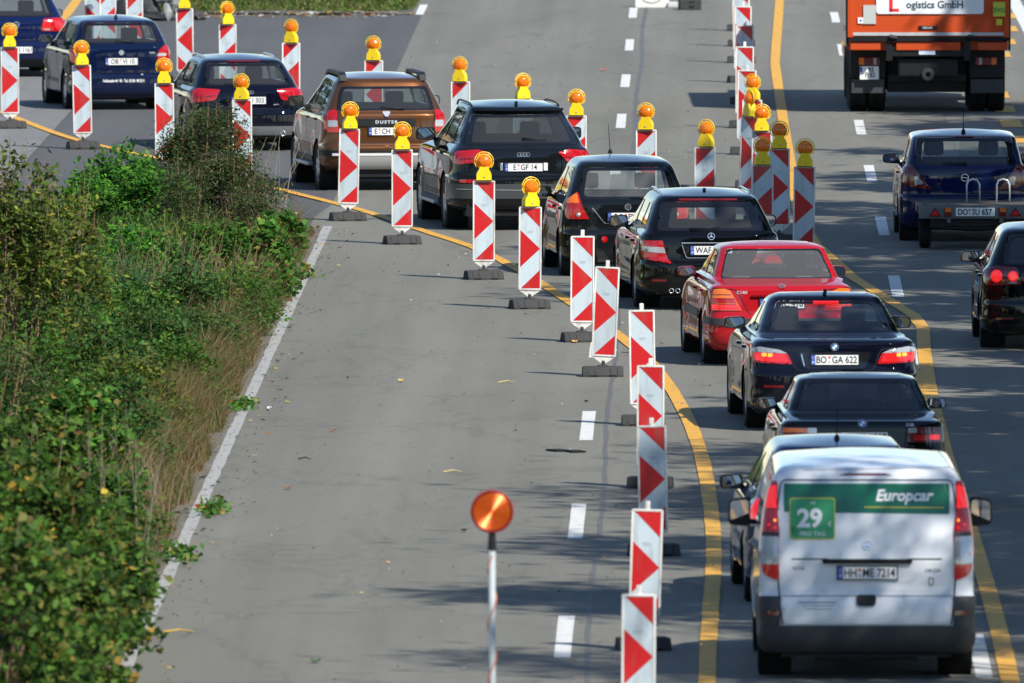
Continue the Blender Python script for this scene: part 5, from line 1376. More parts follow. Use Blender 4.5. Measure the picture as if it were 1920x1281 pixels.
# ===== small black hatchback
def small_hatch():
    rows = rows_of(1.665, 1.54, -0.68, 3.05, 0.60, -0.63, 1.0, -0.60, 0.775, 1.39, -0.36, 0.60, 2.15, 1.4, Lr=0.52, Lg=0.46)
    c = Car('hatchback_car', 'small rounded black hatchback with upright red lamps and round red reflector, between two dark estates', 'car', (-0.967, 244.46), 5.5, rows, P_BLACK2, (0, 2.43), 0.29, 0.185, nr=4.2)
    c.body(r_((-0.625, 1.0), (0.625, 1.0), (0.54, 1.40), (-0.54, 1.40)), {'band': [('s', -0.25, 1.03), ('s', 1.8, 1.0), ('s', 1.28, 1.37), ('s', -0.02, 1.38)], 'panes': [[('s', 0.78, 1.03), ('s', 1.75, 1.02), ('s', 1.25, 1.35), ('s', 0.8, 1.36)], [('s', -0.18, 1.05), ('s', 0.70, 1.04), ('s', 0.73, 1.36), ('s', 0.02, 1.36)]]},
           [('s', 1.62, 1.38), ('s', 2.2, 1.02), (c.sh.U, c.sh.vz(1.0)), (c.sh.U, c.sh.vz(1.39))], rear_glass=r_((-0.565, 1.035), (0.565, 1.035), (0.50, 1.365), (-0.50, 1.365)), glass=glass_mat('dusty clear glass', (0.66, 0.72, 0.72), dust_sheen=0.13))
    for sg in (1, -1):
        t = c.patch('tail_light', [('r', 0.50, 0.745), ('r', 0.76, 0.745), ('s', -0.46, 0.79), ('s', -0.42, 0.98), ('r', 0.63, 1.09), ('r', 0.60, 0.95)], RED_L, off=0.014, r=0.02, sides=(sg,), step=0.035)
        c.patch('amber_lens', [('r', 0.625, 0.95), ('s', -0.44, 0.94), ('s', -0.42, 0.985), ('r', 0.645, 1.075)], AMBER_L, off=0.017, r=0.01, sides=(sg,), step=0.035, parent=t)
        M = c.frame(('r', sg * 0.635, 0.80), 0.018); MB().lathe([(0, -0.004), (0.02, -0.003), (0.026, 0.002)], (0, 0, 0), 'y', 14).xf(M).build('reversing_lens', CLEAR_L, t)
        M = c.frame(('r', sg * 0.31, 0.485), 0.006); MB().lathe([(0, -0.008), (0.034, -0.005), (0.042, 0.006)], (0, 0, 0), 'y', 18).xf(M).build('reflector', RED_L, c.e)
    c.disc('emblem', ('r', 0, 0.90), 0.042, CHROME, ring=0.009); c.text('D', ('r', 0, 0.90), 0.036, CHROME, off=0.01)
    c.plate('BO*PY 24', ('r', 0, 0.775), off=0.014)
    std_gap(c, r_((-0.60, 1.0), (-0.42, 0.63), (0.42, 0.63), (0.60, 1.0))); c.ribbon('panel_crease', r_((-0.46, 0.89), (-0.30, 0.69), (0.30, 0.69), (0.46, 0.89)), 0.008, CHROME, 0.002)
    c.wiper(('r', 0.30, 1.0), ('r', 0.03, 1.02)); c.cabin(0.96, rear=True, yb=0.1, shelf_y=(-0.45, -0.05), yf_seat=1.1, top=0.42, col=mat('grey seat cloth', (0.09, 0.095, 0.10), 0.9), dash_y=1.9)
    c.mirrors(1.6, 1.02, 0.22, 0.15, BLACK, 0.14); c.antenna(1.35, 0.42, 38, x=-0.05)
    c.doors([(0.72, 0.75), (1.72, 1.8)], 1.0); c.handles([(0.1, 0.86), (0.95, 0.86)])
small_hatch()

# ===== large dark off-roader
def big_suv():
    rows = rows_of(1.97, 1.73, -1.06, 3.95, 0.74, -0.96, 1.15, -0.84, 0.875, 1.52, -0.40, 0.665, 2.5, 1.7, Lr=0.80, Lg=0.62, z0=0.27, yroof=-0.24, bump=0.06, shoulder=0.1)
    c = Car('suv_car', 'large dark off-roader with four-ring badge and plate E GF 14', 'car', (-2.503, 258.61), 7.3, rows, P_BLACK2, (0, 3.0), 0.375, 0.25, nr=4.0)
    c.body(r_((-0.775, 1.17), (0.775, 1.17), (0.63, 1.56), (-0.63, 1.56)), {'band': [('s', -0.55, 1.2), ('s', 2.15, 1.2), ('s', 1.55, 1.54), ('s', -0.1, 1.54)], 'panes': [[('s', 1.08, 1.22), ('s', 2.1, 1.22), ('s', 1.52, 1.52), ('s', 1.1, 1.52)], [('s', 0.22, 1.22), ('s', 1.0, 1.22), ('s', 1.03, 1.52), ('s', 0.25, 1.52)], [('s', -0.45, 1.22), ('s', 0.15, 1.22), ('s', 0.17, 1.52), ('s', -0.08, 1.52)]]},
           [('s', 1.95, 1.54), ('s', 2.5, 1.2), (c.sh.U, c.sh.vz(1.18)), (c.sh.U, c.sh.vz(1.55))], rear_glass=r_((-0.69, 1.20), (0.69, 1.20), (0.575, 1.525), (-0.575, 1.525)), glass=G_DARK)
    SIL = mat('grey lower bumper', (0.075, 0.078, 0.078), 0.35, 0.4)
    for sg in (1, -1):
        t = c.patch('tail_light', [('r', 0.60, 0.93), ('r', 0.86, 0.90), ('s', -0.72, 0.92), ('s', -0.70, 1.07), ('r', 0.62, 1.10), ('r', 0.47, 1.06)], RED_L, off=0.014, r=0.025, sides=(sg,), step=0.04)
        c.patch('lens_divider', [('r', 0.585, 0.985), ('r', 0.86, 0.965), ('r', 0.86, 0.975), ('r', 0.575, 0.998)], RED_D, off=0.018, r=0.003, sides=(sg,), parent=t)
        c.patch('bumper', [('r', 0.0, 0.44), ('s', -0.40, 0.44), ('s', -0.40, 0.64), ('r', 0.0, 0.64)], SIL, off=0.010, r=0.0, sides=(sg,))
        c.ribbon('chrome_strip', [('r', 0.0, 0.555), ('r', 0.9, 0.57)], 0.012, CHROME, 0.016, sides=(sg,))
        c.patch('reflector', r_((0.62, 0.655), (0.87, 0.655), (0.87, 0.70), (0.62, 0.70)), RED_L, off=0.008, r=0.012, sides=(sg,))
        c.patch('arch_trim', [('s', 0.45, 0.30), ('s', 2.52, 0.30), ('s', 2.52, 0.40), ('s', 0.45, 0.40)], GREY_PL, off=0.03, r=0.02, sides=(sg,), skirt=0.03)
        MB().box((sg * 1.0, 1.5, 0.33), (0.12, 1.75, 0.045), None, 0.02).build('running_board', STEEL, c.e)
    rings(c, 1.035); c.plate('E*GF 14', ('r', 0, 0.865), off=0.014)
    c.patch('plate_recess', r_((-0.31, 0.79), (0.31, 0.79), (0.37, 0.955), (-0.37, 0.955)), TRIM, off=0.002, r=0.03, skirt=0.004)
    MB().box((-0.305, 0, 0), (0.035, 0.012, 0.10), None, 0.006).xf(c.frame(('r', 0, 0.87), 0.012)).build('chrome_grip', CHROME, c.e)
    MB().box((0.30, 0, 0), (0.055, 0.012, 0.105), None, 0.006).xf(c.frame(('r', 0, 0.87), 0.012)).build('chrome_grip', WHITE, c.e)
    c.patch('roof_spoiler', r_((-0.60, 1.58), (0.60, 1.58), (0.59, 1.60), (-0.59, 1.60)), c.paint, off=0.06, r=0.01, skirt=0.07)
    std_gap(c, [('s', -0.50, 0.765), ('r', 0.9, 0.765), ('r', 0.0, 0.765), ('r', -0.9, 0.765)], 0.010)
    c.wiper(('r', 0.02, 1.235), ('r', 0.34, 1.215)); c.rails(-0.10, 1.75, 0.60, BLACK, 0.045); c.antenna(-0.05, kind='fin')
    c.cabin(1.14, rear=True, yb=0.35, shelf_y=(-0.7, 0.1), yf_seat=1.55, dash_y=2.4); c.mirrors(2.0, 1.22, 0.27, 0.19, None, 0.17)
    c.doors([(0.2, 0.2), (1.04, 1.05), (2.1, 2.15)], 1.2); c.handles([(0.45, 1.02), (1.35, 1.02)])
    c.ribbon('chrome_strip', [('s', -0.55, 1.188), ('s', 2.15, 1.188)], 0.012, CHROME, 0.003, sides=(1, -1))
big_suv()

# ===== brown off-roader
def brown_suv():
    rows = rows_of(1.82, 1.67, -0.82, 3.49, 0.66, -0.75, 1.13, -0.70, 0.85, 1.48, -0.47, 0.665, 2.25, 1.5, Lr=0.52, Lg=0.46, z0=0.30, yroof=-0.36, bump=0.05)
    c = Car('suv_car', 'copper brown off-roader with DUSTER lettering and plate beginning E CH', 'car', (-4.575, 271.64), 8.5, rows, P_BROWN, (0, 2.67), 0.345, 0.215, nr=4.6)
    c.body(r_((-0.71, 1.15), (0.71, 1.15), (0.62, 1.49), (-0.62, 1.49)), {'band': [('s', -0.40, 1.19), ('s', 1.95, 1.16), ('s', 1.38, 1.48), ('s', -0.18, 1.46)], 'panes': [[('s', 0.98, 1.18), ('s', 1.9, 1.18), ('s', 1.35, 1.46), ('s', 1.0, 1.46)], [('s', 0.15, 1.19), ('s', 0.90, 1.18), ('s', 0.93, 1.46), ('s', 0.18, 1.45)], [('s', -0.30, 1.23), ('s', 0.05, 1.22), ('s', 0.07, 1.43), ('s', -0.18, 1.42)]]},
           [('s', 1.75, 1.48), ('s', 2.3, 1.17), (c.sh.U, c.sh.vz(1.14)), (c.sh.U, c.sh.vz(1.49))], rear_glass=r_((-0.655, 1.175), (0.655, 1.175), (0.585, 1.46), (-0.585, 1.46)), glass=glass_mat('green tinted glass', (0.52, 0.62, 0.58)))
    SIL = mat('matt silver skid plate', (0.42, 0.42, 0.40), 0.45, 0.5)
    for sg in (1, -1):
        t = c.patch('tail_light', [('r', 0.665, 0.84), ('r', 0.82, 0.84), ('s', -0.58, 0.88), ('s', -0.56, 1.13), ('r', 0.73, 1.16), ('r', 0.70, 1.13)], RED_L, off=0.016, r=0.02, sides=(sg,), step=0.035)
        c.patch('clear_lens', [('r', 0.70, 0.92), ('r', 0.82, 0.92), ('r', 0.82, 1.01), ('r', 0.70, 1.01)], CLEAR_L, off=0.020, r=0.015, sides=(sg,), step=0.035, parent=t)
        c.patch('bumper', [('r', 0.0, 0.50), ('s', -0.40, 0.50), ('s', -0.40, 0.585), ('r', 0.0, 0.585)], BLACK, off=0.02, r=0.0, sides=(sg,))
        c.patch('wheel_arch_trim', [('s', 0.42, 0.34), ('s', 2.2, 0.34), ('s', 2.2, 0.46), ('s', 0.42, 0.46)], BLACK, off=0.018, r=0.02, sides=(sg,))
        MB().box((sg * 0.93, 1.33, 0.34), (0.10, 1.6, 0.05), None, 0.02).build('running_board', STEEL, c.e)
        # big roof rail pods
        for y0, y1 in ((-0.38, 1.35),):
            zt = c.sh.zhi
            prof = [(y0, zt - 0.04), (y0 + 0.03, zt + 0.045), (y0 + 0.16, zt + 0.078), (y1 - 0.3, zt + 0.085), (y1, zt + 0.0), (y1 - 0.12, zt - 0.01), (y1 - 0.35, zt + 0.04), (y0 + 0.36, zt + 0.035), (y0 + 0.26, zt - 0.02)]
            MB().prism(prof, sg * 0.575 - 0.045, sg * 0.575 + 0.045, 'yz').build('roof_rail', BLACK, c.e)
    c.patch('skid_plate', r_((-0.62, 0.33), (0.62, 0.33), (0.66, 0.50), (-0.66, 0.50)), SIL, off=0.025, r=0.03)
    c.ribbon('bumper_lip', r_((-0.78, 0.525), (0.78, 0.525)), 0.035, mat('pale silver trim', (0.7, 0.7, 0.68), 0.35, 0.2), 0.028)
    c.patch('plate_panel', r_((-0.42, 0.925), (0.42, 0.925), (0.42, 1.03), (-0.42, 1.03)), BLACK, off=0.022, r=0.025)
    c.text('DUSTER', ('r', 0, 0.985), 0.042, SILVER, off=0.027, bold=0.05, space=1.35, narrow=1.2)
    M = c.frame(('r', 0, 1.095), 0.010); MB().prism([(-0.05, 0.045), (0.05, 0.045), (0.055, 0.02), (0.018, -0.045), (-0.018, -0.045), (-0.055, 0.02)], -0.004, 0.004).xf(M).build('emblem', CHROME, c.e)
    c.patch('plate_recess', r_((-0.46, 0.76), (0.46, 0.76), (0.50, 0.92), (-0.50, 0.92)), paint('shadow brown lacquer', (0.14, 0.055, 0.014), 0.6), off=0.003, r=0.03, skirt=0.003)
    c.plate('E*CH 212', ('r', 0, 0.855), off=0.014)
    std_gap(c, r_((-0.68, 1.14), (-0.66, 0.70), (0.66, 0.70), (0.68, 1.14)))
    c.wiper(('r', 0.25, 1.16), ('r', -0.08, 1.19)); c.cabin(1.10, rear=True, yb=0.25, shelf_y=(-0.5, 0.0), yf_seat=1.3, dash_y=2.1); c.mirrors(1.8, 1.2, 0.23, 0.18, BLACK, 0.17)
    c.doors([(0.1, 0.12), (0.94, 0.96), (1.9, 1.95)], 1.16); c.handles([(0.3, 1.0), (1.18, 1.0)])
brown_suv()

# ===== black estate (avant)
def ring_estate():
    rows = rows_of(1.77, 1.43, -1.0, 3.6, 0.60, -0.93, 0.95, -0.86, 0.80, 1.30, -0.40, 0.60, 2.25, 1.5, Lr=0.62, Lg=0.5, yroof=-0.28, bump=0.04)
    c = Car('estate_car', 'glossy black estate with silver rails behind the tallest bush, plate ending 303', 'car', (-6.933, 286.47), 9.0, rows, P_INK, (0, 2.65), 0.31, nr=4.2)
    c.body(r_((-0.64, 0.985), (0.64, 0.985), (0.55, 1.31), (-0.55, 1.31)), {'band': [('s', -0.40, 0.99), ('s', 1.95, 0.98), ('s', 1.38, 1.29), ('s', -0.05, 1.29)], 'panes': [[('s', 1.0, 1.0), ('s', 1.9, 1.0), ('s', 1.35, 1.27), ('s', 1.03, 1.27)], [('s', 0.25, 1.0), ('s', 0.93, 1.0), ('s', 0.96, 1.27), ('s', 0.28, 1.27)], [('s', -0.32, 1.0), ('s', 0.18, 1.0), ('s', 0.20, 1.27), ('s', -0.02, 1.27)]]},
           [('s', 1.75, 1.29), ('s', 2.25, 0.99), (c.sh.U, c.sh.vz(0.965)), (c.sh.U, c.sh.vz(1.30))], rear_glass=r_((-0.585, 1.01), (0.585, 1.01), (0.50, 1.275), (-0.50, 1.275)), glass=G_MID)
    for sg in (1, -1):
        t = c.patch('tail_light', [('r', 0.50, 0.77), ('r', 0.84, 0.72), ('s', -0.70, 0.78), ('s', -0.68, 0.90), ('r', 0.74, 0.94), ('r', 0.42, 0.92)], RED_L, off=0.014, r=0.03, sides=(sg,), step=0.035)
        c.patch('lens_divider', [('r', 0.50, 0.83), ('r', 0.80, 0.80), ('r', 0.80, 0.81), ('r', 0.50, 0.84)], RED_D, off=0.018, r=0.003, sides=(sg,), parent=t)
    rings(c, 0.885, r=0.026); c.plate('RE*SU 303', ('r', 0, 0.765), off=0.014); c.text('quattro', ('r', 0.42, 0.70), 0.02)
    c.patch('rear_skirt', r_((-0.74, 0.25), (0.74, 0.25), (0.78, 0.375), (-0.78, 0.375)), mat('silver skirt', (0.22, 0.225, 0.23), 0.35, 0.5), off=0.018, r=0.03)
    std_gap(c, r_((-0.56, 0.94), (-0.50, 0.64), (0.50, 0.64), (0.56, 0.94))); c.rails(-0.05, 1.5, 0.535, CHROME, 0.045)
    c.patch('brake_light', r_((-0.25, 1.325), (0.25, 1.325), (0.25, 1.34), (-0.25, 1.34)), RED_D, off=0.01, r=0.005); c.exhaust(0.52, 0.265, -0.99, 0.04)
    c.wiper(('r', 0.0, 0.975), ('r', -0.35, 1.0)); c.cabin(0.95, rear=True, yb=0.25, shelf_y=(-0.6, 0.0)); c.mirrors(1.78, 1.0, 0.22, 0.15, None, 0.14)
    c.doors([(0.22, 0.22), (0.96, 0.98), (1.9, 1.95)], 0.98); c.handles([(0.4, 0.8), (1.22, 0.8)])
ring_estate()

# ===== dark blue hatchback with white writing
def blue_hatch():
    rows = rows_of(1.65, 1.49, -0.80, 3.20, 0.56, -0.75, 1.03, -0.72, 0.765, 1.36, -0.46, 0.60, 2.2, 1.45, Lr=0.48, Lg=0.42)
    c = Car('hatchback_car', 'dark blue hatchback with a white address line along its tail and plate OB VI 10', 'car', (-9.348, 303.24), 9.5, rows, P_NAVY, (0, 2.45), 0.30, 0.19, nr=5)
    c.body(r_((-0.63, 1.06), (0.63, 1.06), (0.555, 1.385), (-0.555, 1.385)), {'band': [('s', -0.30, 1.08), ('s', 1.85, 1.04), ('s', 1.35, 1.35), ('s', -0.12, 1.36)], 'panes': [[('s', 0.85, 1.07), ('s', 1.8, 1.06), ('s', 1.32, 1.33), ('s', 0.87, 1.34)], [('s', -0.22, 1.09), ('s', 0.77, 1.08), ('s', 0.8, 1.34), ('s', -0.08, 1.34)]]},
           [('s', 1.7, 1.36), ('s', 2.25, 1.05), (c.sh.U, c.sh.vz(1.03)), (c.sh.U, c.sh.vz(1.37))], rear_glass=r_((-0.58, 1.085), (0.58, 1.085), (0.51, 1.35), (-0.51, 1.35)), glass=G_MID)
    for sg in (1, -1):
        t = c.patch('tail_light', [('r', 0.56, 0.75), ('r', 0.76, 0.75), ('s', -0.58, 0.79), ('s', -0.56, 1.0), ('r', 0.70, 1.03), ('r', 0.60, 0.95)], RED_L, off=0.014, r=0.03, sides=(sg,), step=0.035)
        c.patch('clear_lens', [('r', 0.57, 0.86), ('r', 0.72, 0.86), ('r', 0.73, 0.90), ('r', 0.59, 0.90)], CLEAR_L, off=0.018, r=0.01, sides=(sg,), parent=t)
    c.disc('emblem', ('r', 0, 0.915), 0.042, CHROME, off=0.01); c.text('Fabia', ('r', 0.50, 0.915), 0.032, SILVER)
    c.plate('OB*VI 10', ('r', 0, 0.775), off=0.014)
    c.text('Hohlstra\u00dfe 44 / 45 - Tel.: 02 08 / 88 20 4', ('r', 0.03, 0.468), 0.045, WINK, off=0.009, bold=0.03, narrow=0.62)
    c.text('S', ('r', 0.33, 0.56), 0.05, WINK, off=0.009, bold=0.02)
    std_gap(c, r_((-0.57, 1.03), (-0.55, 0.60), (0.55, 0.60), (0.57, 1.03))); c.wiper(('r', 0.20, 1.075), ('r', -0.10, 1.09))
    c.cabin(1.0, rear=True, yb=0.1, shelf_y=(-0.5, -0.05), yf_seat=1.15, dash_y=2.0); c.mirrors(1.7, 1.06, 0.21, 0.15, None, 0.14); c.antenna(-0.1, 0.25, -30)
    c.doors([(0.8, 0.82), (1.8, 1.85)], 1.05); c.handles([(0.1, 0.88), (1.05, 0.88)])
blue_hatch()

# ===== blue golf-class at the left edge, black one at the right edge
def round_lamp_hatch(name, label, xy, heading, pm, plate, low_plate):
    rows = rows_of(1.76, 1.485, -0.84, 3.36, 0.58, -0.79, 0.99, -0.74, 0.80, 1.35, -0.40, 0.605, 2.3, 1.5, Lr=0.55, Lg=0.48)
    c = Car('hatchback_car', label, 'car', xy, heading, rows, pm, (0, 2.58), 0.315, nr=4.6)
    c.body(r_((-0.63, 1.01), (0.63, 1.01), (0.54, 1.365), (-0.54, 1.365)), {'band': [('s', -0.22, 1.02), ('s', 1.9, 1.0), ('s', 1.38, 1.34), ('s', 0.05, 1.34)], 'panes': [[('s', 0.85, 1.04), ('s', 1.85, 1.02), ('s', 1.35, 1.32), ('s', 0.87, 1.32)], [('s', -0.14, 1.04), ('s', 0.78, 1.04), ('s', 0.81, 1.32), ('s', 0.08, 1.32)]]},
           [('s', 1.75, 1.34), ('s', 2.3, 1.02), (c.sh.U, c.sh.vz(1.0)), (c.sh.U, c.sh.vz(1.35))], rear_glass=r_((-0.575, 1.035), (0.575, 1.035), (0.49, 1.33), (-0.49, 1.33)), glass=G_MID)
    for sg in (1, -1):
        t = c.patch('tail_light', [('r', 0.40, 0.775), ('r', 0.80, 0.765), ('s', -0.60, 0.80), ('s', -0.57, 0.93), ('r', 0.72, 0.99), ('r', 0.45, 0.97)], RED_L if low_plate else RED_D, off=0.014, r=0.05, sides=(sg,), step=0.035)
        for x, rr in ((0.51, 0.062), (0.70, 0.075)):
            M = c.frame(('r', sg * x, 0.875), 0.017); MB().lathe([(0, -0.006), (rr * .7, -0.005), (rr, 0.0)], (0, 0, 0), 'y', 20).xf(M).build('round_lens', RED_ON, t)
        M = c.frame(('r', sg * 0.51, 0.80), 0.018); MB().box((0, 0, 0), (0.10, 0.004, 0.02)).xf(M).build('reversing_lens', CLEAR_L, t)
        c.patch('reflector', r_((0.5, 0.36), (0.72, 0.36), (0.72, 0.385), (0.5, 0.385)), RED_D, off=0.004, r=0.01, sides=(sg,))
    c.disc('emblem', ('r', 0, 0.885), 0.05, CHROME, off=0.012, ring=0.008); c.text('W', ('r', 0, 0.875), 0.045, CHROME, off=0.01, bold=0.02); c.text('V', ('r', 0, 0.912), 0.022, CHROME, off=0.011, bold=0.02)
    c.plate(plate, ('r', 0, 0.46 if low_plate else 0.46), off=0.012)
    c.patch('bumper_insert', r_((-0.66, 0.205), (0.66, 0.205), (0.70, 0.31), (-0.70, 0.31)), BLACK, off=0.006, r=0.03)
    std_gap(c, r_((-0.60, 0.98), (-0.42, 0.96), (-0.40, 0.61), (0.40, 0.61), (0.42, 0.96), (0.60, 0.98)))
    c.cabin(0.97, rear=True, yb=0.2, shelf_y=(-0.5, 0.0)); c.mirrors(1.78, 1.0, 0.23, 0.145, None, 0.14)
    c.doors([(0.8, 0.84), (1.85, 1.9)], 1.0); c.handles([(0.15, 0.85), (1.05, 0.85)])
round_lamp_hatch('hatchback_car', 'bright blue hatchback cut by the upper left corner, plate ending RR 1161', (-11.549, 318.20), 8.0, P_BLUE, 'OB*RR 1161', True)
round_lamp_hatch('hatchback_car', 'black hatchback cut off by the right edge of the picture, round red lamps', (4.234, 225.57), 1.2, P_BLACK, 'DO*GF 77', False)

# ===== blue small hatchback towing a trailer
def tow_hatch():
    rows = rows_of(1.737, 1.485, -0.70, 3.30, 0.62, -0.65, 1.02, -0.60, 0.79, 1.375, -0.32, 0.665, 2.2, 1.45, Lr=0.56, Lg=0.48)
    c = Car('hatchback_car', 'deep blue small hatchback pulling a flat trailer in the right-hand lane', 'car', (3.568, 254.81), 1.0, rows, P_BLUE, (0, 2.51), 0.30, 0.195, nr=4.2)
    c.body(r_((-0.66, 1.03), (0.66, 1.03), (0.62, 1.39), (-0.62, 1.39)), {'band': [('s', -0.05, 1.04), ('s', 1.85, 1.02), ('s', 1.38, 1.34), ('s', 0.15, 1.34)], 'panes': [[('s', 0.7, 1.06), ('s', 1.8, 1.04), ('s', 1.35, 1.32), ('s', 0.72, 1.32)], [('s', 0.03, 1.06), ('s', 0.62, 1.06), ('s', 0.65, 1.32), ('s', 0.18, 1.32)]]},
           [('s', 1.75, 1.35), ('s', 2.25, 1.04), (c.sh.U, c.sh.vz(1.02)), (c.sh.U, c.sh.vz(1.36))], rear_glass=r_((-0.58, 1.07), (0.60, 1.065), (0.56, 1.35), (-0.56, 1.35)), glass=G_MID)
    for sg in (1, -1):
        t = c.patch('tail_light', [('r', 0.44, 0.70), ('r', 0.70, 0.735), ('s', -0.46, 0.80), ('s', -0.40, 1.0), ('r', 0.72, 1.04), ('r', 0.66, 0.98)], RED_D, off=0.014, r=0.03, sides=(sg,), step=0.035)
        c.patch('clear_lens', [('r', 0.545, 0.785), ('r', 0.66, 0.76), ('r', 0.68, 0.87), ('r', 0.635, 0.885)], CLEAR_L, off=0.019, r=0.012, sides=(sg,), step=0.03, parent=t)
    b = c.disc('emblem', ('r', 0, 0.865), 0.052, CHROME, off=0.012, ring=0.008); MB().box((0, 0, 0), (0.10, 0.004, 0.008), Matrix.Rotation(0.15, 3, 'Y')).xf(c.frame(('r', 0, 0.865), 0.014)).build('emblem_bolt', CHROME, b)
    c.text('CORSA', ('r', -0.42, 0.87), 0.022, SILVER, space=1.2); c.plate('DO*CL 91', ('r', 0, 0.48), off=0.012)
    c.patch('brake_light', r_((-0.12, 1.392), (0.12, 1.392), (0.12, 1.408), (-0.12, 1.408)), RED_D, off=0.012, r=0.005)
    std_gap(c, r_((-0.68, 1.03), (-0.42, 0.66), (0.42, 0.66), (0.68, 1.03))); c.ribbon('panel_crease', r_((-0.80, 0.64), (-0.45, 0.585), (0.45, 0.585), (0.80, 0.64)), 0.008, DARK, 0.001)
    c.cabin(0.98, rear=True, yb=0.1, shelf_y=(-0.45, -0.05), yf_seat=1.1, top=0.42, dash_y=2.0, rear_heads=2); c.mirrors(1.65, 1.04, 0.22, 0.15, None, 0.15); c.antenna(0.0, 0.35, -8)
    c.wiper(('r', 0.02, 1.045), ('r', -0.30, 1.05))
    c.doors([(0.75, 0.78), (1.8, 1.85)], 1.03); c.handles([(1.0, 0.88)])
tow_hatch()

def trailer():
    t = empty('car_trailer', (*(3.676, 252.36), 0), rad(1.0), 'low galvanised flatbed trailer with plate DO SU 657 and two upright hoops', 'trailer')
    hw = 0.745; y0 = -0.55; y1 = 1.25
    fr = MB().box((0, y0, 0.50), (2 * hw, 0.04, 0.15), None, 0.008).box((0, y0 + 0.03, 0.575), (2 * hw + .02, 0.05, 0.02)).box((0, y0 + 0.02, 0.425), (2 * hw + .02, 0.06, 0.02))
    for sg in (-1, 1): fr.box((sg * (hw - 0.02), (y0 + y1) / 2, 0.52), (0.04, y1 - y0, 0.12)).box((sg * 0.35, (y0 + y1) / 2, 0.40), (0.05, y1 - y0, 0.08))
    fr.box((0, y1, 0.52), (2 * hw, 0.04, 0.12)); fr.tube([(0, y1, 0.42), (0, y1 + 0.9, 0.42)], 0.04, 8); fr.box((0, 0, 0.30), (2 * hw - 0.3, 0.07, 0.07))
    fr.build('frame', mat('dull galvanised steel', (0.13, 0.135, 0.14), 0.5, 0.5, vary=0.3), t)
    MB().box((0, (y0 + y1) / 2, 0.575), (2 * hw - 0.08, y1 - y0 - 0.08, 0.02)).build('deck', mat('weathered plywood', (0.07, 0.06, 0.05), 0.8, vary=0.3), t)
    MB().box((0, y0 + 0.1, 0.36), (1.2, 0.05, 0.09)).box((0.3, y0 + 0.2, 0.33), (0.2, 0.1, 0.1), None, 0.02).tube([(-0.6, y0 + 0.1, 0.30), (0.0, y0 + 0.1, 0.27), (0.6, y0 + 0.1, 0.30)], 0.03).build('axle', BLACK, t)
    for sg in (-1, 1):
        R = 0.255; w = MB().lathe([(R * .6, -0.06), (R * .9, -0.075), (R, -0.05), (R, 0.05), (R * .9, 0.075), (R * .6, 0.06)], (sg * 0.655, 0, R), 'x', 26).build('wheel', RUBBER, t, smooth=True, angle=40)
        MB().lathe([(0, sg * 0.04), (R * .3, sg * 0.05), (R * .6, sg * 0.055)], (sg * 0.655, 0, R), 'x', 16).build('rim', STEEL, w)
        MB().lathe([(R + 0.06, -0.10), (R + 0.06, 0.10)], (sg * 0.655, 0, R), 'x', 14, 15, 165).build('mudguard', BLACK, t, smooth=True)
        lm = MB().prism([(sg * 0.535 - 0.085, 0.445), (sg * 0.535 + 0.085, 0.445), (sg * 0.535, 0.565)], y0 - 0.045, y0 - 0.022).build('reflector_triangle', RED_D, t)
        MB().prism([(sg * 0.535 - 0.05, 0.463), (sg * 0.535 + 0.05, 0.463), (sg * 0.535, 0.53)], y0 - 0.049, y0 - 0.046).build('reflector_core', RED_L, lm)
        lb = MB().box((sg * 0.365, y0 - 0.035, 0.505), (0.10, 0.03, 0.125), None, 0.01).build('tail_light', RED_D, t); MB().box((sg * 0.365, y0 - 0.052, 0.53), (0.08, 0.004, 0.05)).build('amber_lens', AMBER_L, lb)
    for k, x in enumerate((0.0, 0.40)):
        MB().tube([(x - 0.085 + 0.0, 0.35, 0.58), (x - 0.085, 0.35, 0.83), (x - 0.06, 0.35, 0.885), (x, 0.35, 0.905), (x + 0.06, 0.35, 0.885), (x + 0.085, 0.35, 0.83), (x + 0.085, 0.35, 0.58)], 0.013, 8).build('hoop', mat('bright zinc', (0.55, 0.57, 0.58), 0.35, 0.3), t, smooth=True)
    pl = MB().box((0, y0 - 0.028, 0.505), (0.52, 0.008, 0.11)).build('license_plate', WHITE, t)
    V = Matrix.Translation((0, y0 - 0.034, 0.505))
    pass
    text_obj('DO', 0.078, V @ Matrix.Translation((-0.165, -0.002, 0)), INK, pl, narrow=0.78, bold=0.03); text_obj('SU 657', 0.078, V @ Matrix.Translation((0.09, -0.002, 0)), INK, pl, narrow=0.80, bold=0.03)
    for z, mm_ in ((0.025, mat('red seal', (0.6, 0.1, 0.06), 0.5)), (-0.022, mat('silver seal', (0.5, 0.5, 0.5), 0.4))):
        MB().box((-0.075, -0.001, z), (0.03, 0.002, 0.03)).xf(V).build('seal', mm_, pl)
trailer()

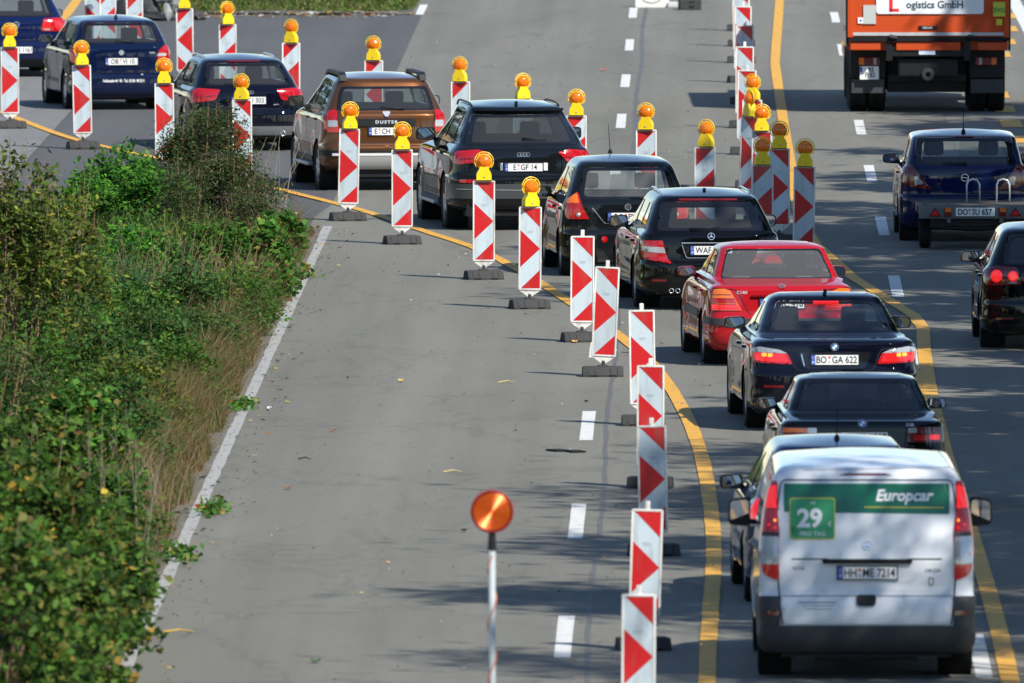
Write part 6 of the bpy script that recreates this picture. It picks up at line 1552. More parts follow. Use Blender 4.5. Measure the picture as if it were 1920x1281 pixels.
# ===== orange lorry
def lorry():
    x, y = (3.641, 302.20)
    t = empty('tipper_lorry', (x, y, 0), rad(0.8), 'orange tipper lorry with white Logistics GmbH board, driving away in the right lane', 'lorry')
    ORG = paint('orange lorry paint', (0.50, 0.070, 0.020), 0.0, 0.35, dirt=0.6)
    h = 1.27; y0 = -1.05; y1 = 5.2
    # tipping body with sloped tail
    V = []; prof = [(y0 + 0.10, 1.00), (y0, 1.30), (y0 - 0.02, 1.55), (y0 - 0.02, 3.75), (y1, 3.75), (y1, 1.00)]
    MB().prism(prof, -h, h, 'yz').build('tipper_body', ORG, t)
    tg = MB().box((0, y0 - 0.05, 2.47), (2 * h + 0.02, 0.06, 2.50), None, 0.012).build('tailgate', ORG, t)
    for sg in (-1, 1):
        MB().box((sg * (h - 0.03), y0 - 0.09, 2.46), (0.09, 0.05, 2.50), None, 0.01).build('gate_post', ORG, tg)
        MB().tube([(sg * (h + 0.02), y0 - 0.04, 1.0), (sg * (h + 0.035), y0 - 0.05, 3.7)], 0.02, 6).build('latch_rod', BLACK, tg)
    MB().box((0, y0 - 0.085, 1.265), (2 * h - 0.05, 0.03, 0.05)).build('reflective_strip', mat('grey strip', (0.42, 0.43, 0.44), 0.5, vary=0.2), tg)
    MB().box((0, y0 - 0.06, 1.185), (2 * h, 0.08, 0.07)).build('tailgate_sill', DARK, t)
    # board
    bd = MB().prism(round_poly([(-0.83, 1.585), (0.88, 1.585), (0.88, 2.25), (-0.83, 2.25)], 0.05), y0 - 0.105, y0 - 0.09).build('sign_board', mat('white board', (0.72, 0.73, 0.74), 0.4), t)
    D = mat('dark green lettering', (0.02, 0.06, 0.07), 0.5)
    M = Matrix.Translation((0.10, y0 - 0.108, 1.715)); text_obj('ogistics GmbH', 0.115, M, D, bd, bold=0.035, narrow=0.93)
    RL = mat('red lettering', (0.75, 0.02, 0.02), 0.5)
    MB().box((-0.595, y0 - 0.108, 1.81), (0.055, 0.004, 0.38)).box((-0.545, y0 - 0.108, 1.645), (0.155, 0.004, 0.045)).build('big_letter', RL, bd)
    MB().box((-0.935, y0 - 0.095, 1.575), (0.20, 0.02, 0.30)).build('plate_blank', mat('pale grey plate', (0.45, 0.47, 0.45), 0.5), tg)
    s1 = MB().box((-1.075, y0 - 0.092, 1.48), (0.095, 0.02, 0.095)).build('sticker', WHITE, tg)
    MB().box((-1.075, y0 - 0.104, 1.48), (0.03, 0.002, 0.03), Matrix.Rotation(0.8, 3, 'Y')).build('sticker_mark', EUBLUE, s1)
    s2 = MB().box((1.125, y0 - 0.124, 1.66), (0.19, 0.01, 0.23)).build('sticker', mat('lime sticker', (0.50, 0.52, 0.04), 0.5), tg)
    text_obj('SVG', 0.07, Matrix.Translation((1.125, y0 - 0.131, 1.645)), mat('green lettering', (0.0, 0.22, 0.05), 0.5), s2, bold=0.05)
    s3 = MB().box((1.125, y0 - 0.124, 1.455), (0.10, 0.01, 0.10)).build('sticker', mat('yellow sticker', (0.60, 0.50, 0.02), 0.5), tg)
    mk2 = MB().box((-0.01, y0 - 0.092, 1.365), (0.29, 0.02, 0.06), None, 0.006).build('maker_plate', BLACK, tg)
    text_obj('MEILLER', 0.03, Matrix.Translation((-0.01, y0 - 0.105, 1.365)), mat('silver lettering', (0.5, 0.5, 0.5), 0.4), mk2, bold=0.03)
    # lower orange cross members
    MB().box((0.0, y0 - 0.02, 1.07), (1.02, 0.10, 0.13), None, 0.01).box((-1.0, y0 - 0.02, 1.07), (0.48, 0.10, 0.12), None, 0.01).box((1.02, y0 - 0.02, 1.07), (0.46, 0.10, 0.12), None, 0.01).build('cross_member', ORG, t)
    ch = MB()
    for sg in (-1, 1):
        ch.box((sg * 0.62, y0, 1.05), (0.10, 0.16, 0.42)).box((sg * 0.43, 2.75, 0.85), (0.10, 7.2, 0.26)).tube([(sg * 0.62, y0 - 0.12, 1.22), (sg * 0.62 + 0.12, y0 - 0.12, 1.2)], 0.04, 8)
    ch.box((0, y0 + 0.02, 0.98), (1.30, 0.12, 0.15), None, 0.01); ch.box((0, y0 + 0.3, 0.72), (0.95, 0.5, 0.30), None, 0.04); ch.box((0, -0.55, 0.55), (1.25, 0.10, 0.12), None, 0.01); ch.box((0, 3.2, 0.75), (2.0, 6.4, 0.12)); ch.box((0, 1.4, 0.62), (1.25, 3.4, 0.62)); ch.box((0, 4.6, 0.66), (2.3, 0.6, 0.6))  # large boxes added to fill the gap between the wheels with dark
    ch.build('chassis_and_fill', BLACK, t)
    MB().lathe([(0.04, -0.02), (0.10, -0.02), (0.10, 0.03), (0.04, 0.03)], (0.0, y0 + 0.02, 0.62), 'y', 20).build('tow_coupling', GREY_PL, t)
    MB().box((-0.02, y0 - 0.05, 0.985), (0.26, 0.01, 0.10)).build('label_plate', mat('pale blue label', (0.55, 0.62, 0.72), 0.5), t)
    for sg in (-1, 1):
        fd = MB().lathe([(0.66, -0.30), (0.68, -0.29), (0.68, 0.29), (0.66, 0.30)], (sg * 0.94, 0.05, 0.52), 'x', 20, -35, 170).box((sg * 0.95, -0.64, 0.80), (0.56, 0.03, 0.50), None, 0.01).build('mudguard', BLACK, t, smooth=False)
        lt = MB().box((sg * 0.93, -0.76, 0.82), (0.34, 0.06, 0.13), None, 0.012).build('tail_light', RED_D, t)
        MB().box((sg * 1.055, -0.793, 0.82), (0.08, 0.01, 0.11)).build('turn_lens', AMBER_L, lt); MB().box((sg * 0.84, -0.793, 0.82), (0.045, 0.01, 0.11)).build('reversing_lens', CLEAR_L, lt)
        MB().box((sg * 0.95, -0.68, 0.42), (0.52, 0.015, 0.22)).build('mud_flap', GREY_PL, t)
        for ax in (0.0, 1.35, 5.6):
            for xo in ((0.80, 1.10) if ax < 3 else (1.05,)):
                R = 0.50
                w = MB().lathe([(R * .55, -0.13), (R * .92, -0.14), (R, -0.11), (R, -0.03), (R - .012, -0.028), (R - .012, -0.02), (R, -0.018), (R, 0.018), (R - .012, 0.02), (R - .012, 0.028), (R, 0.03), (R, 0.11), (R * .92, 0.14), (R * .55, 0.13)], (sg * xo, ax, R), 'x', 28).build('wheel', RUBBER, t, smooth=True, angle=40)
                MB().lathe([(0, sg * 0.02), (R * .35, sg * 0.03), (R * .56, sg * 0.12)], (sg * xo, ax, R), 'x', 18).build('rim', STEEL, w)
    pl = MB().box((-0.93, -0.79, 0.635), (0.30, 0.01, 0.21)).build('license_plate', WHITE, t)
    text_obj('RE', 0.07, Matrix.Translation((-0.90, -0.797, 0.688)), INK, pl, bold=0.03, narrow=0.8); text_obj('FJ 83', 0.075, Matrix.Translation((-0.92, -0.797, 0.59)), INK, pl, bold=0.03, narrow=0.75)
    MB().box((-1.06, -0.796, 0.69), (0.03, 0.003, 0.08)).build('euro_band', EUBLUE, pl)
    MB().box((0, 6.3, 1.75), (2.4, 1.9, 2.3), None, 0.12).build('cab', ORG, t)
    MB().box((0, 5.15, 0.85), (1.2, 0.5, 0.4), None, 0.03).build('engine', BLACK, t)
lorry()

# ------------------------------------------------------------ vegetation
LEAF = leaf_mat('leaf')
GRASS = leaf_mat('grass blade', 0.25, 0.6)
BARK = mat('bark', (0.09, 0.07, 0.055), 0.9, vary=0.4)
STEM = mat('dry reddish stem', (0.20, 0.12, 0.07), 0.8, vary=0.3)

def quads_mesh(name, V, nper, tint, m, faces_per):
    """V: (N*nper,3); faces_per: index tuples inside one item"""
    N = len(V) // nper
    me = bpy.data.meshes.new(name)
    me.vertices.add(len(V)); me.vertices.foreach_set('co', V.astype(np.float32).ravel())
    fp = np.array(faces_per); k = fp.shape[1]
    idx = (np.arange(N)[:, None, None] * nper + fp[None]).reshape(-1)
    nf = N * len(fp)
    me.loops.add(len(idx)); me.loops.foreach_set('vertex_index', idx.astype(np.int32))
    me.polygons.add(nf); me.polygons.foreach_set('loop_start', (np.arange(nf) * k).astype(np.int32))
    try: me.polygons.foreach_set('loop_total', np.full(nf, k, np.int32))
    except Exception: pass
    at = me.attributes.new('tint', 'FLOAT_COLOR', 'POINT')
    c = np.ones((len(V), 4), np.float32); c[:, :3] = np.repeat(tint, nper, axis=0)
    at.data.foreach_set('color', c.ravel())
    me.materials.append(m); me.update(calc_edges=True); me.validate()
    return me

def leaf_items(P, size, tint, aspect=0.55, upb=0.8, droop=0.2, name='foliage', m=None, facing=None):
    N = len(P)
    d = rng.normal(size=(N, 3)); d[:, 2] = d[:, 2] * 0.55 - droop; d /= np.linalg.norm(d, axis=1, keepdims=True)
    n = rng.normal(size=(N, 3)) * 0.55; n[:, 2] += upb; n[:, 1] -= 0.35; n[:, 0] += 0.15
    if facing is not None: n += facing
    n -= d * (n * d).sum(1, keepdims=True); n /= np.maximum(np.linalg.norm(n, axis=1, keepdims=True), 1e-6)
    sd = np.cross(d, n); s = size[:, None]
    a = aspect * (0.8 + 0.4 * rng.random((N, 1)))
    v = np.stack([P - d * s * 0.5, P - d * s * 0.12 + sd * s * a * 0.5 + n * s * 0.08, P + d * s * 0.5 - n * s * 0.08, P - d * s * 0.12 - sd * s * a * 0.5 + n * s * 0.08], 1).reshape(-1, 3)
    return quads_mesh(name, v, 4, tint, m or LEAF, [(0, 1, 2), (0, 2, 3)])

def pick_tint(N, pal, jitter=0.18):
    cols = np.array([p[0] for p in pal]); w = np.array([p[1] for p in pal], float); w /= w.sum()
    c = cols[rng.choice(len(pal), N, p=w)]
    return np.clip(c * (1 + rng.normal(0, jitter, (N, 1))) * (1 + rng.normal(0, 0.06, (N, 3))), 0.004, 0.9)

PAL = {
    'bright': [((0.061, 0.200, 0.018), 5), ((0.099, 0.263, 0.025), 4), ((0.039, 0.126, 0.015), 3), ((0.022, 0.105, 0.030), 2)],
    'green': [((0.052, 0.138, 0.018), 5), ((0.078, 0.188, 0.020), 3), ((0.033, 0.088, 0.015), 3), ((0.156, 0.175, 0.030), 1)],
    'dark': [((0.032, 0.080, 0.020), 5), ((0.048, 0.116, 0.024), 4), ((0.080, 0.145, 0.022), 2), ((0.112, 0.123, 0.033), 1)],
    'blue': [((0.030, 0.112, 0.041), 5), ((0.045, 0.150, 0.045), 4), ((0.075, 0.175, 0.027), 2), ((0.135, 0.125, 0.027), 1)],
    'olive': [((0.115, 0.150, 0.020), 5), ((0.069, 0.125, 0.020), 4), ((0.207, 0.213, 0.030), 2), ((0.103, 0.088, 0.030), 2), ((0.034, 0.075, 0.015), 3)],
    'vine': [((0.057, 0.161, 0.020), 6), ((0.034, 0.103, 0.015), 5), ((0.103, 0.218, 0.030), 3), ((0.414, 0.310, 0.060), 0.5), ((0.196, 0.196, 0.040), 1), ((0.138, 0.081, 0.030), 0.5)],
    'seed': [((0.095, 0.098, 0.038), 4), ((0.057, 0.092, 0.028), 5), ((0.033, 0.081, 0.024), 5), ((0.162, 0.161, 0.067), 2), ((0.095, 0.057, 0.028), 1)],
    'bramble': [((0.052, 0.115, 0.018), 6), ((0.078, 0.155, 0.022), 5), ((0.028, 0.066, 0.013), 5), ((0.15, 0.15, 0.03), 2.4), ((0.42, 0.27, 0.04), 0.5), ((0.10, 0.18, 0.025), 1.6), ((0.12, 0.08, 0.03), 0.6)],
    'tree': [((0.04, 0.09, 0.02), 5), ((0.06, 0.12, 0.025), 3), ((0.10, 0.12, 0.03), 1)],
}

def shrub(xy, w, h, kind, leaf, n, label, cat='shrub', stems=9, aspect=0.5, clumps=None, group=None, spray=0.0, depth=None, stem_m=None):
    x, y = xy
    t = empty('shrub' if cat == 'shrub' else cat.replace(' ', '_'), (x, y, -0.02), random.uniform(0, 6.28) * 0, label, cat, group)
    k = clumps or max(14, int(w * h * 22)); dp = depth or w
    th = rng.uniform(0, 2 * np.pi, k); ph = rng.uniform(0.05, 1.0, k) ** 0.6; rr = np.sqrt(1 - (ph * 0.92) ** 2.2)
    rad_ = (0.35 + 0.65 * rng.random(k) ** 0.5)
    C = np.stack([np.cos(th) * rr * rad_ * w / 2, np.sin(th) * rr * rad_ * dp / 2, h * (0.10 + 0.86 * ph * (0.72 + 0.28 * rng.random(k)))], 1)
    cr = 0.07 + 0.10 * w * rng.random(k) ** 1.2 + 0.03
    own = rng.choice(k, n, p=(cr ** 1.5) / (cr ** 1.5).sum())
    off = rng.normal(size=(n, 3)) * cr[own][:, None] * np.array([0.62, 0.62, 0.5])
    P = C[own] + off; P[:, 2] = np.maximum(P[:, 2], 0.03)
    tone = (rng.normal(1.0, 0.14, k))[own][:, None]
    tint = pick_tint(n, PAL[kind]) * np.clip(tone, 0.6, 1.5)
    size = leaf * (0.40 + 1.05 * rng.random(n) ** 1.3) * (0.8 + 0.4 * rng.random(k))[own]
    me = leaf_items(P, size, tint, aspect=aspect); o = bpy.data.objects.new('foliage', me); link(o, t); o['kind'] = 'stuff'
    mb = MB()
    order = np.argsort(-C[:, 2])[:stems]
    for i in order:
        c = C[i]; b = (c[0] * 0.25 + random.uniform(-.1, .1) * w, c[1] * 0.25 + random.uniform(-.1, .1) * w, 0)
        top = (c[0] * 1.03, c[1] * 1.03, c[2] * (1.03 + spray))
        mid = ((b[0] + c[0]) / 2 + random.uniform(-.05, .05), (b[1] + c[1]) / 2, c[2] * 0.5)
        mb.tube([b, mid, tuple(c), top], [0.012, 0.009, 0.006, 0.002], 5)
    mb.build('stems', stem_m or STEM, t)
    return t

S = [  # position, width, height, kind, leaf size, leaf count, label
    ((-7.707, 252.73), 1.3, 1.33, 'bright', 0.085, 5200, 'bright green fresh-leaved bush, the sunniest in the median, top towards the dark blue car'),
    ((-8.003, 250.15), 0.95, 1.10, 'bright', 0.080, 3200, 'low left shoulder of the bright green bushes beside the dark asphalt'),
    ((-7.130, 250.48), 1.2, 1.38, 'bright', 0.075, 4600, 'bright green bush directly left of the tall twiggy one'),
    ((-7.023, 237.74), 1.2, 0.95, 'bright', 0.075, 3400, 'green ferny bush in the shade pocket below the brightest bush'),
    ((-6.533, 251.45), 1.45, 2.06, 'seed', 0.062, 11500, 'tallest bush with grey-green willowy tips, in front of the black estate'),
    ((-6.149, 250.81), 1.05, 1.48, 'seed', 0.058, 6000, 'brownish seedy bush to the right of the tallest one, before the half-hidden beacon'),
    ((-6.773, 249.06), 0.8, 1.45, 'seed', 0.055, 2600, 'dull seedy bush at the left foot of the tallest one'),
    ((-5.758, 249.22), 0.85, 1.08, 'seed', 0.060, 2800, 'brown-flecked bush sloping down towards the brown off-roader'),
    ((-6.097, 237.75), 1.1, 1.10, 'green', 0.065, 3600, 'mid green bush with bare reddish stems at its foot'),
    ((-5.409, 245.49), 0.65, 0.80, 'vine', 0.095, 1900, 'climber with round green and yellow leaves at the right tip of the median'),
    ((-5.591, 238.48), 1.0, 0.95, 'vine', 0.090, 2800, 'round-leaved climber mass left of the white edge line'),
    ((-5.178, 235.62), 0.7, 0.62, 'vine', 0.100, 1500, 'low fresh green climber leaves reaching the edge line'),
    ((-5.657, 228.09), 1.1, 0.80, 'green', 0.060, 3000, 'small-leaved low bush halfway down the median edge'),
    ((-6.228, 225.46), 1.3, 1.00, 'dark', 0.060, 3800, 'dark fine-leaved bush in the middle of the median'),
    ((-7.023, 225.46), 1.4, 1.15, 'blue', 0.055, 4600, 'bluish green feathery bush below the bright ones'),
    ((-7.799, 226.75), 1.4, 1.20, 'olive', 0.060, 3800, 'olive bush at the left edge behind the yellowish shoots'),
    ((-6.825, 208.67), 1.5, 1.45, 'dark', 0.065, 4800, 'dark bush in the centre left with small pale leaf tips'),
    ((-6.111, 211.49), 1.3, 1.15, 'dark', 0.055, 4200, 'dense dark small-leaved bush next to the brown grass'),
    ((-5.714, 219.17), 1.1, 0.78, 'dark', 0.050, 3200, 'low dark cushion bush above the brown grass margin'),
    ((-6.932, 196.64), 1.5, 1.62, 'green', 0.070, 4800, 'broad green bush at the left picture edge, halfway down'),
    ((-6.087, 197.15), 1.2, 1.10, 'dark', 0.060, 3600, 'dark bush just above the large-leaved foreground bush'),
    ((-7.462, 207.56), 1.35, 3.10, 'olive', 0.080, 6400, 'tall yellowish sapling at the left edge with loose see-through top'),
    ((-7.108, 211.48), 1.05, 2.72, 'olive', 0.075, 4800, 'tall yellow-green sapling right of the first one, ending below the bright bush'),
    ((-8.002, 208.66), 1.2, 3.1, 'olive', 0.080, 3000, 'tall sapling cut by the left picture edge'),
    ((-7.178, 191.36), 1.4, 2.2, 'seed', 0.075, 3200, 'brownish tall weeds at the left picture edge'),
    ((-5.556, 162.10), 1.9, 2.10, 'bramble', 0.088, 7000, 'large-leaved green and yellow bush filling the lower left corner'),
    ((-6.161, 164.82), 1.7, 2.25, 'bramble', 0.088, 5600, 'large-leaved bush at the left edge of the lower corner'),
    ((-4.940, 158.50), 1.1, 1.70, 'bramble', 0.088, 4200, 'large-leaved shoots hanging over the white edge line at the bottom'),
    ((-5.521, 168.73), 1.35, 1.55, 'bramble', 0.085, 5200, 'large-leaved bush behind the foreground one, speckled with yellow leaves'),
    ((-5.231, 172.07), 0.8, 0.95, 'bramble', 0.085, 2600, 'small large-leaved bush next to the lower end of the brown grass'),
    ((-4.636, 155.05), 0.9, 1.25, 'bramble', 0.085, 3400, 'lowest leafy shoots at the bottom edge beside the lane'),
    ((-5.512, 152.62), 2.0, 2.3, 'bramble', 0.088, 4200, 'leafy bush cut by the bottom left corner'),
    ((-5.337, 225.47), 0.8, 0.60, 'dark', 0.048, 2400, 'dark low cushion bush close to the edge line behind the brown grass'),
    ((-5.297, 233.52), 0.7, 0.60, 'olive', 0.050, 2000, 'olive tuft of leaves close to the edge line under the climber'),
    ((-5.827, 210.93), 1.0, 0.85, 'green', 0.055, 3000, 'yellow-green bush between the dark cushion and the brown grass'),
    ((-6.554, 220.40), 1.2, 1.05, 'vine', 0.065, 3600, 'loose leafy bush with a few yellow leaves in the middle of the median'),
    ((-7.353, 219.16), 1.2, 1.20, 'bright', 0.060, 3400, 'light green bush behind the tall saplings at the left'),
    ((-6.164, 204.33), 1.1, 1.00, 'olive', 0.060, 3200, 'yellowish bush between the dark centre bushes and the foreground leaves'),
    ((-6.368, 191.37), 1.3, 1.35, 'vine', 0.075, 4000, 'round-leaved bush left of centre above the lower corner'),
    ((-5.429, 232.14), 0.9, 0.55, 'green', 0.050, 2400, 'low green cushion under the climber at the lane edge'),
    ((-5.816, 226.77), 1.0, 0.85, 'olive', 0.055, 3000, 'olive low bush left of the green cushion'),
    ((-5.758, 202.23), 0.8, 0.62, 'olive', 0.050, 2000, 'low olive bush inside the brown grass'),
    ((-6.433, 182.47), 1.3, 1.5, 'bramble', 0.085, 4200, 'leafy bush at the left edge above the lower corner, mixed yellow leaves'),
    ((-5.842, 183.33), 1.1, 1.05, 'green', 0.075, 3400, 'green bush between the dark bushes and the large-leaved ones'),
]
for (xy, w, h, kind, leaf, n, label) in S:
    x, y = xy
    x = min(x, -5.18 - w * 0.42) if kind != 'bramble' and kind != 'vine' else min(x, (-5.16 if kind == 'vine' else (-4.88 if y < 170 else -5.02)) - w * 0.42)
    tall = h > 1.8 or kind == 'seed'
    shrub((x, y), w, h, kind, leaf, int(n * 1.15), label, stems=22 if kind == 'seed' else (12 if tall else 9), aspect={'seed': 0.28, 'blue': 0.35, 'bramble': 0.75, 'vine': 0.8, 'dark': 0.55}.get(kind, 0.5), group='shrubs growing on the median', spray=0.12 if kind in ('seed', 'olive') else 0.03)

for (xy, w, h, n, label) in (((-5.801, 172.82), 1.6, 1.95, 26, 'pale dead stems rising out of the large-leaved bushes at the lower left'), ((-5.531, 186.82), 0.9, 0.95, 24, 'wispy straw stems over the brown grass margin'), ((-7.474, 212.05), 1.6, 2.9, 30, 'long grey wands standing among the tall saplings at the left edge'), ((-6.456, 226.76), 1.8, 1.25, 34, 'thin brown seed stalks scattered over the middle of the median'), ((-5.455, 251.46), 0.5, 0.75, 22, 'wispy grass stalks at the far tip of the median beside the edge line')):
    t_ = empty('dry_stalks', (min(xy[0], -5.35 - w * 0.3), xy[1], -0.02), 0, label, 'dry stalks'); mb = MB()
    for i in range(n):
        a = random.uniform(-w / 2, w / 2); b = random.uniform(-w, w); hh = h * random.uniform(0.55, 1.08); l = random.gauss(0, 0.16)
        mb.tube([(a, b, 0.1), (a + l * 0.4, b, hh * 0.6), (a + l, b, hh)], [0.006, 0.005, 0.002], 4)
        for q in range(3):
            z = hh * random.uniform(0.6, 0.95); mb.tube([(a + l * z / hh, b, z), (a + l * z / hh + random.uniform(-.14, .14), b + random.uniform(-.1, .1), z + 0.12)], [0.003, 0.0015], 3)
    o_ = mb.build('stalks', mat('straw stem %d' % (n % 3), [(0.26, 0.20, 0.12), (0.16, 0.12, 0.08), (0.20, 0.18, 0.12)][n % 3], 0.85), t_); o_['kind'] = 'stuff'

# bare reddish stems standing in front of the green bush
bs = empty('dry_stalks', (*(-6.191, 234.21), -0.02), 0, 'cluster of bare reddish-brown stalks standing in the middle of the median bushes', 'dry stalks')
mb = MB()
for i in range(46):
    a = random.uniform(-0.75, 0.75); b = random.uniform(-1.5, 0.5); h = random.uniform(0.55, 1.15); l = random.gauss(0.10, 0.16)
    mb.tube([(a, b, 0), (a + l * 0.5, b, h * 0.55), (a + l * 1.2, b, h)], [0.007, 0.006, 0.003], 5)
mb.build('stalks', STEM, bs)['kind'] = 'stuff'
tw = empty('dry_stalks', (*(-6.024, 253.89), -0.02), 0, 'thin pale dead twigs sticking out over the black estate bumper', 'dry stalks')
mb = MB()
for i in range(26):
    a = random.uniform(-0.35, 0.45); h = random.uniform(1.1, 1.95) if i % 3 == 0 else random.uniform(0.8, 1.45); l = random.uniform(-0.1, 0.55)
    mb.tube([(a, random.uniform(-.5, .5), 0.2), (a + l * 0.35, 0, h * 0.6), (a + l, 0, h)], [0.007, 0.005, 0.002], 4)
mb.build('stalks', mat('pale dead twig', (0.28, 0.22, 0.15), 0.8), tw)['kind'] = 'stuff'

# low leafy ground cover over the whole median
def ground_cover(name, x0, x1, y0, y1, dens, hfun, pal, leaf, label, aspect=0.45):
    N = int((x1 - x0) * (y1 - y0) * dens)
    P = np.stack([rng.uniform(x0, x1, N), rng.uniform(y0, y1, N), np.zeros(N)], 1)
    hm = hfun(P[:, 0], P[:, 1]); P = P[hm > 0.01]; hm = hm[hm > 0.01]
    P[:, 2] = hm * rng.random(len(P)) ** 0.7
    me = leaf_items(P, leaf * (0.5 + 0.9 * rng.random(len(P))), pick_tint(len(P), pal, 0.25), aspect=aspect, name=name)
    o = bpy.data.objects.new(name, me); link(o); tag(o, label, 'ground cover', None, 'stuff'); return o

def cover_h(x, y):
    base = 0.48 + 0.26 * np.sin(x * 2.3 + y * 0.31) * np.sin(y * 0.57 + 1.0) + 0.12 * np.sin(x * 5.1 - y * 1.1)
    edge = np.clip((-5.30 - 0.14 * np.sin(y * 0.8) - x) / 0.8, 0, 1)
    return base * edge * np.clip((259.5 - y + (x + 5.3) * 1.2) / 6.0, 0, 1)
ground_cover('ground_cover', -10.2, -5.25, 150, 260, 150, cover_h, [(tuple(q * 0.72 for q in c_), w_) for c_, w_ in PAL['dark'] + PAL['green'] + PAL['olive']], 0.062, 'mixed low green weeds covering the soil of the median under the bushes')  # leaf colours dimmed to paint in the dark hollows between the bushes

def blades(name, N, x0, x1, y0, y1, hfun, pal, label, wd=0.006, lean=0.35, z=0.0):
    P = np.stack([rng.uniform(x0, x1, N), rng.uniform(y0, y1, N), np.full(N, z)], 1)
    h = hfun(P[:, 0], P[:, 1]); k = h > 0.02; P = P[k]; h = h[k] * (0.45 + 0.75 * rng.random(k.sum())); N = len(P)
    a = rng.uniform(0, 2 * np.pi, N); sd = np.stack([np.cos(a), np.sin(a), np.zeros(N)], 1) * (wd * (0.6 + rng.random((N, 1))))
    ln = rng.normal(0, lean, (N, 2)) * h[:, None]
    mid = P + np.concatenate([ln * 0.35, h[:, None] * 0.6], 1); top = P + np.concatenate([ln, h[:, None]], 1)
    v = np.stack([P - sd, P + sd, mid + sd * 0.8, mid - sd * 0.8, top], 1).reshape(-1, 3)
    me = bpy.data.meshes.new(name)
    me = quads_mesh(name, v, 5, pick_tint(N, pal, 0.2), GRASS, [(0, 1, 2), (0, 2, 3), (3, 2, 4)])
    o = bpy.data.objects.new(name, me); link(o); tag(o, label, 'grass', None, 'stuff'); return o

DRY = [((0.19, 0.13, 0.07), 5), ((0.15, 0.115, 0.05), 4), ((0.15, 0.15, 0.045), 5), ((0.20, 0.10, 0.055), 2), ((0.09, 0.12, 0.03), 3)]
def dry_h(x, y):
    e = -5.27 - 0.10 * np.sin(y * 0.9) - 0.07 * np.sin(y * 2.3)
    w = 0.42 + 0.70 * np.exp(-((y - 194) / 13.0) ** 2)
    d = (e - x) / w
    return np.where((d > 0) & (d < 1.2), 0.16 + 0.46 * np.clip(d * 1.4, 0, 1), 0) * np.clip((258 - y) / 6, 0, 1)
blades('dry_grass', 110000, -6.6, -5.2, 160, 258, dry_h, DRY, 'brown and olive dry grass margin between the bushes and the white edge line', 0.0038, 0.5)
GRN = [((0.08, 0.14, 0.03), 5), ((0.12, 0.16, 0.04), 3), ((0.16, 0.13, 0.05), 2), ((0.05, 0.10, 0.02), 3)]
blades('green_grass', 26000, -10.2, -5.5, 160, 262, lambda x, y: np.clip((-5.6 - x) / 1.0, 0, 1) * 0.7 * np.clip((261 - y) / 5, 0, 1), GRN, 'tall green grass blades mixed among the median bushes', 0.008)
blades('verge_grass', 42000, -10.3, -5.2, 352.6, 372, lambda x, y: np.clip((y - 352.6 - 0.35 * np.sin(x * 2.2)) / 3.0, 0, 1) * 0.20 * np.clip((-5.25 - x) * 2, 0, 1), [((0.09, 0.14, 0.025), 5), ((0.14, 0.17, 0.04), 3), ((0.05, 0.09, 0.02), 3), ((0.2, 0.15, 0.07), 2)], 'short green grass of the median beyond the crossover at the top edge', 0.02)

# thin weeds at the very edge of the lane
i = 0
for (xy, lab) in [((-5.101, 243.36), 'small leafy weed and red leaves creeping over the white line near its far end'), ((-5.106, 211.16), 'little green weed tuft growing on the white line'), ((-4.898, 190.92), 'green and yellow weed tuft at the lane edge below the brown grass'), ((-5.024, 183.33), 'yellowing weed tuft at the gap of the white line'), ((-5.432, 256.39), 'thin pale grass weed standing at the far tip of the median')]:
    x, y = xy
    n = 150
    P = rng.normal(size=(n, 3)) * [0.085, 0.35, 0.04] + [0, 0, 0.07]; P[:, 2] = np.abs(P[:, 2])
    me = leaf_items(P, 0.07 * (0.5 + rng.random(n)), pick_tint(n, PAL['vine'] + [((0.30, 0.06, 0.03), 3 if i in (0,) else 0.5)]), 0.6); t = empty('weed_tuft', (x, y, 0), 0, lab, 'weed', 'weeds along the lane edge'); link(bpy.data.objects.new('foliage', me), t)
    i += 1

# ------------------------------------------------------------ litter
def litter(name, N, x0, x1, y0, y1, size, pal, label, flat=0.1, bias=None):
    P = np.stack([rng.uniform(x0, x1, N), rng.uniform(y0, y1, N), np.full(N, 0.016)], 1)
    if bias: P[:, 0] = x0 + (x1 - x0) * rng.random(N) ** bias
    a = rng.uniform(0, 2 * np.pi, N); s = (size * (0.4 + rng.random(N) ** 2 * 1.4))[:, None]
    d = np.stack([np.cos(a), np.sin(a) * 1.5, rng.normal(0, flat, N)], 1); n = np.stack([rng.normal(0, flat, N), rng.normal(0, flat, N), np.ones(N)], 1); sd = np.cross(d, n)
    v = np.stack([P - d * s * .5, P + sd * s * .3 + [0, 0, 0.006], P + d * s * .5 + [0, 0, 0.012], P - sd * s * .3], 1).reshape(-1, 3)
    me = quads_mesh(name, v, 4, pick_tint(N, pal, 0.25), GRASS, [(0, 1, 2), (0, 2, 3)]); o = bpy.data.objects.new(name, me); link(o); tag(o, label, 'litter', None, 'stuff')
LIT = [((0.45, 0.30, 0.08), 2), ((0.30, 0.14, 0.05), 3), ((0.5, 0.5, 0.47), 3), ((0.03, 0.03, 0.03), 5), ((0.12, 0.09, 0.05), 3)]
litter('road_litter', 900, -5.1, 0.6, 150, 345, 0.035, LIT, 'tiny scattered leaves, grit and chips on the closed lane')
litter('edge_litter', 800, -5.35, -4.6, 160, 258, 0.05, LIT[:2] + LIT[3:], 'leaf litter and crumbs gathered along the white edge line', bias=2.5)
litter('verge_litter', 500, -10.2, -5.3, 348.6, 352.0, 0.09, LIT[:2] + LIT[2:3], 'dry leaves gathered where the asphalt meets the far grass')
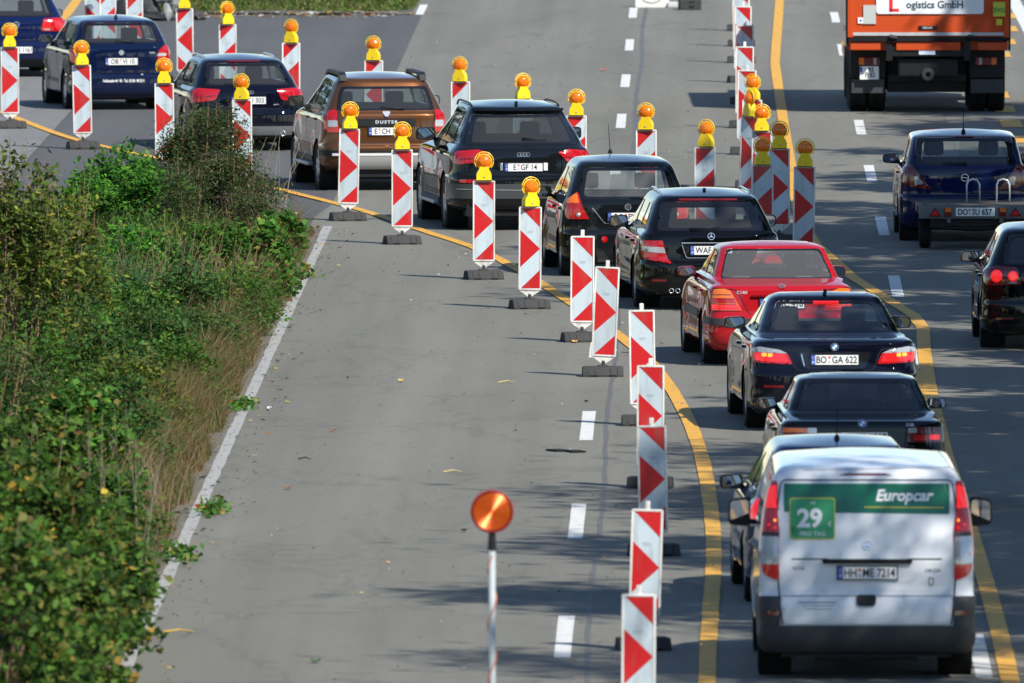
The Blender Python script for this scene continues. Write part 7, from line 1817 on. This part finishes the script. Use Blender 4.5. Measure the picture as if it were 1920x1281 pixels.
def one_leaf(xy, s, col, label, cat='leaf', name='fallen_leaf'):
    mb = MB(); P = [(0, -s), (s * .45, -s * .4), (s * .8, 0.1 * s), (s * .3, s * .35), (s * .1, s), (-s * .35, s * .4), (-s * .8, 0), (-s * .4, -s * .45)]
    mb.add([(a, b * 1.4, 0.02 + 0.25 * abs(a) + 0.012 * math.sin(b * 60)) for a, b in P] + [(0, 0, 0.016)], [(8, i, (i + 1) % 8) for i in range(8)])
    o = mb.build(name, mat('leaf ' + name + str(col), col, 0.7)); o.location = (*xy, 0); tag(o, label, cat)
one_leaf((-3.415, 217.26), 0.045, (0.5, 0.36, 0.08), 'small yellow leaf lying alone in the middle of the closed lane')
one_leaf((-1.477, 226.42), 0.05, (0.55, 0.30, 0.10), 'orange leaf against the foot of the upright lampless beacon')
one_leaf((-3.986, 206.51), 0.05, (0.16, 0.08, 0.04), 'crumpled brown leaf on the lane below the edge line middle')
one_leaf((-4.240, 195.40), 0.06, (0.18, 0.10, 0.05), 'brown curled leaf on the lane right of the brown grass')
one_leaf((-2.328, 187.93), 0.04, (0.012, 0.012, 0.012), 'small black scrap left of the round signal lamp pole')
one_leaf((-3.404, 168.17), 0.07, (0.03, 0.09, 0.02), 'fresh green leaf near the bottom of the closed lane')
one_leaf((-4.791, 211.17), 0.035, (0.7, 0.7, 0.7), 'small white scrap near the middle of the edge line', 'scrap', 'paper_scrap')
one_leaf((-1.604, 320.63), 0.10, (0.45, 0.10, 0.06), 'reddish scrap far up the closed lane', 'scrap', 'paper_scrap')
def twig(xy, L, ang, col, label, name='twig'):
    a = rad(ang); o = MB().tube([(-L / 2 * math.cos(a), -L / 2 * math.sin(a), 0.012), (0.01, 0.03, 0.03), (L / 2 * math.cos(a), L / 2 * math.sin(a), 0.014)], [0.009, 0.008, 0.004], 6).build(name, mat('twig' + str(col), col, 0.8)); o.location = (*xy, 0); tag(o, label, 'twig')
twig((-4.184, 200.90), 0.17, -35, (0.03, 0.035, 0.04), 'dark bent twig on the lane left of centre')
twig((-2.198, 216.91), 0.20, 6, (0.45, 0.36, 0.15), 'straw-coloured stick on the lane left of the leaning beacon')
twig((-2.582, 198.48), 0.20, 10, (0.45, 0.36, 0.15), 'straw-coloured stick left above the round signal lamp')
twig((-4.737, 172.30), 0.28, 4, (0.55, 0.34, 0.05), 'yellow stick at the bottom left of the lane')
for (xy, n, lab) in [((-1.482, 202.69), 1, 'black rubber shred left of the row of beacons'), ((-1.337, 202.38), 1, 'smaller black rubber shred right of the other')]:
    mb = MB()
    for q in range(1): mb.box((random.uniform(-.03, .03), random.uniform(-.1, .1), 0.012), (0.16, 0.25, 0.018), Matrix.Rotation(random.uniform(-.6, .6), 3, 'Z'), 0.004)
    o = mb.build('rubber_shred', RUBBER); o.location = (*xy, 0); tag(o, lab, 'debris')

# stacked rubber feet and rubble behind the left beacons, white board lying at the far end of the lane
def rubble(xy):
    t = empty('rubble_heap', (*xy, 0), 0, 'grey heap of broken concrete and dark sheeting beside three beacons at the top left', 'rubble')
    CON = mat('broken concrete', (0.26, 0.26, 0.25), 0.9, vary=0.4, vscale=6, bump=0.5); DK = mat('dark sheeting', (0.03, 0.03, 0.032), 0.6, vary=0.4)
    for i, (x, z, w, hh, mm_) in enumerate([(-0.55, 0.18, 0.45, 0.50, DK), (-0.15, 0.16, 0.5, 0.55, DK), (0.22, 0.15, 0.18, 0.32, CON), (0.15, 0.42, 0.34, 0.28, CON), (0.42, 0.30, 0.30, 0.40, CON), (0.55, 0.12, 0.40, 0.26, DK), (-0.35, 0.45, 0.4, 0.25, CON), (0.0, 0.05, 1.5, 0.10, DK), (0.75, 0.08, 0.35, 0.18, DK)]):
        bm = bmesh.new(); bmesh.ops.create_icosphere(bm, subdivisions=2, radius=0.5)
        for v in bm.verts: v.co *= 1 + random.uniform(-0.16, 0.14)
        bmesh.ops.scale(bm, vec=(w, w * 0.9, hh), verts=bm.verts)
        me = bpy.data.meshes.new('chunk'); bm.to_mesh(me); bm.free(); me.materials.append(mm_); o = bpy.data.objects.new('chunk', me); o.location = (x, random.uniform(-.3, .3), z); o.rotation_euler = (0, random.uniform(-.3, .3), 0); link(o, t)
rubble((-9.965, 347.46))
t = empty('sign_board', (*(-0.876, 355.08), 0), rad(2), 'white board with a round raised rim standing on the lane at the top edge', 'board')
MB().prism(round_poly([(-0.31, 0), (0.33, 0), (0.31, 0.62), (-0.29, 0.62)], 0.04), -0.02, 0.02).build('panel', mat('off white sheet', (0.66, 0.65, 0.60), 0.5), t)
MB().tube([(0.24 * math.cos(a), -0.025, 0.33 + 0.24 * math.sin(a)) for a in [k * math.pi / 16 for k in range(32)]], 0.012, 5, closed=True).build('rim', mat('grey rim', (0.4, 0.4, 0.38), 0.5), t)
MB().box((0.40, 0.1, 0.05), (0.20, 0.4, 0.10), None, 0.02).build('base_plate', mat('pale grey rim', (0.5, 0.5, 0.48), 0.5), t)
fo = empty('spare_beacon_foot', (*(-0.165, 353.81), 0), rad(4), 'dark rubber beacon foot without beacon, beside the white board at the top edge', 'beacon foot')
mb = MB().box((0, 0, 0.10), (0.40, 0.6, 0.20), None, 0.02); mb.build('foot', B_FOOT, fo); MB().box((0.02, -0.301, 0.06), (0.10, 0.01, 0.03)).box((0.02, -0.301, 0.15), (0.10, 0.01, 0.02)).build('slot', DARK, fo)

# ------------------------------------------------------------ roadside trees to the right that shade the lanes
def tree(x, y, h, w, zlow, n, label, seed, ls=0.30):
    r = np.random.default_rng(seed); t = empty('tree', (x, y, -0.05), 0, label, 'tree', 'trees along the right roadside' if x > 0 else 'trees beyond the left carriageway')
    k = 70; u = r.normal(size=(k, 3)); u /= np.linalg.norm(u, axis=1, keepdims=True); q = (0.35 + 0.65 * r.random(k) ** 0.4)[:, None]
    C = u * q * [w / 2, w / 2, (h - zlow) / 2] + [0, 0, (h + zlow) / 2]
    cr = 0.35 + 0.75 * r.random(k); own = r.choice(k, n, p=cr ** 2 / (cr ** 2).sum()); P = C[own] + r.normal(size=(n, 3)) * cr[own][:, None] * [0.6, 0.6, 0.42]
    me = leaf_items(P, ls * (0.6 + 0.8 * r.random(n)), pick_tint(n, PAL['tree']), 0.6, name='crown'); o = bpy.data.objects.new('crown', me); link(o, t); o['kind'] = 'stuff'
    mb = MB().tube([(0, 0, 0), (0.1, 0, zlow * 0.8), (0, 0.1, (h + zlow) / 2), (0.05, 0, h * 0.9)], [0.26, 0.2, 0.12, 0.03], 10)
    for i in range(16):
        c = C[i * 4]; b = (0.05, 0.05, min(c[2] * 0.75, h * 0.7)); mb.tube([b, ((b[0] + c[0]) / 2, (b[1] + c[1]) / 2, (b[2] + c[2]) / 2 + 0.2), tuple(c)], [0.09, 0.06, 0.02], 6)
    mb.build('trunk', BARK, t)
TREES = [(12.8, 138, 23.5, 9.5, 5), (12.8, 146, 23.5, 9.5, 5), (13.0, 155, 21.5, 8.5, 5), (13.4, 162, 20.5, 8.5, 4), (13.4, 168.5, 20.3, 8, 5), (14.6, 176, 17.5, 7.5, 4), (12.9, 183.5, 17.2, 8, 4), (13.2, 192, 16.2, 8, 3.5), (12.9, 200, 16.4, 8, 4), (13.3, 208.5, 15.6, 7.5, 3.5), (13, 217, 16.2, 8, 4), (13.2, 226, 20.0, 8.4, 5), (13, 234.5, 21, 8.6, 5), (13.2, 243.5, 20.4, 8.4, 5), (13.1, 254, 16.1, 8, 4), (13.3, 264, 15.8, 7.5, 4), (13.5, 275, 15.2, 6.5, 4), (13.5, 285, 15.4, 5.5, 4), (13.6, 293, 15.2, 5.0, 4)]
made = []
def more_tree(x, y, k, sc, label):
    """a further tree of the same kinds, for the rows that run on along the road"""
    src = made[k % len(made)]; t = src.copy(); COL.objects.link(t); t.location = (x, y, -0.05); t.scale = (sc, sc, sc); t.rotation_euler = (0, 0, k * 1.3)
    t['label'] = label; t['group'] = 'trees along the right roadside' if x > 0 else 'trees beyond the left carriageway'
    for ch in list(src.children):
        c = ch.copy(); COL.objects.link(c); c.parent = t
for i, (x, y, h, w, zl) in enumerate(TREES):
    near = 140 < y < 180
    tree(x, y, h, w, zl, 13000 if near else 11000, 'leafy roadside tree right of the carriageway whose shadow falls over the lanes', 100 + i, 0.17 if near else 0.38)
    made.append([o for o in bpy.data.objects if o.name.startswith('tree') and o.type == 'EMPTY'][-1])
for x, y, h, w, zl, n in ((13.4, 178, 21.3, 4.6, 13, 4300), (13.5, 187, 20.4, 4.4, 13, 3600), (13.4, 170, 22.0, 4.8, 13, 4600), (13.2, 162, 22.3, 5.0, 13, 4600)):
    tree(x, y, h, w, zl, n, 'thin-topped tall tree in the right roadside row, its shadow reaching the closed lane', int(y), 0.28)
for i in range(18):
    more_tree(-31 - (i % 3) * 2.5, 180 + i * 13 + (i * 7) % 5, i, 0.75 + 0.05 * (i % 4), 'leafy tree on the far left side of the opposite carriageway')
for i in range(14):
    more_tree(-30 - (i % 3) * 3, 40 + i * 10 + (i * 7) % 4, i + 5, 0.8 + 0.05 * (i % 4), 'leafy tree on the far left side of the opposite carriageway')
for i in range(12):
    more_tree(16 + (i % 3) * 2, 20 + i * 10 + (i * 5) % 4, i + 3, 0.85 + 0.05 * (i % 3), 'leafy roadside tree right of the carriageway whose shadow falls over the lanes')
